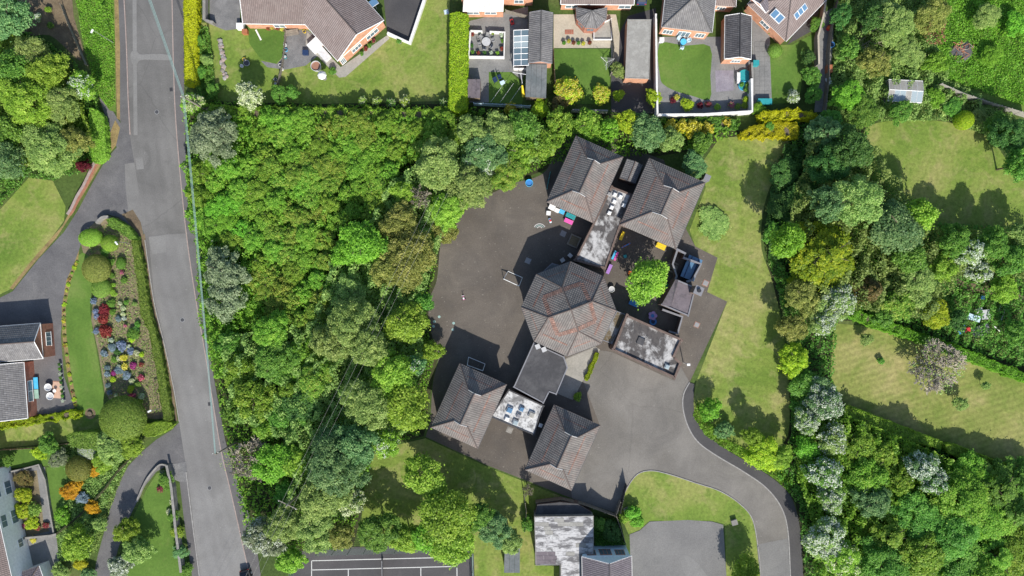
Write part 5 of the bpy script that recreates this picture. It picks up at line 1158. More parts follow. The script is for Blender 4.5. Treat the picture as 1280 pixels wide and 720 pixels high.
# long grass along lawn margins
cover('rough_grass', [(958, 330), (968, 345), (982, 420), (988, 480), (988, 545), (1000, 545), (1000, 430), (985, 350), (962, 300)], 'long grass edge under the trees east of the school lawn', 'L_soft', 0.05, 0.5, 0.22, 1.6, cat='grass')
cover('rough_grass', [(870, 500), (866, 520), (880, 543), (905, 560), (938, 578), (968, 598), (985, 615), (990, 600), (965, 575), (930, 560), (900, 545), (885, 525)], 'green shrubs edging the school drive footpath', 'L_bright', 0.1, 0.9, 0.24, 2.0, cat='shrubs')

# ================================================================== TREES
T = tree
WH = (0.72, 0.42); WS = (0.45, 0.35)
# top left
T(12, 24, 26, 7, 'broad', 'L_blue', 'dark blue-green tree in the top left corner')
T(40, 66, 22, 6, 'fine', 'L_soft', 'pale feathery tree beside the earth patch at top left')
T(12, 90, 26, 8, 'broad', 'L_green', 'green tree at the left edge below the corner tree')
T(60, 92, 24, 7, 'fine', 'L_lime', 'yellow-green tree near the log pile at top left')
T(32, 125, 34, 8, 'fine', 'L_lime', 'broad yellow-green tree at the left edge of the upper wood')
T(74, 130, 24, 6.5, 'fine', 'L_soft', 'pale green tree left of the white flowering bush')
T(103, 108, 17, 5, 'fine', 'L_lime', 'tree sprinkled with white blossom beside the verge', flower=(0.5, 0.3))
T(60, 185, 34, 6.5, 'fine', 'L_soft', 'spreading olive-green tree above the left lawn')
T(92, 178, 20, 5, 'fine', 'L_olive', 'olive shrub-like tree beside the narrow driveway hedge')
T(8, 165, 22, 7.5, 'broad', 'L_green', 'mid green tree at the left edge above the lawn')
T(8, 200, 24, 8, 'broad', 'L_blue', 'blue-green tree leaning over the left lawn')
T(104, 208, 9, 2.5, 'fine', 'L_red', 'small red-leaved shrub by the driveway kerb', low=True)
bush(47, 22, 6, 1.2, 'L_soft', 'white flowering bush on the bare earth at top left', fmat='F_white')
bush(60, 12, 5, 0.9, 'L_lime', 'small green bush on the bare earth at top left')
bush(63, 32, 5, 0.8, 'L_green', 'low green bush beside the white flowering bush')
# woodland: singled-out trees
T(266, 172, 35, 6.5, 'mass', 'L_grey', 'round silver-grey tree beside the road at the upper pole')
T(281, 338, 30, 6.5, 'mass', 'L_grey', 'silver-grey tree beside the middle of the road', asp=1.0)
T(280, 376, 27, 6.0, 'mass', 'L_grey', 'lower half of the silver-grey clump beside the road')
T(313, 119, 17, 5, 'fine', 'L_soft', 'cream-flowering tree on the hedge line behind the rockery', flower=(0.8, 0.5), fmat='F_cream')
T(240, 128, 13, 4.5, 'fine', 'L_lime', 'pale flowering tree beside the upper telegraph pole', flower=(0.7, 0.35), fmat='F_cream')
T(452, 303, 29, 9, 'broad', 'L_bright', 'vivid green sycamore-like tree in the middle of the wood')
T(430, 318, 17, 7, 'broad', 'L_bright', 'smaller vivid green tree left of the sycamore-like tree')
T(512, 322, 35, 8.5, 'fine', 'L_olive', 'olive-brown tree overhanging the left edge of the playground')
T(484, 336, 22, 7, 'fine', 'L_olive', 'olive-brown tree left of the one overhanging the playground')
T(500, 278, 24, 7, 'fine', 'L_olive', 'olive tree above the playground overhang')
T(438, 362, 20, 6.5, 'fine', 'L_soft', 'pale brownish tree below the vivid green tree')
T(440, 405, 32, 10, 'fine', 'L_soft', 'pale feathery birch-like tree under the thin wires')
T(462, 432, 27, 10, 'fine', 'L_soft', 'second pale feathery birch-like tree, lower right of the first')
T(415, 428, 24, 8, 'fine', 'L_soft', 'third pale feathery tree at the left of the birch-like pair')
T(508, 405, 26, 8, 'broad', 'L_lime', 'bushy green tree touching the playground below the overhang')
T(530, 378, 13, 5.5, 'broad', 'L_green', 'small green tree at the dark notch of the playground edge')
T(540, 438, 15, 4.0, 'fine', 'L_lime', 'low yellow-green bush at the playground corner', low=True)
T(490, 470, 30, 9.5, 'fine', 'L_lime', 'yellow-green tree with drooping sprays left of the lower pavilion')
T(460, 505, 32, 10, 'fine', 'L_soft', 'large soft green tree crossed by the thin wires')
T(508, 508, 31, 9.5, 'broad', 'L_lime', 'full green tree reaching to the lower left pavilion')
T(517, 457, 14, 7, 'broad', 'L_blue', 'dark tree with a few white blossoms near the playground corner', flower=(0.4, 0.25))
T(480, 552, 20, 6.5, 'fine', 'L_lime', 'pale tree at the edge of the shaded grass below the wood', flower=(0.3, 0.25))
T(418, 580, 38, 11, 'fine', 'L_blue', 'large soft blue-green tree at the bottom of the wood')
T(440, 556, 30, 10, 'fine', 'L_blue', 'blue-green tree at the upper right of the largest soft one')
T(405, 620, 30, 9, 'fine', 'L_soft', 'soft green tree above the wire pole')
T(440, 628, 17, 6, 'fine', 'L_soft', 'tree with cream blossom beside the shaded grass', flower=(0.7, 0.4), fmat='F_cream')
T(312, 574, 34, 5, 'bare', 'L_soft', 'bare grey twiggy tree beside the road near the lower pole', base=0.1)
T(343, 578, 27, 6, 'broad', 'L_bright', 'bright green tree right of the bare grey tree')
T(366, 578, 20, 6, 'broad', 'L_lime', 'lime green tree between bright tree and the large soft tree')
T(318, 498, 30, 6.5, 'mass', 'L_thicket', 'rounded green tree beside the road above the bare tree')
T(300, 465, 25, 5.5, 'mass', 'L_thicket', 'low green tree against the road right of the teal cables')
T(292, 515, 18, 4.5, 'mass', 'L_green', 'dark green shrub-like tree at the roadside above the lower pole')
T(345, 450, 26, 7, 'fine', 'L_green', 'soft mid green tree in the lower thicket')
T(340, 415, 24, 6.5, 'fine', 'L_thicket', 'green tree below the lower silver-grey clump')
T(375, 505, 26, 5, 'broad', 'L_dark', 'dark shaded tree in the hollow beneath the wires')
T(395, 475, 22, 6, 'fine', 'L_thicket_y', 'yellow-tinged tree beside the dark hollow')
T(285, 430, 18, 4.5, 'mass', 'L_green', 'dark green roadside shrub below the silver-grey clump')
T(355, 615, 14, 4, 'broad', 'L_green', 'small dark tree behind the wire pole')
# bottom left wood edge
T(330, 672, 24, 6.5, 'fine', 'L_grey', 'grey-green tree beside the road at the bottom', flower=(0.6, 0.35))
T(355, 655, 24, 7, 'fine', 'L_soft', 'soft olive tree left of the tennis court')
T(395, 662, 26, 7, 'fine', 'L_soft', 'olive-green tree at the upper left corner of the tennis court')
T(362, 700, 18, 5, 'fine', 'L_lime', 'yellow-green shrub tree at the bottom left of the court')
T(425, 668, 18, 6, 'fine', 'L_olive', 'olive tree on the top fence of the tennis court')
T(475, 664, 26, 6.5, 'fine', 'L_green', 'green tree in the middle of the court fence')
T(508, 672, 20, 5.5, 'fine', 'L_lime', 'pale tree between two larger trees above the court')
T(555, 650, 36, 9, 'broad', 'L_lime', 'large bright tree overhanging the tennis court')
T(568, 682, 26, 8, 'broad', 'L_lime', 'lower bright tree overhanging the court corner')
T(535, 668, 22, 7, 'broad', 'L_bright', 'green tree left of the large court tree')
T(531, 596, 27, 7, 'broad', 'L_lime', 'lone lime green tree on the shaded grass south of the school')
T(619, 662, 22, 6, 'fine', 'L_blue', 'blue-green tree right of the tennis court')
T(637, 676, 16, 5, 'fine', 'L_soft', 'soft green tree beside the small grey shed')
T(600, 645, 18, 6, 'fine', 'L_green', 'shaded green tree above the tennis court corner')
# strip behind the gardens and above the playground
T(548, 205, 30, 8, 'fine', 'L_soft', 'feathery pale tree at the top corner of the wood')
T(585, 235, 28, 7.5, 'fine', 'L_soft', 'pale grey-green tree on the upper playground edge')
T(560, 262, 24, 6.5, 'fine', 'L_lime', 'yellow-green tree above the playground bend')
T(556, 285, 18, 5, 'fine', 'L_olive', 'olive shrub tree at the playground bend')
T(528, 248, 18, 6, 'bare', 'L_soft', 'dead grey branched tree in the wood above the playground', base=0.2)
T(505, 240, 16, 5.5, 'fine', 'L_lime', 'lime tree left of the dead grey tree')
T(500, 275, 12, 5, 'bare', 'L_soft', 'smaller dead grey tree below the first dead tree', base=0.2)
T(605, 192, 26, 7, 'fine', 'L_blue', 'blue-green tree above the playground left of the hawthorn', flower=(0.15, 0.3))
T(607, 212, 12, 5, 'fine', 'L_soft', 'small white-blossomed tree above the playground', flower=(0.9, 0.5))
T(635, 215, 22, 6, 'fine', 'L_thicket_y', 'olive-green tree on the curved playground edge')
T(650, 192, 24, 6, 'mass', 'L_thicket', 'bright green bush tree left of the blue tub')
T(678, 180, 24, 5.5, 'mass', 'L_thicket', 'bright green bush tree beside the upper left pavilion')
T(655, 160, 22, 6.5, 'broad', 'L_green', 'dark green tree behind the small lawn with washing lines')
T(625, 165, 22, 6, 'fine', 'L_soft', 'soft green tree behind the brown shed')
T(590, 165, 20, 6.5, 'fine', 'L_soft', 'soft tree below the end of the clipped hedge')
T(700, 155, 22, 5, 'mass', 'L_thicket', 'bright green bush above the upper left pavilion')
T(735, 156, 22, 5, 'mass', 'L_thicket', 'bright low tree behind the short pale wall')
T(762, 162, 16, 5, 'mass', 'L_bright', 'bright green bush above the grey store roof')
T(785, 152, 15, 5.5, 'fine', 'L_yellowgreen', 'yellowish tree behind the flat-roofed garage')
T(810, 165, 22, 6.5, 'fine', 'L_blue', 'grey-green conifer-like tree above the largest pavilion')
T(838, 175, 15, 5, 'fine', 'L_soft', 'soft green tree right of the grey-green one behind the white wall')
T(868, 205, 18, 3.6, 'fine', 'L_blue', 'low blue-green shrub tree right of the largest pavilion')
T(877, 178, 15, 4, 'mass', 'L_green', 'green shrub tree behind the yellow flowering bushes')
T(893, 278, 22, 0.8, 'fine', 'L_soft', 'pale low willow-like bush on the lawn beside the largest pavilion', 'shrub', low=True)
T(808, 352, 27, 7, 'broad', 'L_lime', 'single bright tree in the school courtyard')
# east side
T(1037, 165, 24, 8, 'cone', 'L_blue', 'dark blue-green conifer at the corner of the gold hedge')
T(1060, 186, 26, 10, 'fine', 'L_dark', 'tall dark tree at the top of the eastern wood')
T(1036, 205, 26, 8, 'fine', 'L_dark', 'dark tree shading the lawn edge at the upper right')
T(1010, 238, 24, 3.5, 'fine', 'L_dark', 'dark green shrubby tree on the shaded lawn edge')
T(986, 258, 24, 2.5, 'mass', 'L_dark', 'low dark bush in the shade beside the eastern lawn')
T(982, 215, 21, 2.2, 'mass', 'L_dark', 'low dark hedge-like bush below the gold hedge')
T(966, 292, 14, 2, 'mass', 'L_green', 'small green bush at the narrow end of the shaded lawn edge')
T(1068, 252, 34, 11, 'fine', 'L_soft', 'tall pale feathery tree in the middle of the eastern wood')
T(1035, 255, 22, 11, 'fine', 'L_blue', 'blue-green tree left of the tall feathery tree')
T(984, 300, 22, 10.5, 'broad', 'L_bright', 'vivid green tree on the edge of the eastern lawn')
T(1032, 318, 46, 9.5, 'cone', 'L_yew', 'big golden yew-like conifer with a hollow centre')
T(1012, 345, 22, 6, 'cone', 'L_yew', 'lower part golden conifer beside the big golden one')
T(1120, 285, 34, 10, 'broad', 'L_blue', 'dense dark blue-green tree right of the golden conifer')
T(1150, 268, 20, 8.5, 'broad', 'L_lime', 'lime green tree beside the dense blue-green tree')
T(1137, 320, 22, 8, 'broad', 'L_green', 'mid green tree below the dense blue-green one')
T(1046, 378, 23, 6, 'fine', 'L_soft', 'white hawthorn below the golden conifer', flower=WH)
T(1028, 402, 18, 5.5, 'fine', 'L_soft', 'white hawthorn left of the tan field corner', flower=(0.55, 0.35))
T(1003, 372, 22, 6, 'fine', 'L_olive', 'olive tree beside the eastern lawn below the vivid tree')
T(1090, 362, 19, 6.5, 'cone', 'L_bronze', 'bronze-red conical tree above the tan field')
T(990, 408, 18, 5.5, 'fine', 'L_olive', 'olive-brown tree at the lawn edge left of the hawthorn')
T(992, 450, 20, 5.5, 'fine', 'L_yellowgreen', 'yellow-green tree beside the middle of the eastern lawn')
T(1148, 355, 24, 6, 'fine', 'L_soft', 'soft green tree left of the allotment clutter')
T(1122, 380, 20, 5, 'fine', 'L_thicket_y', 'yellowish shrub tree above the field hedge')
T(1170, 392, 18, 4.5, 'fine', 'L_yellowgreen', 'yellow-green shrub tree beside the allotment')
T(1105, 395, 16, 4, 'mass', 'L_green', 'green shrub tree on the field hedge')
T(1210, 315, 18, 7, 'fine', 'L_soft', 'white blossomed tree above the allotment path', flower=WH)
T(1222, 340, 15, 6, 'fine', 'L_soft', 'white blossomed tree nearest the allotment path', flower=WH)
T(1190, 300, 20, 7.5, 'fine', 'L_green', 'green tree with a long shadow on the upper right lawn')
T(1238, 305, 20, 7.5, 'fine', 'L_green', 'second green tree casting shadow on the upper right lawn')
T(1178, 335, 20, 6, 'fine', 'L_lime', 'pale green tree left of the white blossom trees')
T(1260, 325, 22, 7, 'fine', 'L_green', 'green tree at the right edge above the allotment')
T(1275, 295, 18, 6, 'fine', 'L_soft', 'soft tree at the right edge below the lawn')
T(1255, 360, 18, 5, 'fine', 'L_lime', 'light tree at the right edge beside the allotment path')
T(1272, 415, 16, 4, 'mass', 'L_green', 'dark green bush at the right edge below the allotment')
T(1198, 400, 14, 3.5, 'mass', 'L_dark', 'dark bush just left of the allotment clutter')
T(1262, 170, 24, 7, 'fine', 'L_dark', 'dark tree at the right edge of the upper lawn')
T(1275, 205, 20, 8, 'fine', 'L_green', 'mid green tree at the right edge of the upper lawn')
T(1246, 158, 16, 5, 'fine', 'L_green', 'green tree below the timber fence at upper right')
T(1205, 150, 12, 3, 'dome', 'L_yellowgreen', 'yellow-green clipped bush at the top of the upper right lawn', low=True)
T(1174, 458, 40, 5, 'bare', 'L_soft', 'bare grey twiggy tree standing on the tan field', base=0.12)
T(1060, 255, 10, 10, 'fine', 'L_soft', 'slim top of the feathery tree')if False else None
for x, y, r, h_, lb in ((1083, 424, 9, 2.2, 'thin sapling at the top left of the tan field'), (1101, 451, 5, 0.9, 'small round bush alone on the tan field'), (1200, 505, 10, 2.6, 'pale sapling on the tan field below the bare tree'), (1232, 482, 6, 2.0, 'slender sapling at the right of the tan field')):
    T(x, y, r, h_, 'fine', 'L_soft' if r != 5 else 'L_green', lb, low=r == 5)
T(960, 158, 9, 2.2, 'fine', 'L_green', 'green bush growing between the two golden hedges', 'shrub', low=True)
# scrub trees upper right
for i, (x, y, r, h_, m_) in enumerate([(1090, 22, 20, 5, 'L_dark'), (1118, 30, 24, 5.5, 'L_soft'), (1060, 120, 20, 4.5, 'L_bright'), (1095, 78, 22, 5, 'L_olive'), (1132, 66, 22, 3.5, 'L_soft'), (1165, 20, 22, 5, 'L_olive'), (1060, 60, 16, 5, 'L_green'), (1080, 140, 22, 4, 'L_green'), (1125, 140, 16, 3.5, 'L_green'), (1170, 122, 13, 2.2, 'L_bright'), (1192, 134, 13, 2.2, 'L_green'), (1222, 146, 12, 2.2, 'L_soft'), (1170, 78, 16, 3, 'L_bright'), (1232, 20, 18, 3, 'L_soft'), (1040, 150, 14, 4, 'L_green'), (1270, 30, 16, 2.5, 'L_bright'), (1240, 70, 14, 2.2, 'L_bright'), (1050, 20, 14, 6, 'L_dark')]):
    T(x, y, r, h_, 'fine' if i % 3 else 'mass', m_, ['shadowed tree beside the lane fence at the top', 'pale tree in the middle of the top scrub', 'bright bush left of the greenhouse', 'olive bush above the greenhouse', 'pale bush above right of the greenhouse', 'olive tree at the top left of the meadow', 'green bush beside the dark fence in the scrub', 'green bush below left of the greenhouse', 'green bush directly below the greenhouse', 'bright bush right of the greenhouse', 'green bush below the bend of the timber fence', 'soft bush above the clipped yellow-green one', 'bright bush left of the burnt patch', 'soft bush at the top of the meadow', 'green bush beside the gold hedge corner', 'bright bush at the top right corner', 'bright bush in the middle of the meadow', 'dark tree at the top beside the narrow lane'][i])
# south east wood
T(1030, 500, 24, 7, 'fine', 'L_blue', 'white hawthorn beside the tan field, topmost of the row', flower=WH)
T(1008, 525, 16, 6, 'fine', 'L_soft', 'white hawthorn leaning towards the school lawn', flower=WH)
T(1040, 548, 20, 6.5, 'fine', 'L_soft', 'greyish white hawthorn in the middle of the row', flower=(0.5, 0.3))
T(1030, 590, 22, 6.5, 'fine', 'L_green', 'white hawthorn level with the drive bend', flower=WH)
T(1038, 622, 18, 6, 'fine', 'L_soft', 'white hawthorn below the drive bend', flower=(0.55, 0.35))
T(1030, 672, 25, 7, 'fine', 'L_soft', 'white hawthorn beside the bottom of the drive', flower=WH)
T(1052, 700, 24, 7, 'fine', 'L_lime', 'cream-flowering hawthorn at the bottom edge', flower=WS, fmat='F_cream')
T(1150, 582, 19, 7, 'fine', 'L_blue', 'white hawthorn standing among the south-eastern trees', flower=WH)
T(1168, 602, 17, 6.5, 'fine', 'L_green', 'white hawthorn lower right of the one among the trees', flower=WH)
T(1005, 480, 18, 5, 'broad', 'L_green', 'green tree between lawn and the hawthorn row')
T(1008, 560, 16, 5, 'broad', 'L_bright', 'bright green tree between lawn edge and hawthorns')
T(1000, 505, 14, 4, 'mass', 'L_green', 'small green bush at the edge of the eastern lawn')
T(955, 568, 23, 5, 'fine', 'L_yellowgreen', 'yellow-green tree overhanging the drive footpath')
T(975, 572, 16, 4.5, 'fine', 'L_lime', 'lime tree right of the one overhanging the footpath')
T(940, 545, 12, 5.5, 'fine', 'L_lime', 'thin tree behind the one overhanging the footpath')
T(888, 512, 15, 3.8, 'broad', 'L_bright', 'round bright shrub at the bend of the school drive', low=True)
T(905, 538, 13, 2.2, 'mass', 'L_blue', 'low blue-green shrub below the round bright one', low=True)
T(1072, 556, 26, 5, 'mass', 'L_thicket', 'bright ivy-like tree below the field hedge')
T(1105, 572, 24, 5, 'mass', 'L_thicket', 'bright leafy tree right of the ivy-like one')
T(1085, 596, 28, 6, 'mass', 'L_thicket', 'bright leafy tree in the middle of the ivy patch')
T(1090, 625, 26, 6.5, 'mass', 'L_blue', 'dull blue-green tree below the ivy patch')
T(1125, 600, 20, 6, 'mass', 'L_thicket', 'green tree left of the lone pair of hawthorns')
se = [(1212, 592), (1250, 612), (1200, 625), (1150, 650), (1110, 670), (1190, 670), (1235, 650), (1270, 640), (1150, 695), (1200, 710), (1245, 695), (1105, 710), (1275, 690), (1275, 605), (1228, 730)]
for i, (x, y) in enumerate(se):
    T(x, y, 30 + (i * 7) % 8, (5.5 if y > 610 else 4.0) + (i % 3) * 0.7, 'cone' if i % 3 == 1 else 'fine', 'L_green' if i % 2 else 'L_thicket', 'dense green tree ' + ['at the foot of the clipped hedge near the right edge', 'right of the tree pair by the hedge', 'between the lone hawthorns and the right edge', 'left of the middle of the corner wood', 'nearest the ivy patch in the corner wood', 'in the middle of the corner wood', 'right of the middle in the corner wood', 'at the right edge of the corner wood', 'at the lower left of the corner wood', 'at the bottom middle of the corner wood', 'at the bottom right of the corner wood', 'at the bottom nearest the drive', 'at the bottom right edge', 'at the right edge directly under the hedge', 'lowest of all at the bottom edge'][i], group='dense trees of the bottom right wood')
# roadside thicket: young trees that nothing tells apart
def fill(poly, mind, rr, hh, kinds, mats, label, group, seed, n=400):
    r_ = random.Random(seed); xs = [p[0] for p in poly]; ys = [p[1] for p in poly]; got = []
    for _ in range(n * 20):
        x, y = r_.uniform(min(xs), max(xs)), r_.uniform(min(ys), max(ys))
        if not in_poly(np.array([x]), np.array([y]), poly)[0]: continue
        if any((x - a) ** 2 + (y - b) ** 2 < mind ** 2 for a, b in got): continue
        got.append((x, y)); T(x, y, r_.uniform(*rr), r_.uniform(*hh), r_.choice(kinds), r_.choice(mats), label, group=group)
    return got
fill([(248, 215), (300, 195), (330, 205), (335, 300), (300, 305), (265, 300), (250, 290)], 19, (15, 20), (3.5, 4.2), ['fine', 'mass', 'fine'], ['L_thicket', 'L_thicket', 'L_bright'], 'bright green young tree in the thicket between the two silver-grey trees', 'bright thicket trees by the road', 11)
fill([(320, 150), (560, 150), (575, 175), (520, 195), (440, 205), (330, 200)], 19, (14, 19), (3.2, 4.0), ['fine', 'fine', 'mass'], ['L_thicket', 'L_thicket', 'L_thicket_y'], 'leafy young tree in the thicket below the top lawn', 'thicket trees behind the top gardens', 12)
fill([(335, 205), (440, 205), (500, 215), (470, 265), (425, 285), (405, 340), (400, 400), (330, 405), (318, 320), (335, 300)], 18, (13, 18), (3.2, 4.3), ['fine', 'fine', 'mass'], ['L_thicket_y', 'L_thicket', 'L_thicket', 'L_thicket_y'], 'yellow-green young tree in the open middle of the wood', 'yellow-green thicket trees', 13)
fill([(330, 415), (400, 440), (400, 500), (360, 540), (330, 540), (345, 480)], 21, (14, 18), (4, 5.5), ['fine', 'broad'], ['L_green', 'L_thicket'], 'green young tree in the shaded lower thicket', 'lower thicket trees', 14)

# ================================================================== HEDGES
hedge([(229, -30), (245, -30), (245.5, 50), (245, 104), (231, 106), (230, 50)], 1.7, 'L_goldhedge', 'golden clipped hedge along the road at the top', ls=0.17)
hedge([(563, 17), (573, 15), (584, 18), (584, 80), (583, 136), (570, 141), (561, 134), (562, 80)], 2.6, 'L_yellowgreen', 'tall clipped yellow-green hedge beside the first brick house', ls=0.19)
hedge([(250, 130), (300, 134), (340, 134), (372, 134), (400, 134), (460, 136), (520, 137), (562, 135), (562, 148), (520, 152), (440, 150), (372, 148), (300, 148), (250, 144)], 2.2, 'L_box', 'long leafy hedge between the top lawn and the wood', ls=0.26, rough=0.3)
hedge([(111, 137), (118, 137), (128, 145), (131, 170), (131, 192), (124, 202), (115, 200), (112, 170)], 1.5, 'L_box', 'clipped bright hedge beside the narrow driveway', ls=0.17, smooth=2)
hedge([(133, 274), (140, 272), (160, 283), (170, 296), (172, 300), (160, 298), (150, 289), (136, 282)], 1.1, 'L_topiary', 'clipped hedge rounding the tip of the flower garden', ls=0.16)
hedge([(164, 300), (171, 300), (178, 330), (183, 370), (188, 395), (198, 430), (206, 470), (214, 525), (206, 528), (200, 500), (194, 455), (186, 415), (176, 395), (171, 350)], 1.2, 'L_topiary', 'long clipped hedge between flower garden and road', ls=0.16)
hedge([(183, 531), (205, 527), (216, 531), (203, 541), (185, 546), (177, 540)], 1.3, 'L_box', 'clipped hedge at the lower driveway mouth', ls=0.16, smooth=2)
hedge([(86, 543), (122, 541), (132, 552), (128, 562), (96, 559), (86, 552)], 2.0, 'L_topiary', 'rounded clipped hedge beside the big dome shrub', ls=0.18, smooth=3)
hedge([(0, 528), (30, 524), (60, 519), (92, 513), (101, 516), (97, 522), (60, 526), (30, 532), (-20, 538), (-20, 530)], 0.9, 'L_yellowgreen', 'low lime hedge along the bottom of the bungalow patio', ls=0.18, rough=0.25)
hedge([(952, 140), (975, 137), (1000, 138), (1021, 143), (1016, 148), (990, 148), (960, 150), (951, 147)], 2.0, 'L_goldhedge', 'upper golden clipped hedge behind the last garden', ls=0.19, rough=0.28, smooth=2)
hedge([(926, 166), (942, 158), (962, 152), (990, 152), (1000, 158), (997, 172), (970, 170), (928, 171)], 2.0, 'L_goldhedge', 'lower golden hedge at the top of the eastern lawn', ls=0.19, rough=0.28)
hedge([(1055, 512), (1062, 508), (1110, 526), (1150, 542), (1178, 552), (1176, 561), (1140, 552), (1090, 533), (1056, 521)], 1.8, 'L_box', 'long clipped hedge along the bottom of the tan field', ls=0.2)
hedge([(1182, 556), (1194, 556), (1240, 574), (1300, 596), (1300, 606), (1240, 586), (1186, 566)], 1.8, 'L_box', 'clipped hedge continuing to the right edge below the field', ls=0.19)
hedge([(1062, 385), (1100, 398), (1150, 416), (1200, 434), (1300, 474), (1300, 484), (1200, 446), (1140, 424), (1090, 408), (1060, 395)], 1.6, 'L_bright', 'bright hedge along the top of the tan field', ls=0.2, rough=0.2)
hedge([(745, 441), (749, 442.5), (735, 475.5), (731, 474)], 0.7, 'L_yellowgreen', 'narrow clipped hedge beside the school entrance paving', ls=0.13)
hedge([(842, 151), (870, 148), (905, 146), (925, 152), (922, 160), (890, 160), (850, 164)], 1.6, 'L_green', 'green hedge behind the long white wall', ls=0.24, rough=0.35)
T(722, 496, 6, 0.9, 'mass', 'L_lime', 'small low shrub in the shaded corner by the forecourt', low=True)

# ================================================================== GARDEN PLANTS
# yellow shrubs behind the gardens
for x, y, r, h_, m_, lb in [(711, 112, 19, 3.2, 'L_yellowgreen', 'large yellow shrub below the cream patio lawn'), (752, 118, 13, 2.2, 'L_yellowgreen', 'medium yellow shrub right of the large yellow one'), (773, 119, 8, 2.0, 'L_yellowgreen', 'narrow pale yellow shrub beside the flat garage'), (817, 122, 11, 2.2, 'L_yellowgreen', 'round yellow shrub at the corner of the tall white wall'), (773, 88, 11, 2.6, 'L_soft', 'pale spiky shrub left of the flat garage'), (838, 160, 10, 2.6, 'L_gold', 'yellow flowering bush, leftmost behind the long white wall'), (852, 158, 9, 2.4, 'L_gold', 'second yellow flowering bush behind the long white wall'), (866, 160, 12, 2.8, 'L_gold', 'largest yellow flowering bush behind the long white wall'), (884, 160, 9, 2.2, 'L_gold', 'fourth yellow flowering bush behind the long white wall'), (909, 153, 7, 2.0, 'L_gold', 'rightmost small yellow flowering bush behind the white wall'), (638, 136, 9, 2.0, 'L_gold', 'small yellow bush behind the pale blue fence'), (676, 135, 12, 2.2, 'L_yellowgreen', 'yellowish bush below the blue-grey shed')]:
    T(x, y, r, h_, 'fine' if m_ != 'L_gold' else 'mass', m_, lb, 'shrub', low=True, flower=(0.8, 0.35) if m_ == 'L_gold' or r in (19, 13) else None, fmat='F_yellow')
T(700, 128, 12, 2.6, 'fine', 'L_bronze', 'brown-leaved bush left of the large yellow shrub', 'shrub', low=True)
T(969, 63, 9, 1.6, 'dome', 'L_topiary', 'round clipped bush beside the skylight house', 'shrub', low=True)
T(991, 121, 9, 2.0, 'fine', 'L_soft', 'white blossomed shrub at the bottom of the last lawn', 'shrub', low=True, flower=WH)
T(1015, 95, 13, 2.6, 'fine', 'L_green', 'green shrub on the right side of the last lawn', 'shrub', low=True)
T(1010, 72, 10, 2.2, 'fine', 'L_dark', 'dark shrub on the right side of the last lawn', 'shrub', low=True)
T(1021, 30, 10, 1.6, 'fine', 'L_green', 'green bush at the dark paved corner', 'shrub', low=True)
T(1017, 118, 12, 2.4, 'fine', 'L_green', 'green shrub at the lower end of the narrow lane', 'shrub', low=True)
T(948, 135, 9, 1.6, 'fine', 'L_bright', 'bright bush at the corner of the long white wall', 'shrub', low=True)
T(859, 131, 9, 1.4, 'fine', 'L_yellowgreen', 'pale yellow shrub in the border of the striped lawn', 'shrub', low=True)
for x, y, m_, f_, lb in [(875, 132, 'L_red', None, 'red-leaved shrub in the paved border'), (885, 130, 'L_bronze', 'F_red', 'rusty shrub beside the red-leaved one'), (914, 131, 'L_green', 'F_pink', 'pink azalea in the paved border'), (932, 124, 'L_yellowgreen', None, 'yellow dwarf shrub at the wall corner'), (931, 132, 'L_lime', None, 'lime dwarf shrub below the yellow dwarf one'), (923, 133, 'L_topiary', None, 'round green dwarf shrub right of the azalea'), (841, 125, 'L_red', None, 'small dark red plant at the left border'), (846, 122, 'L_green', 'F_yellow', 'small green plant with yellow flowers at the left border'), (897, 134, 'L_lime', None, 'small lime plant in the middle of the border')]:
    bush(x, y, 5, 0.7, m_, lb, fmat=f_)
# top-left garden
for x, y, r, m_, lb in [(250, 50, 8, 'L_green', 'green shrub at the gravel yard edge'), (258, 75, 8, 'L_soft', 'grey-green shrub left of the rockery'), (250, 90, 9, 'L_green', 'dark shrub left of the rockery foot'), (266, 112, 9, 'L_green', 'green shrub below the rockery')]:
    T(x, y, r, 1.6, 'fine', m_, lb, 'shrub', low=True)
for x, y, lb in [(453, 126, 'leftmost small round bush on the top lawn hedge'), (471, 126, 'second small round bush on the top lawn hedge'), (489, 128, 'third, darkest small bush on the top lawn hedge'), (506, 126, 'largest small bush on the top lawn hedge'), (555, 128, 'small dark bush at the corner of the clipped hedge')]:
    T(x, y, 6.5 if 'largest' not in lb else 8, 1.7, 'fine', 'L_lime' if 'dark' not in lb else 'L_green', lb, 'shrub', low=True, flower=(0.5, 0.2), fmat='F_cream')
T(350, 118, 13, 2.2, 'fine', 'L_green', 'green shrub right of the cream-flowering tree', 'shrub', low=True)
T(365, 115, 9, 2.6, 'fine', 'L_green', 'spiky green shrub below the round water butt', 'shrub', low=True)
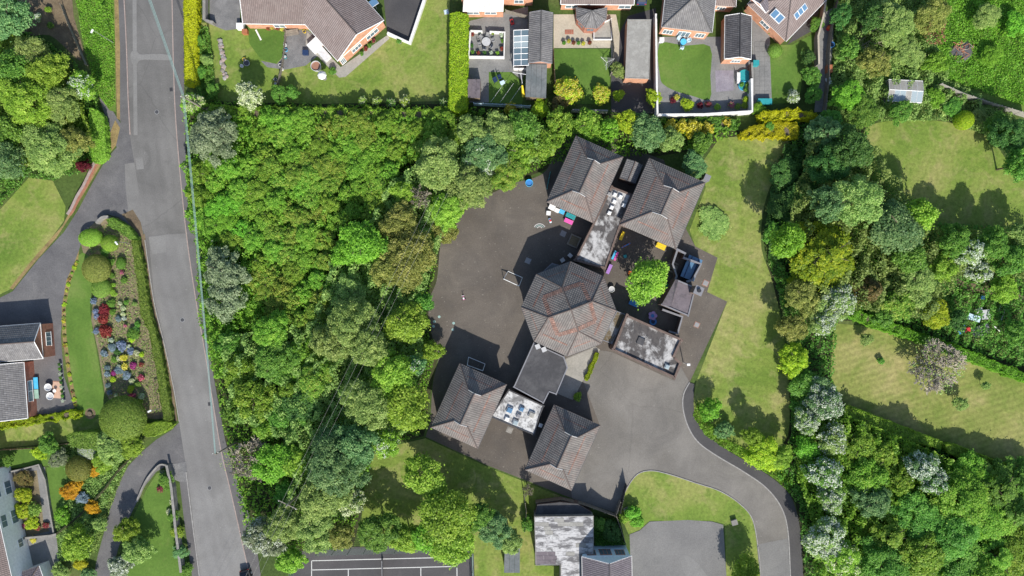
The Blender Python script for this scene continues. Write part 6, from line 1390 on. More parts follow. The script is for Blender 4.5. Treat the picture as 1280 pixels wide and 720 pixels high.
# flower garden: clipped domes
T(113, 297, 15, 1.6, 'dome', 'L_box', 'bright clipped shrub at the tip of the lawn', 'shrub', low=True, asp=0.75, rot=0.1)
T(137, 304, 10.5, 2.0, 'dome', 'L_box', 'bright clipped conical shrub beside the first lamp', 'shrub', low=True)
T(120, 336, 18, 2.0, 'dome', 'L_olive', 'large bronze-green clipped dome beside lawn', 'shrub', low=True)
T(126, 360, 12.5, 1.4, 'dome', 'L_topiary', 'smaller olive clipped dome below the bronze one', 'shrub', low=True)
T(153, 524, 29, 3.6, 'dome', 'L_topiary', 'biggest clipped dome shrub at the bottom of the flower garden', 'shrub', low=True)
T(151, 329, 6, 1.0, 'dome', 'L_green', 'small dark clipped shrub in the middle of the bed', 'shrub', low=True, asp=1.3, rot=0)
fl = [(117, 376, 5, 'L_lavender', 'F_blue', 'blue flowered clump at the top of the blue edging'), (119, 389, 4.5, 'L_lavender', 'F_blue', 'second blue clump of the edging'), (121, 396, 4.5, 'L_lavender', 'F_blue', 'third blue clump of the edging'), (121, 414, 5, 'L_lavender', 'F_blue', 'blue clump beside the lower red patch'), (130, 442, 5, 'L_lavender', None, 'grey-blue clump left of the blue mound'), (134, 460, 4.5, 'L_lavender', None, 'grey-blue clump on the lawn edge, upper'), (134, 468, 4.5, 'L_lavender', None, 'grey-blue clump on the lawn edge, middle'), (135, 482, 4.5, 'L_lavender', None, 'grey-blue clump on the lawn edge, lower'), (137, 491, 4, 'L_lavender', None, 'last grey-blue clump before the big dome'),
      (130, 387, 8, 'L_red', 'F_red', 'upper crimson azalea mound'), (129, 399, 7, 'L_red', 'F_red', 'middle crimson azalea mound'), (132, 414, 9, 'L_red', 'F_red', 'lowest crimson azalea mound'),
      (141, 366, 6, 'L_lime', None, 'lime shrub right of the smaller dome'), (139, 379, 6, 'L_green', None, 'green shrub beside the upper crimson mound'), (141, 390, 5, 'L_green', None, 'green shrub between crimson and cream plants'), (150, 379, 3.2, 'L_green', 'F_cream', 'topmost cream tuft in the bed'), (154, 385, 4, 'L_green', 'F_cream', 'second cream tuft in the bed'), (154, 392, 4, 'L_lime', 'F_cream', 'third cream tuft in the bed'), (155, 398, 3.5, 'L_lavender', 'F_white', 'whitish tuft below the cream ones'), (148, 398, 5, 'L_lavender', None, 'grey-green tuft left of the whitish one'), (157, 407, 3, 'L_green', 'F_pink', 'small pink plant in the middle of the bed'), (166, 418, 9, 'L_green', None, 'leafy green plants right of the crimson mounds'), (165, 424, 5, 'L_yellowgreen', None, 'lime yellow plant among the leafy ones'), (139, 425, 3.6, 'L_green', 'F_white', 'white tuft below the crimson mounds'), (152, 432, 7, 'L_lavender', 'F_blue', 'large blue flowering mound in the bed'), (161, 433, 3.2, 'L_lime', 'F_white', 'white tuft right of the blue mound'), (163, 439, 5, 'L_lavender', 'F_blue', 'smaller blue mound in the bed'), (171, 441, 4.5, 'L_green', 'F_cream', 'cream tuft right of the smaller blue mound'), (177, 443, 4, 'L_yellowgreen', None, 'yellow-green plant by the hedge path'), (148, 448, 3.6, 'L_green', 'F_cream', 'cream tuft left of the yellow mound'), (154, 447, 5, 'L_gold', 'F_yellow', 'bright yellow mound, upper of two'), (156, 458, 5, 'L_gold', 'F_yellow', 'bright yellow mound, lower of two'), (149, 458, 3, 'L_green', 'F_white', 'white tuft left of the lower yellow mound'), (166, 457, 5, 'L_red', 'F_magenta', 'magenta plant right of the yellow mounds'), (177, 456, 4, 'L_bronze', 'F_red', 'rusty red plant near the hedge path'), (142, 466, 4.5, 'L_red', 'F_magenta', 'dark magenta plant near the lawn'), (148, 463, 6, 'L_lavender', None, 'grey-green mound below the white tuft'), (158, 469, 6, 'L_lavender', None, 'grey-green mound in the lower bed'), (176, 472, 5, 'L_red', 'F_pink', 'spiky pink plant in the lower bed'), (164, 476, 4.5, 'L_green', 'F_cream', 'cream tuft in the lower bed'), (141, 474, 4.5, 'L_yellowgreen', None, 'lime tuft near the lawn edge'), (172, 481, 5, 'L_topiary', None, 'olive tuft in the lower bed'), (163, 487, 6, 'L_yellowgreen', None, 'bright lime plant above the big dome'), (165, 496, 6, 'L_red', 'F_pink', 'spiky crimson plant above the big dome'), (177, 495, 5, 'L_green', 'F_cream', 'pale plant right of the spiky crimson one'), (175, 503, 5, 'L_lime', None, 'round lime plant nearest the big dome'), (145, 494, 3, 'L_green', 'F_cream', 'small cream tuft in the dome shadow'), (130, 315, 6, 'L_green', None, 'green plant between bronze dome and conical shrub'), (137, 328, 7, 'L_green', None, 'dark green plant right of the bronze dome'), (152, 341, 4, 'L_green', 'F_pink', 'pink flower below the small dark clipped shrub'), (155, 350, 5, 'L_green', None, 'green tuft below the pink flower'), (141, 356, 4, 'L_lime', None, 'lime tuft right of the smaller dome'), (140, 345, 4.5, 'L_green', None, 'green tuft between the two domes'), (172, 405, 5, 'L_green', None, 'green plant beside the hedge path'), (170, 412, 5, 'L_dark', None, 'dark plant beside the hedge path'), (168, 380, 4, 'L_soft', None, 'pale weed clump beside the hedge path'), (158, 378, 4, 'L_green', None, 'green clump right of the topmost cream tuft'), (140, 435, 6, 'L_lavender', None, 'grey-green clump above the lawn-edge row'), (143, 450, 5, 'L_green', None, 'green clump left of the cream tuft'), (147, 440, 5, 'L_dark', None, 'dark green clump left of the blue mounds')]
for x, y, r, m_, f_, lb in fl:
    bush(x, y, r, 0.35 + 0.06 * r, m_, lb, 'tuft' if 'mound' not in lb else 'mass', f_, fl=(0.95, 0.42) if f_ else None, name='garden_plant', cat='plant')
# gardens at bottom left
for x, y, r, h_, k_, m_, lb in [(29, 619, 12, 1.6, 'mass', 'L_yellowgreen', 'yellow-green mound before the white house, upper'), (26, 638, 12, 1.5, 'mass', 'L_yellowgreen', 'yellow-green mound before the white house, left'), (43, 637, 10, 1.5, 'mass', 'L_topiary', 'olive-green mound before the white house, right'), (40, 653, 10, 1.2, 'mass', 'L_yellowgreen', 'yellow mound before the white house, lowest'), (30, 598, 12, 1.2, 'fine', 'L_bronze', 'brownish shrub at the top of the paved yard'),
      (88, 614, 13, 1.8, 'fine', 'L_orange', 'large orange-flowered shrub on the left bank'), (95, 607, 9, 1.6, 'fine', 'L_orange', 'upper orange-flowered shrub beside the large one'), (115, 634, 10, 1.4, 'fine', 'L_orange', 'orange-flowered shrub nearest the lower driveway'), (119, 588, 9, 1.4, 'fine', 'L_orange', 'orange-flowered shrub below the bronze conifer'), (98, 586, 16, 2.6, 'dome', 'L_olive', 'bronze-green rounded conifer above the orange shrubs'), (74, 573, 13, 2.2, 'fine', 'L_grey', 'pale grey feathery shrub on the small lawn'), (103, 622, 9, 1.3, 'fine', 'L_lavender', 'grey-blue shrub right of the large orange one'), (78, 645, 12, 1.6, 'mass', 'L_bright', 'bright green shrub beside the paved yard'), (110, 562, 13, 1.6, 'dome', 'L_box', 'flowery round bush below the clipped hedge'), (97, 680, 22, 4.5, 'fine', 'L_lime', 'yellow-green tree beside the white house yard'), (100, 703, 10, 2.0, 'fine', 'L_gold', 'golden shrub below the yellow-green tree'), (125, 655, 10, 2, 'fine', 'L_soft', 'pale shrub at the left edge of the lower driveway'), (140, 560, 22, 3.5, 'fine', 'L_soft', 'pale bushy shrub above the lower driveway'), (165, 556, 18, 3.0, 'fine', 'L_lime', 'light green shrub beside the lower driveway curve'), (130, 575, 16, 2.6, 'fine', 'L_lime', 'light green shrub right of the bronze conifer'), (60, 555, 14, 3.0, 'fine', 'L_green', 'green shrub above the small lawn'), (8, 575, 10, 2.0, 'fine', 'L_green', 'green bush at the left edge between houses'), (50, 566, 10, 1.6, 'fine', 'L_yellowgreen', 'yellowish bush beside the green shrub'), (75, 715, 12, 1.8, 'fine', 'L_soft', 'soft shrub at the bottom left edge'), (110, 718, 10, 1.5, 'fine', 'L_blue', 'blue-green shrub at the bottom edge by the driveway'),
      (158, 663, 17, 4.5, 'fine', 'L_lime', 'yellow-green tree on the triangular lawn'), (172, 688, 20, 4.0, 'fine', 'L_soft', 'olive tree at the bottom of the triangular lawn'), (150, 708, 16, 2.6, 'fine', 'L_grey', 'pale flowering shrub beside the lower driveway end'), (208, 600, 11, 1.6, 'fine', 'L_green', 'green shrub inside the curved stone wall'), (217, 645, 8, 1.4, 'fine', 'L_green', 'green shrub on the wall border, upper'), (222, 665, 9, 1.4, 'fine', 'L_lime', 'lime shrub on the wall border, middle'), (225, 690, 10, 1.5, 'fine', 'L_blue', 'blue-green shrub on the wall border, lower'), (233, 712, 9, 1.4, 'fine', 'L_green', 'green shrub on the wall border at the bottom edge'), (205, 592, 6, 0.9, 'tuft', 'L_grey', 'silvery low plant inside the curved stone wall')]:
    T(x, y, r, h_, k_, m_, lb, 'shrub' if h_ < 4 else 'tree', low=True, flower=(0.7, 0.4) if 'flowering' in lb or 'flowery' in lb else None, fmat='F_white')
for x, y, f_, lb in [(34, 601, 'F_magenta', 'magenta flowers at the top of the paved yard'), (30, 658, 'F_pink', 'pink flowers below the yellow mounds'), (47, 659, 'F_red', 'red flowers below the yellow mounds'), (57, 656, 'F_red', 'red flowers at the yard corner'), (200, 612, 'F_red', 'red flowers on the triangular lawn edge'), (212, 640, 'F_cream', 'cream flowers on the wall border'), (216, 627, 'F_cream', 'small cream flowers above the wall border'), (41, 675, 'F_yellow', 'yellow flowers beside the porch path'), (73, 708, 'F_yellow', 'yellow flowers at the yard gate')]:
    bush(x, y, 5, 0.5, 'L_green', lb, fmat=f_, fl=(0.95, 0.7), name='garden_plant', cat='plant')
# patio border tufts
for i in range(22):
    u = i / 21; pts_ = smooth_px([(96, 328), (86, 352), (80, 385), (80.5, 420), (86.5, 468), (94, 506)], 8, False); x, y = pts_[int(u * (len(pts_) - 1))]
    bush(x, y, 2.3 + (i % 3) * 0.5, 0.25, ['L_lime', 'L_olive', 'L_yellowgreen'][i % 3], ORD[i] + ' low tuft from the top in the border along the bungalow patio', fmat=[None, 'F_yellow', None, None, 'F_red'][i % 5], fl=(0.9, 0.15), group='patio border tufts', name='garden_plant', cat='plant')

# ================================================================== POLES, WIRES, LAMPS
def pole(px, py, z, label, arm=2.0, rz=0.0, mat='wood_grey', top=None):
    p = P(px, py, z); t = thing('telegraph_pole', label, 'pole', (p.x, p.y, 0), rz)
    MB().cyl((0, 0, 0), 0.17, z, 8, 0.12).build('shaft', M[mat], t)
    MB().box((0, 0.16, z - 0.35), (arm, 0.12, 0.12)).build('crossarm', M[mat], t)
    for k in (-1, 0, 1): MB().cyl((k * arm * 0.45, 0.16, z - 0.29), 0.05, 0.2, 6).build('insulator', M['white'], t)
    return p
pa = pole(229, 121, 8.5, 'telegraph pole beside the silver-grey roadside tree', 0.9, 0.2)
pb = pole(269, 568, 8.5, 'telegraph pole beside the bare roadside tree', 0.9, 0.2)
pc = pole(358, 633, 9.0, 'electricity pole with long crossarm in the lower wood', 3.2, -0.45)
top = P(181, -14, 8.5); far = pa + (top - pa) * 1.6
for k in range(5):
    off = Vector(((k - 2.0) * 0.10, 0.02 * (k - 2.0), (-0.25 if k % 2 else -0.1)))
    wire([far + off, pa + off * 0.75, pb + off * 0.4], 0.021, 'wire_teal', 'one strand of the teal cable bundle along the right of the road', 0.25, 'overhead_cable', group='teal cable bundle')
d0 = P(500, 345, 9).xy - P(358, 633, 9).xy
for k in (-1, 0, 1):
    s_ = Vector((k * 1.35, k * 0.65, 0)); e = Vector((d0.x, d0.y, 0)).normalized()
    wire([pc + s_ - e * 40 + Vector((0, 0, -0.1)), pc + s_ + Vector((0, 0, -0.05)), pc + s_ + e * 52 + Vector((0, 0, 0.5))], 0.009, 'wire_pale', ['left', 'middle', 'right'][k + 1] + ' thin pale electricity wire over the middle of the wood', 0.5, group='thin electricity wires')
def lamp(base, toppx, h, label):
    b = P(*base); hp = P(toppx[0], toppx[1], h); t = thing('street_lamp', label, 'lamp', b)
    d = hp - Vector((b.x, b.y, h)); 
    MB().tube([(0, 0, 0), (0, 0, h * 0.6), (0, 0, h - 0.15), (d.x, d.y, h)], 0.05, 7, 0.03).build('post', M['grey'], t)
    MB().box((d.x, d.y, h), (0.6, 0.24, 0.14), math.atan2(d.y, d.x)).build('lamp_head', M['white'], t)
lamp((142, 53.5), (115, 39), 5.6, 'street lamp leaning over the verge at the top left')
lamp((163, 304), (145.5, 304), 4.4, 'street lamp beside the conical clipped shrub')
lamp((200, 510), (187, 514), 3.8, 'street lamp beside the biggest clipped dome')
def cam_pole(x, y, h, label):
    t = thing('lamp_bollard', label, 'lamp', P(x, y)); MB().cyl((0, 0, 0), 0.08, h, 7).build('post', M['white'], t); MB().box((0, 0, h), (0.5, 0.35, 0.15)).build('lamp_head', M['white'], t)
cam_pole(854, 453, 3.4, 'white security lamp at the corner of the boiler block')

# walls of the western gardens
wall([(226, 716), (219, 660), (214, 610), (208, 582)], 1.3, 0.32, 'concrete', 'thick grey stone wall between triangular lawn and road', cop='concrete')
wall([(208, 582), (200, 581), (192, 588), (181, 603), (170, 628)], 0.5, 0.16, 'concrete', 'curved stone wall at the lower driveway mouth', cop='concrete', smooth=3)
wall([(118, 203), (112, 215), (104, 232), (96, 245), (88, 262), (84, 268)], 0.8, 0.35, 'brick_red', 'low pinkish brick wall beside the upper driveway', cop='kerb_pink')
wall([(120, 279), (127, 272), (135, 271)], 0.9, 0.35, 'concrete', 'small curved wall at the garden tip', cop='concrete', smooth=3)
wall([(8, 591), (30, 586), (48, 581), (56, 600), (62, 640), (67, 668)], 0.6, 0.16, 'concrete', 'grey wall around the paved yard of the white house', cop='concrete')
wall([(0, 674), (30, 673), (62, 670), (70, 668)], 0.8, 0.25, 'concrete', 'short wall crossing the paved yard', cop='concrete')
wall([(165, 571), (150, 585), (130, 612), (108, 636), (90, 652), (70, 668)], 0.7, 0.18, 'brick_brown', 'dark strip standing for the shadow gap along the bank above the lower driveway', cop='woodfloor')  # low dark wall shape stands in for the shadow gap beside the hedge
fence([(0, 563), (40, 561), (84, 555)], 1.0, 'wood', 'low timber fence between the left gardens', 1.6)
fence([(75, 5), (84, 30), (98, 62), (106, 80)], 0.8, 'wood_grey', 'weathered plank edging beside the verge at top left', 2.0)
# northern fences
fence([(1033, 140), (1037, 100), (1038, 60), (1042, 30), (1050, -10)], 1.6, 'wood_grey', 'timber fence along the narrow lane')
fence([(1072, 66), (1078, 40), (1084, 16)], 1.8, 'wood', 'dark fence in the scrub at upper right')
t_f = fence([(1178, 104), (1205, 116), (1240, 128), (1290, 143)], 1.9, 'slabs', 'weathered timber fence crossing the scrub to the right edge')
wall([(1024, 80), (1023, 45), (1030, 18), (1034, -10)], 1.5, 0.2, 'concrete', 'pale wall between last garden and lane', cop='slabs_cream')
fence([(692, 60), (694, 100), (696, 128)], 1.6, 'wood', 'dark fence between the first two gardens')
fence([(641, 131), (606, 124)], 0.5, 'wood', 'low edging board on the washing-line lawn') if False else None
fence([(356, 36), (354, 62), (351, 84), (346, 104)], 1.0, 'wood_grey', 'sagging low fence hung with garden ornaments', 1.2)
fence([(764, 24), (768, 60), (764, 92)], 1.4, 'wood_grey', 'fence right of the cream patio')

# ================================================================== SCHOOL THINGS
def goal(px, h, label):
    c = sum((P(x, y, 0) for x, y in px), Vector()) / 4; t = thing('goal_frame', label, 'goal', c)
    up = [P(x, y, h) - c for x, y in px[:2]]; dn = [P(x, y, 0.03) - c for x, y in px[2:]]      # crossbar corners, ground rail corners
    up = [Vector((p.x, p.y, h)) for p in up]; dn = [Vector((p.x, p.y, 0.05)) for p in dn]
    MB().tube([(up[0].x, up[0].y, 0), up[0]], 0.06, 6).build('goal_post', M['white'], t); MB().tube([(up[1].x, up[1].y, 0), up[1]], 0.06, 6).build('goal_post', M['white'], t)
    MB().tube([up[0], up[1]], 0.065, 6).build('crossbar', M['white'], t)
    for a, b in ((up[0], dn[1]), (up[1], dn[0])): MB().tube([a, b], 0.05, 6).build('stay', M['white'], t)
    MB().tube([dn[0], dn[1]], 0.055, 6).build('ground_bar', M['white'], t)
goal([(629.5, 348.6), (649, 357.5), (653, 347), (635, 339)], 1.3, 'white goal frame standing on the open playground')
goal([(584, 456.5), (603.4, 463.5), (606.4, 455), (585.7, 446.4)], 1.3, 'white goal frame beside the lower left pavilion')
def tub(px, py, r, h, mat, label, inner='sky_blue', cat='tub', name='tub'):
    t = thing(name, label, cat, P(px, py)); MB().lathe([(r * 0.85, 0), (r, h), (r * 0.9, h), (r * 0.78, 0.05)], n=16).build('shell', M[mat], t); MB().cyl((0, 0, 0.02), r * 0.84, h * 0.75, 16, r * 0.86).build('contents', M[inner], t); return t
tub(661.4, 229.5, 0.62, 0.7, 'sky_blue', 'round blue tub at the top of the playground', 'blue')
tub(764, 361.6, 0.5, 0.6, 'white', 'white round tub in the courtyard beside the octagonal hall', 'light_grey')
def bench(px, py, L, W, h, rz, mat, label, back=False, name='bench', cat='bench', legs='charcoal'):
    t = thing(name, label, cat, P(px, py), rz); n = 3
    for i in range(n): MB().box((0, (i - 1) * W / n, h), (L, W / n - 0.02, 0.05)).build('seat_slat', M[mat], t)
    for sx in (-1, 1):
        for sy in (-1, 1): MB().box((sx * (L / 2 - 0.12), sy * W * 0.38, (h - 0.025) / 2), (0.07, 0.07, h - 0.025)).build('leg', M[legs], t)
    if back:
        for i in range(2): MB().box((0, W / 2 + 0.03 + i * 0.03, h + 0.2 + 0.2 * i), (L, 0.04, 0.14)).build('back_slat', M[mat], t)
        for sx in (-1, 1): MB().box((sx * (L / 2 - 0.12), W / 2 + 0.07, (h + 0.5) / 2), (0.05, 0.05, h + 0.5)).build('back_post', M[legs], t)
    return t
A_ = -0.42; B_ = 1.15
bench(713, 270.5, 1.6, 0.75, 0.5, A_, 'teal', 'teal table against the upper left pavilion', name='table', cat='table')
bench(702, 265.2, 0.9, 0.7, 0.55, A_, 'sky_blue', 'light teal unit left of the teal table', name='table', cat='table')
bench(710.5, 277, 1.45, 0.7, 0.5, A_, 'pink', 'pink table in front of the upper left pavilion', name='table', cat='table')
bench(777, 295, 1.5, 0.5, 0.5, B_, 'yellow', 'yellow bench against the link roof in the courtyard')
bench(825.5, 308, 1.6, 0.9, 0.4, A_, 'yellow', 'yellow sand table below the largest pavilion', name='table', cat='table')
bench(767, 319, 1.5, 0.35, 0.45, B_, 'sky_blue', 'light blue bench beside the courtyard link wall')
bench(769.8, 320.5, 1.5, 0.35, 0.45, B_, 'pink', 'pink bench right beside the light blue one')
bench(761, 336.5, 1.6, 0.55, 0.5, B_, 'purple', 'purple bench near the octagonal hall')
bench(791.5, 379, 1.5, 0.9, 0.5, A_, 'blue', 'blue table below the courtyard tree', name='table', cat='table')
t = thing('picnic_table', 'dark wooden picnic table in the courtyard corner', 'table', P(839, 333.5), A_)
for i in range(4): MB().box((0, -0.3 + 0.2 * i, 0.72), (1.8, 0.18, 0.04)).build('top_plank', M['wood_grey'], t)
for s_ in (-1, 1):
    MB().box((0, s_ * 0.75, 0.44), (1.8, 0.28, 0.04)).build('seat_plank', M['wood_grey'], t)
    MB().box((s_ * 0.6, 0, 0.36), (0.08, 1.5, 0.1)).box((s_ * 0.6, 0.3, 0.35), (0.08, 0.08, 0.7)).box((s_ * 0.6, -0.3, 0.35), (0.08, 0.08, 0.7)).build('leg', M['wood_grey'], t)
t = thing('flower_table', 'purple flower-shaped table in the lower courtyard', 'table', P(815, 394.5))
tp = MB()
for k in range(5): tp.cyl((0.42 * math.cos(k * 1.257), 0.42 * math.sin(k * 1.257), 0.48), 0.34, 0.05 + 0.003 * k, 12)
tp.build('petals', M['lilac'], t); MB().cyl((0, 0, 0.45), 0.3, 0.1, 12).build('centre', M['blue'], t); MB().cyl((0, 0, 0), 0.12, 0.46, 8).build('pedestal', M['blue'], t)
t = thing('play_ring', 'blue play mat seat beside the flower-shaped table', 'toy', P(816, 402)); MB().lathe([(0.55, 0), (0.6, 0.25), (0.35, 0.25), (0.3, 0.0)], n=14).build('ring', M['blue'], t); MB().cyl((0, 0, 0), 0.32, 0.08, 12).build('pad', M['navy'], t)
t = thing('seesaw', 'blue and orange seesaw in the upper courtyard', 'toy', P(782, 307), 0.5); MB().box((0, 0, 0.35), (1.6, 0.18, 0.08)).build('plank', M['blue'], t); MB().box((0, 0, 0.16), (0.3, 0.35, 0.32), 0, 0.4).build('pivot', M['orange'], t)
for s_ in (-0.6, 0.6): MB().tube([(s_, -0.2, 0.55), (s_, 0.2, 0.55)], 0.03).tube([(s_, 0, 0.36), (s_, 0, 0.55)], 0.03).build('handle', M['orange'], t)
def chair(px, py, rz, mat, label, s=1.0, group=None):
    t = thing('chair', label, 'chair', P(px, py), rz, group)
    MB().box((0, 0, 0.40 * s), (0.48 * s, 0.46 * s, 0.06)).build('seat', M[mat], t); MB().box((0, 0.23 * s, 0.68 * s), (0.48 * s, 0.06, 0.5 * s)).build('backrest', M[mat], t)
    for sx in (-1, 1):
        for sy in (-1, 1): MB().box((sx * 0.2 * s, sy * 0.18 * s, 0.19 * s), (0.05, 0.05, 0.37 * s)).build('leg', M[mat], t)
        MB().box((sx * 0.25 * s, 0, 0.58 * s), (0.05, 0.42 * s, 0.05)).build('armrest', M[mat], t)
    return t
chair(702.8, 325.5, 0.6, 'white', 'white plastic chair in the shade above the octagonal hall, left', 1.3)
chair(712.3, 319.5, 2.4, 'white', 'white plastic chair in the shade above the octagonal hall, right', 1.3)
chair(786.5, 341, 1.2, 'orange', 'orange child chair under the courtyard tree, upper', 1.0)
chair(786.8, 346.5, 1.5, 'orange', 'orange child chair under the courtyard tree, lower', 1.0)
def crate(px, py, s, rz, mat, label, name='box', lid=None):
    t = thing(name, label, 'box', P(px, py), rz); MB().box((0, 0, s[2] / 2), s).build('body', M[mat], t); MB().box((0, 0, s[2] + 0.03), (s[0] + 0.06, s[1] + 0.06, 0.06)).build('lid', M[lid or mat], t)
    for k in (-1, 1): MB().box((0, k * (s[1] / 2 + 0.02), s[2] * 0.7), (0.2, 0.05, 0.05)).build('handle', M[lid or mat], t)
crate(689.7, 259.7, (1.0, 0.75, 0.7), A_, 'white', 'large white box by the corner of the upper left pavilion')
crate(685.5, 266.8, (0.65, 0.6, 0.5), -0.1, 'white', 'small white box standing furthest into the playground')
crate(696, 263.4, (0.7, 0.6, 0.6), A_, 'white', 'white box next to the light teal unit')
crate(832, 357.8, (0.8, 0.6, 0.5), B_, 'green_plastic', 'green plastic box right of the courtyard tree')
crate(781, 320.5, (0.45, 0.45, 0.35), 0.3, 'teal', 'small green toy box in the shaded courtyard')
crate(542.5, 305.5, (0.9, 0.7, 0.7), 0.5, 'black', 'black box at the left edge of the playground')
crate(879, 225, (0.9, 0.9, 2.4), A_, 'lead', 'grey cabinet at the corner of the largest pavilion')
t = thing('toy_car', 'blue and white ride-on toy on the playground', 'toy', P(687.5, 275.8), 0.3)
MB().box((0, 0, 0.28), (0.42, 0.8, 0.3), 0, 0.8).build('body', M['pale_blue'], t); MB().box((0, -0.05, 0.5), (0.3, 0.3, 0.14)).build('seat', M['red'], t); MB().tube([(-0.15, 0.25, 0.55), (0.15, 0.25, 0.55)], 0.03).tube([(0, 0.25, 0.4), (0, 0.25, 0.55)], 0.03).build('handlebar', M['blue'], t)
wh = MB().tube([(-0.04, 0, 0), (0.04, 0, 0)], 0.13, 10).mesh('wheel')
for sx in (-1, 1):
    for sy in (-0.28, 0.28): link('wheel', wh, M['black'], t, (sx * 0.2, sy, 0.13))
t = thing('tricycle', 'pink tricycle left standing on the open playground', 'toy', P(579.4, 371.5), 0.2)
MB().tube([(0, 0.4, 0.22), (0, 0.3, 0.6)], 0.03).build('fork', M['pink'], t); MB().tube([(0, 0.3, 0.5), (0, -0.35, 0.3), (-0.25, -0.4, 0.16)], 0.035).tube([(0, -0.35, 0.3), (0.25, -0.4, 0.16)], 0.035).build('frame', M['pink'], t)
MB().box((0, -0.2, 0.45), (0.24, 0.28, 0.08)).build('saddle', M['white'], t); MB().tube([(-0.25, 0.28, 0.62), (0.25, 0.28, 0.62)], 0.025).build('handlebar', M['white'], t); link('wheel', MB().tube([(-0.03, 0, 0), (0.03, 0, 0)], 0.22, 12).mesh('wheel'), M['black'], t, (0, 0.42, 0.22))
for sx in (-1, 1): link('wheel', wh, M['black'], t, (sx * 0.27, -0.4, 0.13))
# painted marks on the tarmac
for k, r in enumerate((7, 5, 3)):
    pts_ = [(674.5 + r * math.cos(a), 286 - r * 0.9 * math.sin(a)) for a in [math.radians(20 + 14 * i) for i in range(11)]]
    stripe('painted_arc', pts_, 0.1, 0.024, ['line_white', 'wire_teal', 'line_white'][k], ['outer white painted arc on the playground', 'middle teal painted arc on the playground', 'inner white painted arc on the playground'][k])
for (x, y) in [(549, 396), (543, 402), (542, 408), (567, 404), (566, 412), (549.5, 395)][:5]:
    tag(MB().cyl((0, 0, 0), 0.22, 0.006, 12).build('painted_dot', M['wire_teal'], None, P(x, y, 0.022)), 'teal painted dot on the tarmac at the left playground edge', 'marking', 'teal painted dots', 'structure')
for (x, y, r0, lb) in [(660, 326, 0.45, 'square drain cover on the shaded playground'), (704, 292, 0.45, 'drain cover in front of the upper left pavilion'), (882, 354, 0.5, 'reddish drain cover beside the bin yard'), (871, 406, 0.45, 'reddish drain cover on the tarmac right of the boiler house'), (637, 537.5, 0.5, 'pale square cover between the lower pavilions')]:
    t = thing('drain_cover', lb, 'drain', P(x, y, 0.02), A_); MB().box((0, 0, 0.01), (r0 * 2, r0 * 2, 0.02)).build('frame', M['concrete' if 'pale' in lb else ('terracotta' if 'reddish' in lb else 'grey')], t); MB().box((0, 0, 0.03), (r0 * 1.6, r0 * 1.6, 0.02)).build('plate', M['grey' if 'pale' not in lb else 'concrete'], t)
t = thing('raised_planter', 'dark square planter frame on the shaded playground', 'planter', P(717.5, 301.5), 1.15)
for s_, d in (((0, 0.8), (1.9, 0.2)), ((0, -0.8), (1.9, 0.2)), ((0.85, 0), (0.2, 1.38)), ((-0.85, 0), (0.2, 1.38))): MB().box((s_[0], s_[1], 0.25), (d[0], d[1], 0.5)).build('sleeper', M['wood_grey'], t)
MB().box((0, 0, 0.18), (1.5, 1.4, 0.36)).build('soil', M['soil'], t)
fence([(688, 215), (684, 235)], 1.2, 'teal', 'small teal trellis screen beside the upper left pavilion', 0.9)
gt = fence([(776, 641), (781, 618), (784, 608)], 1.9, 'charcoal', 'dark open school gate at the grass island', 1.1, 'gate')

# ================================================================== GARDEN THINGS
def round_table(px, py, r, label, mat='light_grey', n=6, cmat='grey', grp=None, clabel=None):
    t = thing('garden_table', label, 'table', P(px, py)); MB().cyl((0, 0, 0.70), r, 0.05, 18).build('table_top', M[mat], t); MB().cyl((0, 0, 0.03), 0.06, 0.67, 8).build('pedestal', M[mat], t); MB().cyl((0, 0, 0), 0.35, 0.03, 12).build('base', M[mat], t)
    c = P(px, py)
    for k in range(n):
        a = 2 * math.pi * k / n + 0.3; q = c + Vector((math.cos(a), math.sin(a), 0)) * (r + 0.42)
        o = chair(0, 0, a - math.pi / 2, cmat, clabel, 1.15, grp); o.location = (q.x, q.y, 0)
round_table(608, 54, 0.72, 'round grey table on the sunken patio', 'light_grey', 6, 'grey', 'chairs on the sunken patio', 'grey chair around the table on the sunken patio')
round_table(853, 54, 0.5, 'round table at the top of the striped lawn', 'sky_blue', 3, 'pale_blue', 'chairs at the striped lawn table', 'pale blue chair around the table above the striped lawn')
def pot(px, py, r, h, mat, label, lm='L_green', fm=None, group=None):
    t = thing('plant_pot', label, 'pot', P(px, py), 0, group); MB().lathe([(r * 0.7, 0), (r, h), (r * 0.88, h), (r * 0.8, h * 0.8)], n=10).build('pot', M[mat], t); MB().cyl((0, 0, h * 0.7), r * 0.84, 0.03, 10).build('soil', M['soil'], t)
    me, Rc = crown('tuft', r * 1.5, 0); link('foliage', me, M[lm], t, (0, 0, h * 0.7), 0, (r * 1.4 / Rc,) * 3)
    if fm: fm_, _ = crown('tuft', r * 1.5, 0, (0.9, 0.5)); link('flowers', fm_, M[fm], t, (0, 0, h * 0.7), 0, (r * 1.4 / Rc,) * 3)
for i, (x, y) in enumerate([(591, 66), (598, 67.5), (606, 67), (614, 67), (622, 67.5), (627, 62), (628, 52), (627, 45), (590, 58), (591, 44), (616, 42), (600, 41)]): pot(x, y, 0.26, 0.35, ['terracotta', 'charcoal', 'white'][i % 3], 'potted plant against the white wall of the sunken patio', ['L_green', 'L_lime', 'L_dark'][i % 3], [None, 'F_red', None, 'F_white'][i % 4], 'pots on the sunken patio')
for i, (x, y) in enumerate([(705, 55), (711, 53), (717, 55), (723, 55), (729, 56), (737, 55)]): pot(x, y, 0.3, 0.4, ['terracotta', 'charcoal'][i % 2], ORD[i] + ' potted plant from the left on the cream patio edge', 'L_green', [None, 'F_yellow', 'F_red'][i % 3], 'pots on the cream patio')
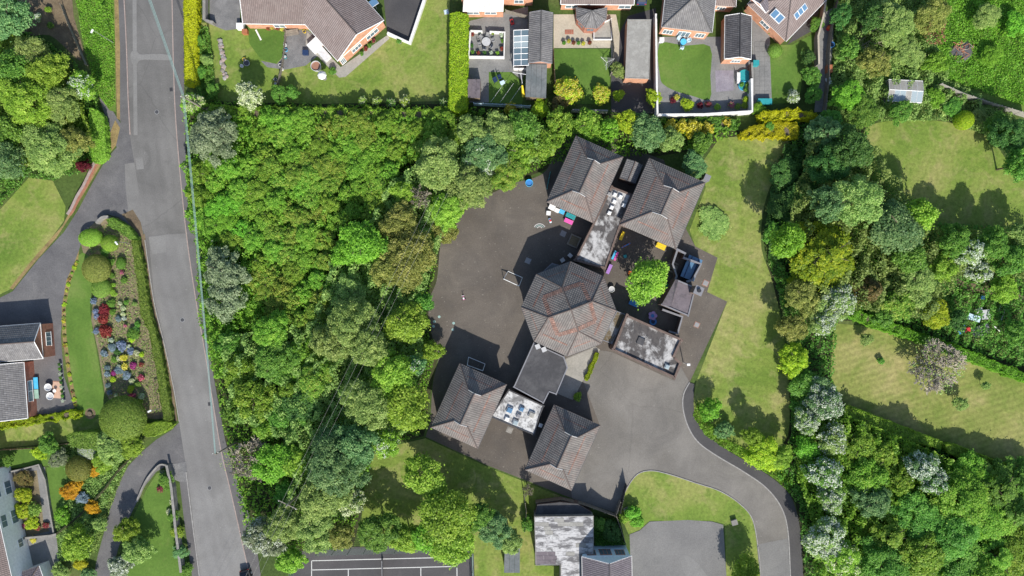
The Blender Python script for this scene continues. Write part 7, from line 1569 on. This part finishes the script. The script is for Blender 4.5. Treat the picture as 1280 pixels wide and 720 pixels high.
for i in range(9): pot(76.5 + 0.55 * i, 455 + 5.6 * i, 0.22, 0.4, ['white', 'charcoal', 'light_grey'][i % 3], ORD[i] + ' potted plant from the top along the bungalow patio', ['L_dark', 'L_green'][i % 2], [None, None, 'F_white'][i % 3], 'pots along the bungalow patio')
for i, (x, y) in enumerate([(951, 28), (957, 34), (963, 40), (969, 46), (975, 50)]): pot(x - 2, y + 1, 0.28, 0.35, 'terracotta', ORD[i] + ' terracotta pot from the left along the skylight house', 'L_green', 'F_red' if i % 2 else None, 'pots along the skylight house')
for i, (x, y) in enumerate([(931, 113), (936, 116), (926, 107), (933, 107)]): pot(x, y, 0.35, 0.4, 'terracotta' if i < 2 else 'teal', ['left terracotta', 'right terracotta', 'left teal', 'right teal'][i] + ' pot beside the teal pond', 'L_green', None, 'pots by the pond')
for i, (x, y) in enumerate([(337, 37), (342, 36), (349, 37), (354, 38)]): pot(x, y, 0.3, 0.35, 'terracotta', ORD[i] + ' flower pot from the left below the long brown roof', 'L_olive', 'F_yellow' if i % 2 else 'F_red', 'pots below the long brown roof')
# bungalow patio
t = bench(46.8, 478.5, 1.9, 0.8, 0.45, math.pi / 2 + 0.06, 'sky_blue', 'bright blue cushioned bench on the bungalow patio', True)
bench(47.8, 492, 1.5, 0.75, 0.45, math.pi / 2 + 0.06, 'mint', 'pale green bench below the bright blue one', True)
for x, y, lb in ((63, 483.5, 'upper white bowl chair on the patio mat'), (65.5, 494.5, 'lower white bowl chair on the patio mat')):
    t = thing('bowl_chair', lb, 'chair', P(x, y)); MB().lathe([(0.2, 0.25), (0.5, 0.4), (0.62, 0.62), (0.56, 0.62), (0.44, 0.44), (0.0, 0.33)], n=18).build('shell', M['white'], t); MB().cyl((0, 0, 0), 0.3, 0.26, 12, 0.22).build('base', M['silver'], t); MB().cyl((0, 0, 0.36), 0.4, 0.08, 14).build('cushion', M['light_grey'], t)
t = thing('patio_mat', 'pinkish outdoor mat under the bowl chairs', 'mat', P(71, 487, 0.022), -0.08); MB().box((0, 0, 0.01), (1.5, 2.8, 0.02)).build('mat', M['pinkmat'], t); MB().box((0, 1.3, 0.022), (1.5, 0.12, 0.012)).build('border', M['terracotta'], t)
t = thing('side_table', 'small white round side table on the patio mat', 'table', P(70.5, 488)); MB().cyl((0, 0, 0.45), 0.28, 0.04, 14).build('table_top', M['white'], t); MB().cyl((0, 0, 0), 0.05, 0.45, 8).build('leg', M['white'], t)
crate(30.5, 455, (1.1, 1.2, 1.0), 0.05, 'mint', 'pale green storage box against the bungalow wall')
t = thing('log', 'dark tree stump ring on the dry lawn corner', 'stump', P(113, 517)); MB().cyl((0, 0, 0), 0.45, 0.3, 10, 0.4).build('stump', M['bark'], t); MB().lathe([(0.9, 0.0), (0.9, 0.04), (0.5, 0.05)], n=14).build('soil_ring', M['dirt'], t)
# first garden: ornaments, rockery, tanks
rr = random.Random(5)
rk = thing('rockery', 'dry stone rockery row in the top left garden', 'rockery', P(276, 75))
st = []
for k in range(3):
    mb = MB(); mb.lathe([(0.0, 0.0), (0.3, 0.02), (0.34, 0.14), (0.22, 0.26), (0.0, 0.28)], n=6); mb.v = [(v[0] * rr.uniform(.8, 1.2), v[1] * rr.uniform(.7, 1.1), v[2]) for v in mb.v]; st.append(mb.mesh('stone'))
for i in range(46):
    u = i / 45; q = P(275 + 3.5 * u * 2 + rr.uniform(-2.5, 2.5), 50 + 48 * u) - rk.location
    link('stone', rr.choice(st), M[rr.choice(['concrete', 'kerb', 'kerb_pink', 'wood_grey'])], rk, (q.x, q.y, 0), rr.uniform(0, 6), (rr.uniform(.7, 1.2),) * 3)
tub(396.5, 84.5, 0.85, 0.9, 'light_grey', 'round stone-rimmed water butt below the angled house', 'terracotta')
t = thing('parasol', 'folded white parasol beside the round water butt', 'parasol', P(406, 98)); MB().cyl((0, 0, 0), 0.04, 2.4, 6).build('pole', M['silver'], t); MB().lathe([(0.75, 1.7), (0.45, 2.15), (0.0, 2.5)], n=8).build('canopy', M['white'], t); MB().cyl((0, 0, 0), 0.35, 0.1, 12).build('base', M['concrete'], t)
crate(302.5, 35, (1.1, 0.9, 0.9), 0.0, 'white', 'white cabinet at the corner of the long brown roof')
crate(308, 41.5, (0.8, 0.7, 0.8), 0.0, 'rust', 'rust brown box beside the white cabinet')
t = thing('plank', 'white plank lying on the dark green grass square', 'plank', P(323, 43.5, 0.05), -1.1); MB().box((0, 0, 0), (1.9, 0.25, 0.06)).box((0.9, 0, 0.05), (0.1, 0.3, 0.05)).build('board', M['white'], t)
crate(396, 58, (2.2, 1.6, 1.0), 0.75, 'white', 'white covered tank beside the angled house')
crate(405, 68, (2.6, 1.2, 0.7), -0.85, 'silver', 'pale grey garden store below the angled house')
crate(383, 67, (0.9, 0.7, 0.6), 0.0, 'navy', 'dark blue box beside the gravel patch')
for i, (x, y, m_, lb) in enumerate([(309, 79.5, 'light_grey', 'grey garden barrow pan'), (303, 83, 'white', 'white bucket beside the barrow pan'), (306, 75, 'yellow', 'yellow bucket above the barrow pan'), (357, 57, 'white', 'white ornament on the sagging fence, upper'), (358, 63, 'sky_blue', 'pale blue ornament on the sagging fence'), (357, 72, 'teal', 'teal ornament on the sagging fence'), (351, 82, 'white', 'white ornament at the foot of the sagging fence'), (353, 87, 'white', 'second white ornament at the foot of the sagging fence'), (345, 100, 'white', 'white ornament near the cream-flowering tree'), (345, 105, 'yellow', 'lime ornament near the cream-flowering tree'), (381, 40, 'yellow', 'yellow tub at the corner of the angled house')]):
    tub(x, y, 0.28 if i else 0.5, 0.35, m_, lb, 'light_grey' if i % 2 else 'charcoal')
bench(366, 42, 2.2, 1.0, 0.5, 0.15, 'wood_grey', 'weathered pallet bench below the long brown roof')
for x, y, r, lb in ((417, 91, 0.5, 'grey stone planter at the corner of the stone path'), (500, 53, 0.4, 'dark planter outside the angled white wall')): pot(x, y, r, 0.5, 'concrete', lb)
for i, (x, y) in enumerate([(463, 58), (458, 62), (453, 68), (468, 52)]): pot(x, y, 0.28, 0.35, ['white', 'red', 'teal', 'white'][i], ['white planter in the middle', 'red planter in the middle', 'teal planter at the left', 'white planter at the right'][i] + ' of the orange gable wall', 'L_green', 'F_red' if i % 2 else None, 'planters along the orange gable')
t = thing('drain_cover', 'pale square inspection cover on the large lawn', 'drain', P(558, 15, 0.016), 0.2); MB().box((0, 0, 0.02), (0.8, 0.8, 0.04)).build('frame', M['light_grey'], t); MB().box((0, 0, 0.045), (0.6, 0.6, 0.02)).build('plate', M['pale_blue'], t)
# washing lines
for i in range(3):
    wire([P(611 + 9 + 12 * i - 7, 128, 1.7), P(633 + 9 * i, 100 + 4 * i, 1.7)], 0.02, 'line_white', 'white washing line over the small lawn', 0.03, 'washing_line', group='washing lines')
t = thing('line_post', 'washing line post with a yellow cover on the small lawn', 'post', P(652.5, 108)); a_, b_ = P(651, 92, 2.2) - t.location, P(654.5, 120, 1.4) - t.location
MB().cyl((0, 0, 0), 0.06, 2.2, 7).build('post', M['silver'], t); MB().tube([(0, 0, 2.2), a_], 0.05).build('arm', M['silver'], t); MB().tube([(a_.x - 1.3, a_.y + 0.2, 2.2), (a_.x + 1.3, a_.y - 0.2, 2.2)], 0.05).build('crossbar', M['silver'], t); MB().tube([(0, -0.4, 2.0), (b_.x, b_.y, 1.0)], 0.14, 8, 0.28).build('cover', M['yellow'], t)
def dryer(px, py, label):
    t = thing('rotary_dryer', label, 'dryer', P(px, py)); MB().cyl((0, 0, 0), 0.04, 1.9, 6).build('post', M['silver'], t)
    for k in range(3):
        a = k * 2.09 + 0.4; MB().tube([(0, 0, 1.5), (1.3 * math.cos(a), 1.3 * math.sin(a), 1.9)], 0.03).build('arm', M['silver'], t)
    for r in (0.6, 0.95, 1.25): MB().tube([(r * math.cos(k * 2.09 + .4), r * math.sin(k * 2.09 + .4), 1.5 + 0.31 * r) for k in (0, 1, 2, 0)], 0.014, 4).build('line', M['line_white'], t)
dryer(757, 82, 'rotary clothes dryer on the dark green lawn')
chair(619, 101.5, 0.5, 'navy', 'dark blue garden chair on the washing-line lawn, left', 1.3); chair(624.5, 97.5, 2.0, 'navy', 'dark blue garden chair on the washing-line lawn, right', 1.3)
crate(628, 104, (0.7, 0.5, 0.4), 0.4, 'pale_blue', 'pale blue box on the washing-line lawn')
t = thing('toy_car', 'red ride-on toy beside the first brick house', 'toy', P(640, 28), 0.3); MB().box((0, 0, 0.3), (0.6, 0.95, 0.3), 0, 0.8).build('body', M['red'], t); MB().box((0, -0.05, 0.52), (0.3, 0.35, 0.14)).build('seat', M['black'], t)
for sx in (-1, 1):
    for sy in (-0.3, 0.3): link('wheel', wh, M['black'], t, (sx * 0.3, sy, 0.13))
slabs('pinkish brick square set into the cream patio', (706, 37), (717, 37), (706, 43), 4, 3, 'brick_red', 0.03)
bench(922, 98.5, 1.8, 0.6, 0.45, math.pi / 2, 'white', 'white garden bench beside the teal pond', True)
tub(929.5, 96, 1.05, 0.45, 'teal', 'teal pond basin at the white garden wall', 'teal'); tub(928, 108, 0.8, 0.5, 'sky_blue', 'light blue round basin below the teal pond', 'teal')
crate(954, 128.5, (2.2, 0.9, 0.8), 0.0, 'teal', 'teal storage bench at the end of the slab drive'); crate(942.5, 81, (0.9, 0.8, 1.0), 0.0, 'teal', 'teal wheelie box beside the dark tiled garage'); crate(826, 51.5, (0.7, 0.6, 0.8), 0.0, 'white', 'white meter box beside the tall white wall')
crate(1034, 88, (0.8, 1.2, 0.9), 0.0, 'rust', 'rust brown cabinet in the narrow lane'); tub(1035, 36, 0.4, 0.5, 'red', 'red tub in the narrow lane', 'orange'); tub(1038, 57, 0.45, 0.6, 'blue', 'blue tub in the narrow lane', 'navy')
t = thing('wheelbarrow', 'white wheelbarrow at the bottom of the narrow lane', 'barrow', P(1034, 103), 0.3); MB().box((0, 0, 0.45), (0.7, 0.95, 0.3), 0, 1.25).build('pan', M['white'], t); link('wheel', MB().tube([(-0.05, 0, 0), (0.05, 0, 0)], 0.2, 10).mesh('wheel'), M['black'], t, (0, 0.6, 0.2))
for s_ in (-1, 1): MB().tube([(s_ * 0.2, 0.6, 0.25), (s_ * 0.3, -0.9, 0.6)], 0.03).tube([(s_ * 0.28, -0.45, 0.45), (s_ * 0.28, -0.5, 0.0)], 0.03).build('handle', M['silver'], t)
# greenhouse in the scrub
gp = P(1125, 117); t = thing('greenhouse', 'old greenhouse with white frame in the upper right scrub', 'greenhouse', (gp.x, gp.y, 0), -0.05)
LX, LY, HE, HR = 2.75, 1.75, 1.5, 1.85; fr = MB()
for i in range(7):
    x = -LX + 2 * LX * i / 6
    for s_ in (-1, 1): fr.box((x, s_ * LY, HE / 2), (0.05, 0.05, HE)); fr.tube([(x, s_ * LY, HE), (x, 0, HR)], 0.03, 4)
    if i < 6:
        for s_ in (-1, 1):
            x0, x1 = x + 0.04, x + 2 * LX / 6 - 0.04
            MB().add([(x0, s_ * LY, HE + .01), (x1, s_ * LY, HE + .01), (x1, s_ * .03, HR), (x0, s_ * .03, HR)], [(0, 1, 2, 3) if s_ < 0 else (3, 2, 1, 0)]).build('roof_pane', M['felt_stone' if s_ > 0 or i % 3 == 0 else 'glass_pale'], t)
            MB().add([(x0, s_ * LY, 0.3), (x1, s_ * LY, 0.3), (x1, s_ * LY, HE - .03), (x0, s_ * LY, HE - .03)], [(0, 1, 2, 3)]).build('side_pane', M['glass_pale'], t)
for s_ in (-1, 1): fr.tube([(-LX, s_ * LY, HE), (LX, s_ * LY, HE)], 0.05, 4)
fr.tube([(-LX, 0, HR), (LX, 0, HR)], 0.05, 4); fr.build('frame', M['pvc'], t); MB().box((0, 0, 0.15), (2 * LX, 2 * LY, 0.3)).build('base_wall', M['concrete'], t)
# burnt heap
t = thing('bonfire_heap', 'burnt ash heap with rusty scraps in the meadow', 'heap', P(1201, 63)); MB().lathe([(2.1, 0.0), (1.5, 0.3), (0.7, 0.5), (0, 0.55)], n=11).build('ash', M['ash'], t)
for i in range(26):
    a, r = rr.uniform(0, 6.28), rr.uniform(0.1, 1.7); x, y = r * math.cos(a), r * math.sin(a); a2 = rr.uniform(0, 6.28); L = rr.uniform(0.3, 0.8)
    MB().tube([(x - L * math.cos(a2), y - L * math.sin(a2), 0.5), (x + L * math.cos(a2), y + L * math.sin(a2), 0.62)], 0.05, 4).build('scrap', M['rust' if i % 3 else 'bark_grey'], t)
cover('dead_brash', [(1136, 26), (1152, 30), (1168, 42), (1166, 62), (1150, 66), (1140, 50)], 'rusty dead brash in the scrub', 'B_rust', 2.6, 4.2, 0.3, 0.9, cat='brash')
# log branches beside the lane
for i, (x, y, a) in enumerate([(1092, 40, 0.6), (1088, 52, 0.5), (1096, 30, 0.7), (1090, 58, 0.25)]):
    t = thing('dead_branch', ['topmost', 'second', 'third', 'lowest'][[2, 0, 1, 3].index(i) if i < 4 else 0] + ' grey dead branch lying beside the dark fence', 'branch', P(x, y, 0.4), a)
    MB().tube([(-2.6, 0, 0), (0, 0.2, 0.5), (2.4, 0.1, 1.2)], 0.09, 5, 0.03).build('limb', M['bark_grey'], t)
    for k in range(7):
        x0 = -1.8 + 0.6 * k; MB().tube([(x0, 0.1, 0.3 + 0.12 * k), (x0 + 0.7, rr.choice((-1, 1)) * 0.8, 0.6 + 0.13 * k)], 0.035, 4, 0.012).build('twig', M['bark_grey'], t)
# allotment clutter
for i, (x, y, s3, rz, m_, lb) in enumerate([(1229, 393, (1.3, 1.5, 0.6), 0.1, 'light_grey', 'pale grey allotment box'), (1222, 388, (1.0, 0.6, 0.4), 0.3, 'white', 'white cabinet among the allotment clutter'), (1215, 397, (2.0, 0.9, 0.5), -0.3, 'pale_blue', 'pale frame pile left of the allotment box'), (1207, 412, (0.8, 0.6, 0.5), 0.2, 'red', 'red box at the lower left of the allotment'), (1201, 412, (1.4, 0.9, 0.3), 0.5, 'blue', 'blue sheet pile at the left of the allotment'), (1225, 413, (2.8, 1.6, 0.25), 0.4, 'lead', 'grey covered bed at the bottom of the allotment'), (1226, 372, (0.5, 0.5, 0.5), 0.0, 'blue', 'blue drum at the top of the allotment')]):
    crate(x, y, s3, rz, m_, lb)
for x0, y0, x1, y1, lb in ((1252, 377, 1246, 398, 'left white allotment bed edging'), (1258, 382, 1250, 404, 'right white allotment bed edging'), (1240, 405, 1250, 414, 'short white allotment plank')):
    a, b = P(x0, y0, 0.15), P(x1, y1, 0.15); t = thing('edging_board', lb, 'board', a); d = b - a; MB().tube([(0, 0, 0), d], 0.1, 4).build('board', M['white'], t); MB().box((0, 0, -0.07), (0.1, 0.1, 0.16)).build('peg', M['wood'], t)
sheet('path', [(1172, 340), (1178, 341), (1205, 352), (1235, 358), (1262, 364), (1290, 376), (1290, 384), (1262, 372), (1230, 366), (1214, 366), (1212, 380), (1206, 378), (1208, 362), (1190, 352)], 0.024, 'dirt', 'brown earth path through the allotment', 'path', smooth=2)
# south: stones on the grass island
for x, y, lb in ((917, 652, 'grey square stone at the corner of the small car park'), (783, 637, 'grey stone block at the school gate')): crate(x, y, (0.9, 0.8, 0.5), 0.3, 'concrete', lb, 'stone_block')
T(791, 640, 10, 1.8, 'fine', 'L_bright', 'bright green bush beside the school gate', 'shrub', low=True); T(797, 652, 9, 1.5, 'fine', 'L_bright', 'lower bright bush at the car park corner', 'shrub', low=True)
T(765, 665, 14, 2.0, 'fine', 'L_dark', 'dark shaded bush in the garden behind the pale blue gable', 'shrub', low=True)
T(750, 655, 10, 1.8, 'fine', 'L_green', 'green bush right of the white-roofed building', 'shrub', low=True)
T(932, 712, 17, 4.5, 'broad', 'L_lime', 'leafy tree at the bottom edge beside the drive'); T(660, 655, 10, 2.2, 'fine', 'L_green', 'green bush against the weathered timber fence', 'shrub', low=True)
T(942, 748, 24, 8, 'broad', 'L_green', 'tree below the bottom edge shading the car park verge')
T(660, 612, 9, 2.5, 'bare', 'L_soft', 'small leafless bush by the weathered timber fence', 'shrub', base=0.05)
T(780, 648, 7, 1.2, 'fine', 'L_lime', 'small bush at the end of the dark timber fence', 'shrub', low=True)

for x, y, lb in ((196, 140, 'round manhole cover in the road below the upper repair'), (228, 400, 'round manhole cover in the middle stretch of the road'), (262, 610, 'round manhole cover in the lower stretch of the road')):
    t = thing('manhole_cover', lb, 'manhole', P(x, y, 0.018)); MB().cyl((0, 0, 0), 0.38, 0.012, 16).build('frame', M['grey'], t); MB().cyl((0, 0, 0.012), 0.3, 0.008, 16).build('lid', M['charcoal'], t)
for x, y, lb in ((214, 112, 'small gully grate at the right kerb near the upper pole'), (262, 505, 'small gully grate at the right kerb halfway down')):
    t = thing('gully_grate', lb, 'grate', P(x, y, 0.018), 0.1); MB().box((0, 0, 0.01), (0.5, 0.6, 0.02)).build('frame', M['charcoal'], t)
    for k in range(4): MB().box((-0.15 + 0.1 * k, 0, 0.025), (0.04, 0.5, 0.02)).build('bar', M['black'], t)
# ================================================================== CARS
def car(px, py, rz, mat, label):
    t = thing('car', label, 'car', P(px, py), rz)
    def loft(st, n=10):
        mb = MB(); rings = []
        for (y, hw, z0, z1, rd) in st:
            ring = [(-hw, y, z0), (hw, y, z0), (hw * 1.02, y, (z0 + z1) * 0.5), (hw - rd * 0.4, y, z1 - rd * 0.25), (hw - rd * 1.6, y, z1), (-hw + rd * 1.6, y, z1), (-hw + rd * 0.4, y, z1 - rd * 0.25), (-hw * 1.02, y, (z0 + z1) * 0.5)]
            rings.append(ring)
        vs = [v for r in rings for v in r]; m = 8
        fs = [(i * m + k, i * m + (k + 1) % m, (i + 1) * m + (k + 1) % m, (i + 1) * m + k) for i in range(len(st) - 1) for k in range(m)] + [tuple(range(m)), tuple(reversed(range((len(st) - 1) * m, len(st) * m)))]
        return mb.add(vs, fs)
    loft([(-2.1, 0.7, 0.3, 0.6, 0.1), (-2.0, 0.83, 0.22, 0.78, 0.12), (-1.1, 0.88, 0.2, 0.93, 0.14), (0.6, 0.89, 0.2, 0.95, 0.14), (1.7, 0.87, 0.2, 0.97, 0.14), (2.02, 0.8, 0.25, 0.85, 0.12), (2.1, 0.7, 0.35, 0.65, 0.1)]).build('body', M[mat], t)
    cb = loft([(-1.0, 0.74, 0.93, 0.97, 0.06), (-0.35, 0.68, 0.93, 1.38, 0.14), (0.3, 0.67, 0.93, 1.46, 0.14), (1.1, 0.66, 0.93, 1.42, 0.14), (1.75, 0.7, 0.93, 1.0, 0.06)]).build('cabin', M['glass_dark'], t)
    MB().box((0, 0.4, 1.445), (1.1, 1.5, 0.05)).build('roof_panel', M[mat], t)
    for sx in (-1, 1):
        for y in (-1.3, 1.3): w_ = link('wheel', MB().tube([(-0.1, 0, 0), (0.1, 0, 0)], 0.31, 14).mesh('wheel'), M['black'], t, (sx * 0.78, y, 0.31)); link('rim', MB().tube([(-0.02, 0, 0), (0.02, 0, 0)], 0.19, 10).mesh('rim'), M['silver'], w_, (sx * 0.1, 0, 0))
        MB().box((sx * 0.6, -2.05, 0.62), (0.3, 0.12, 0.14)).build('headlight', M['white'], t); MB().box((sx * 0.62, 2.03, 0.72), (0.26, 0.12, 0.16)).build('tail_light', M['red'], t); MB().box((sx * 0.98, -0.75, 0.98), (0.18, 0.1, 0.12)).build('wing_mirror', M[mat], t)
car(311, 726, math.radians(14), 'black', 'black car at the bottom of the road on the right')
car(801, -8, math.pi, 'navy', 'dark blue car cut off by the top edge above the flat garage')
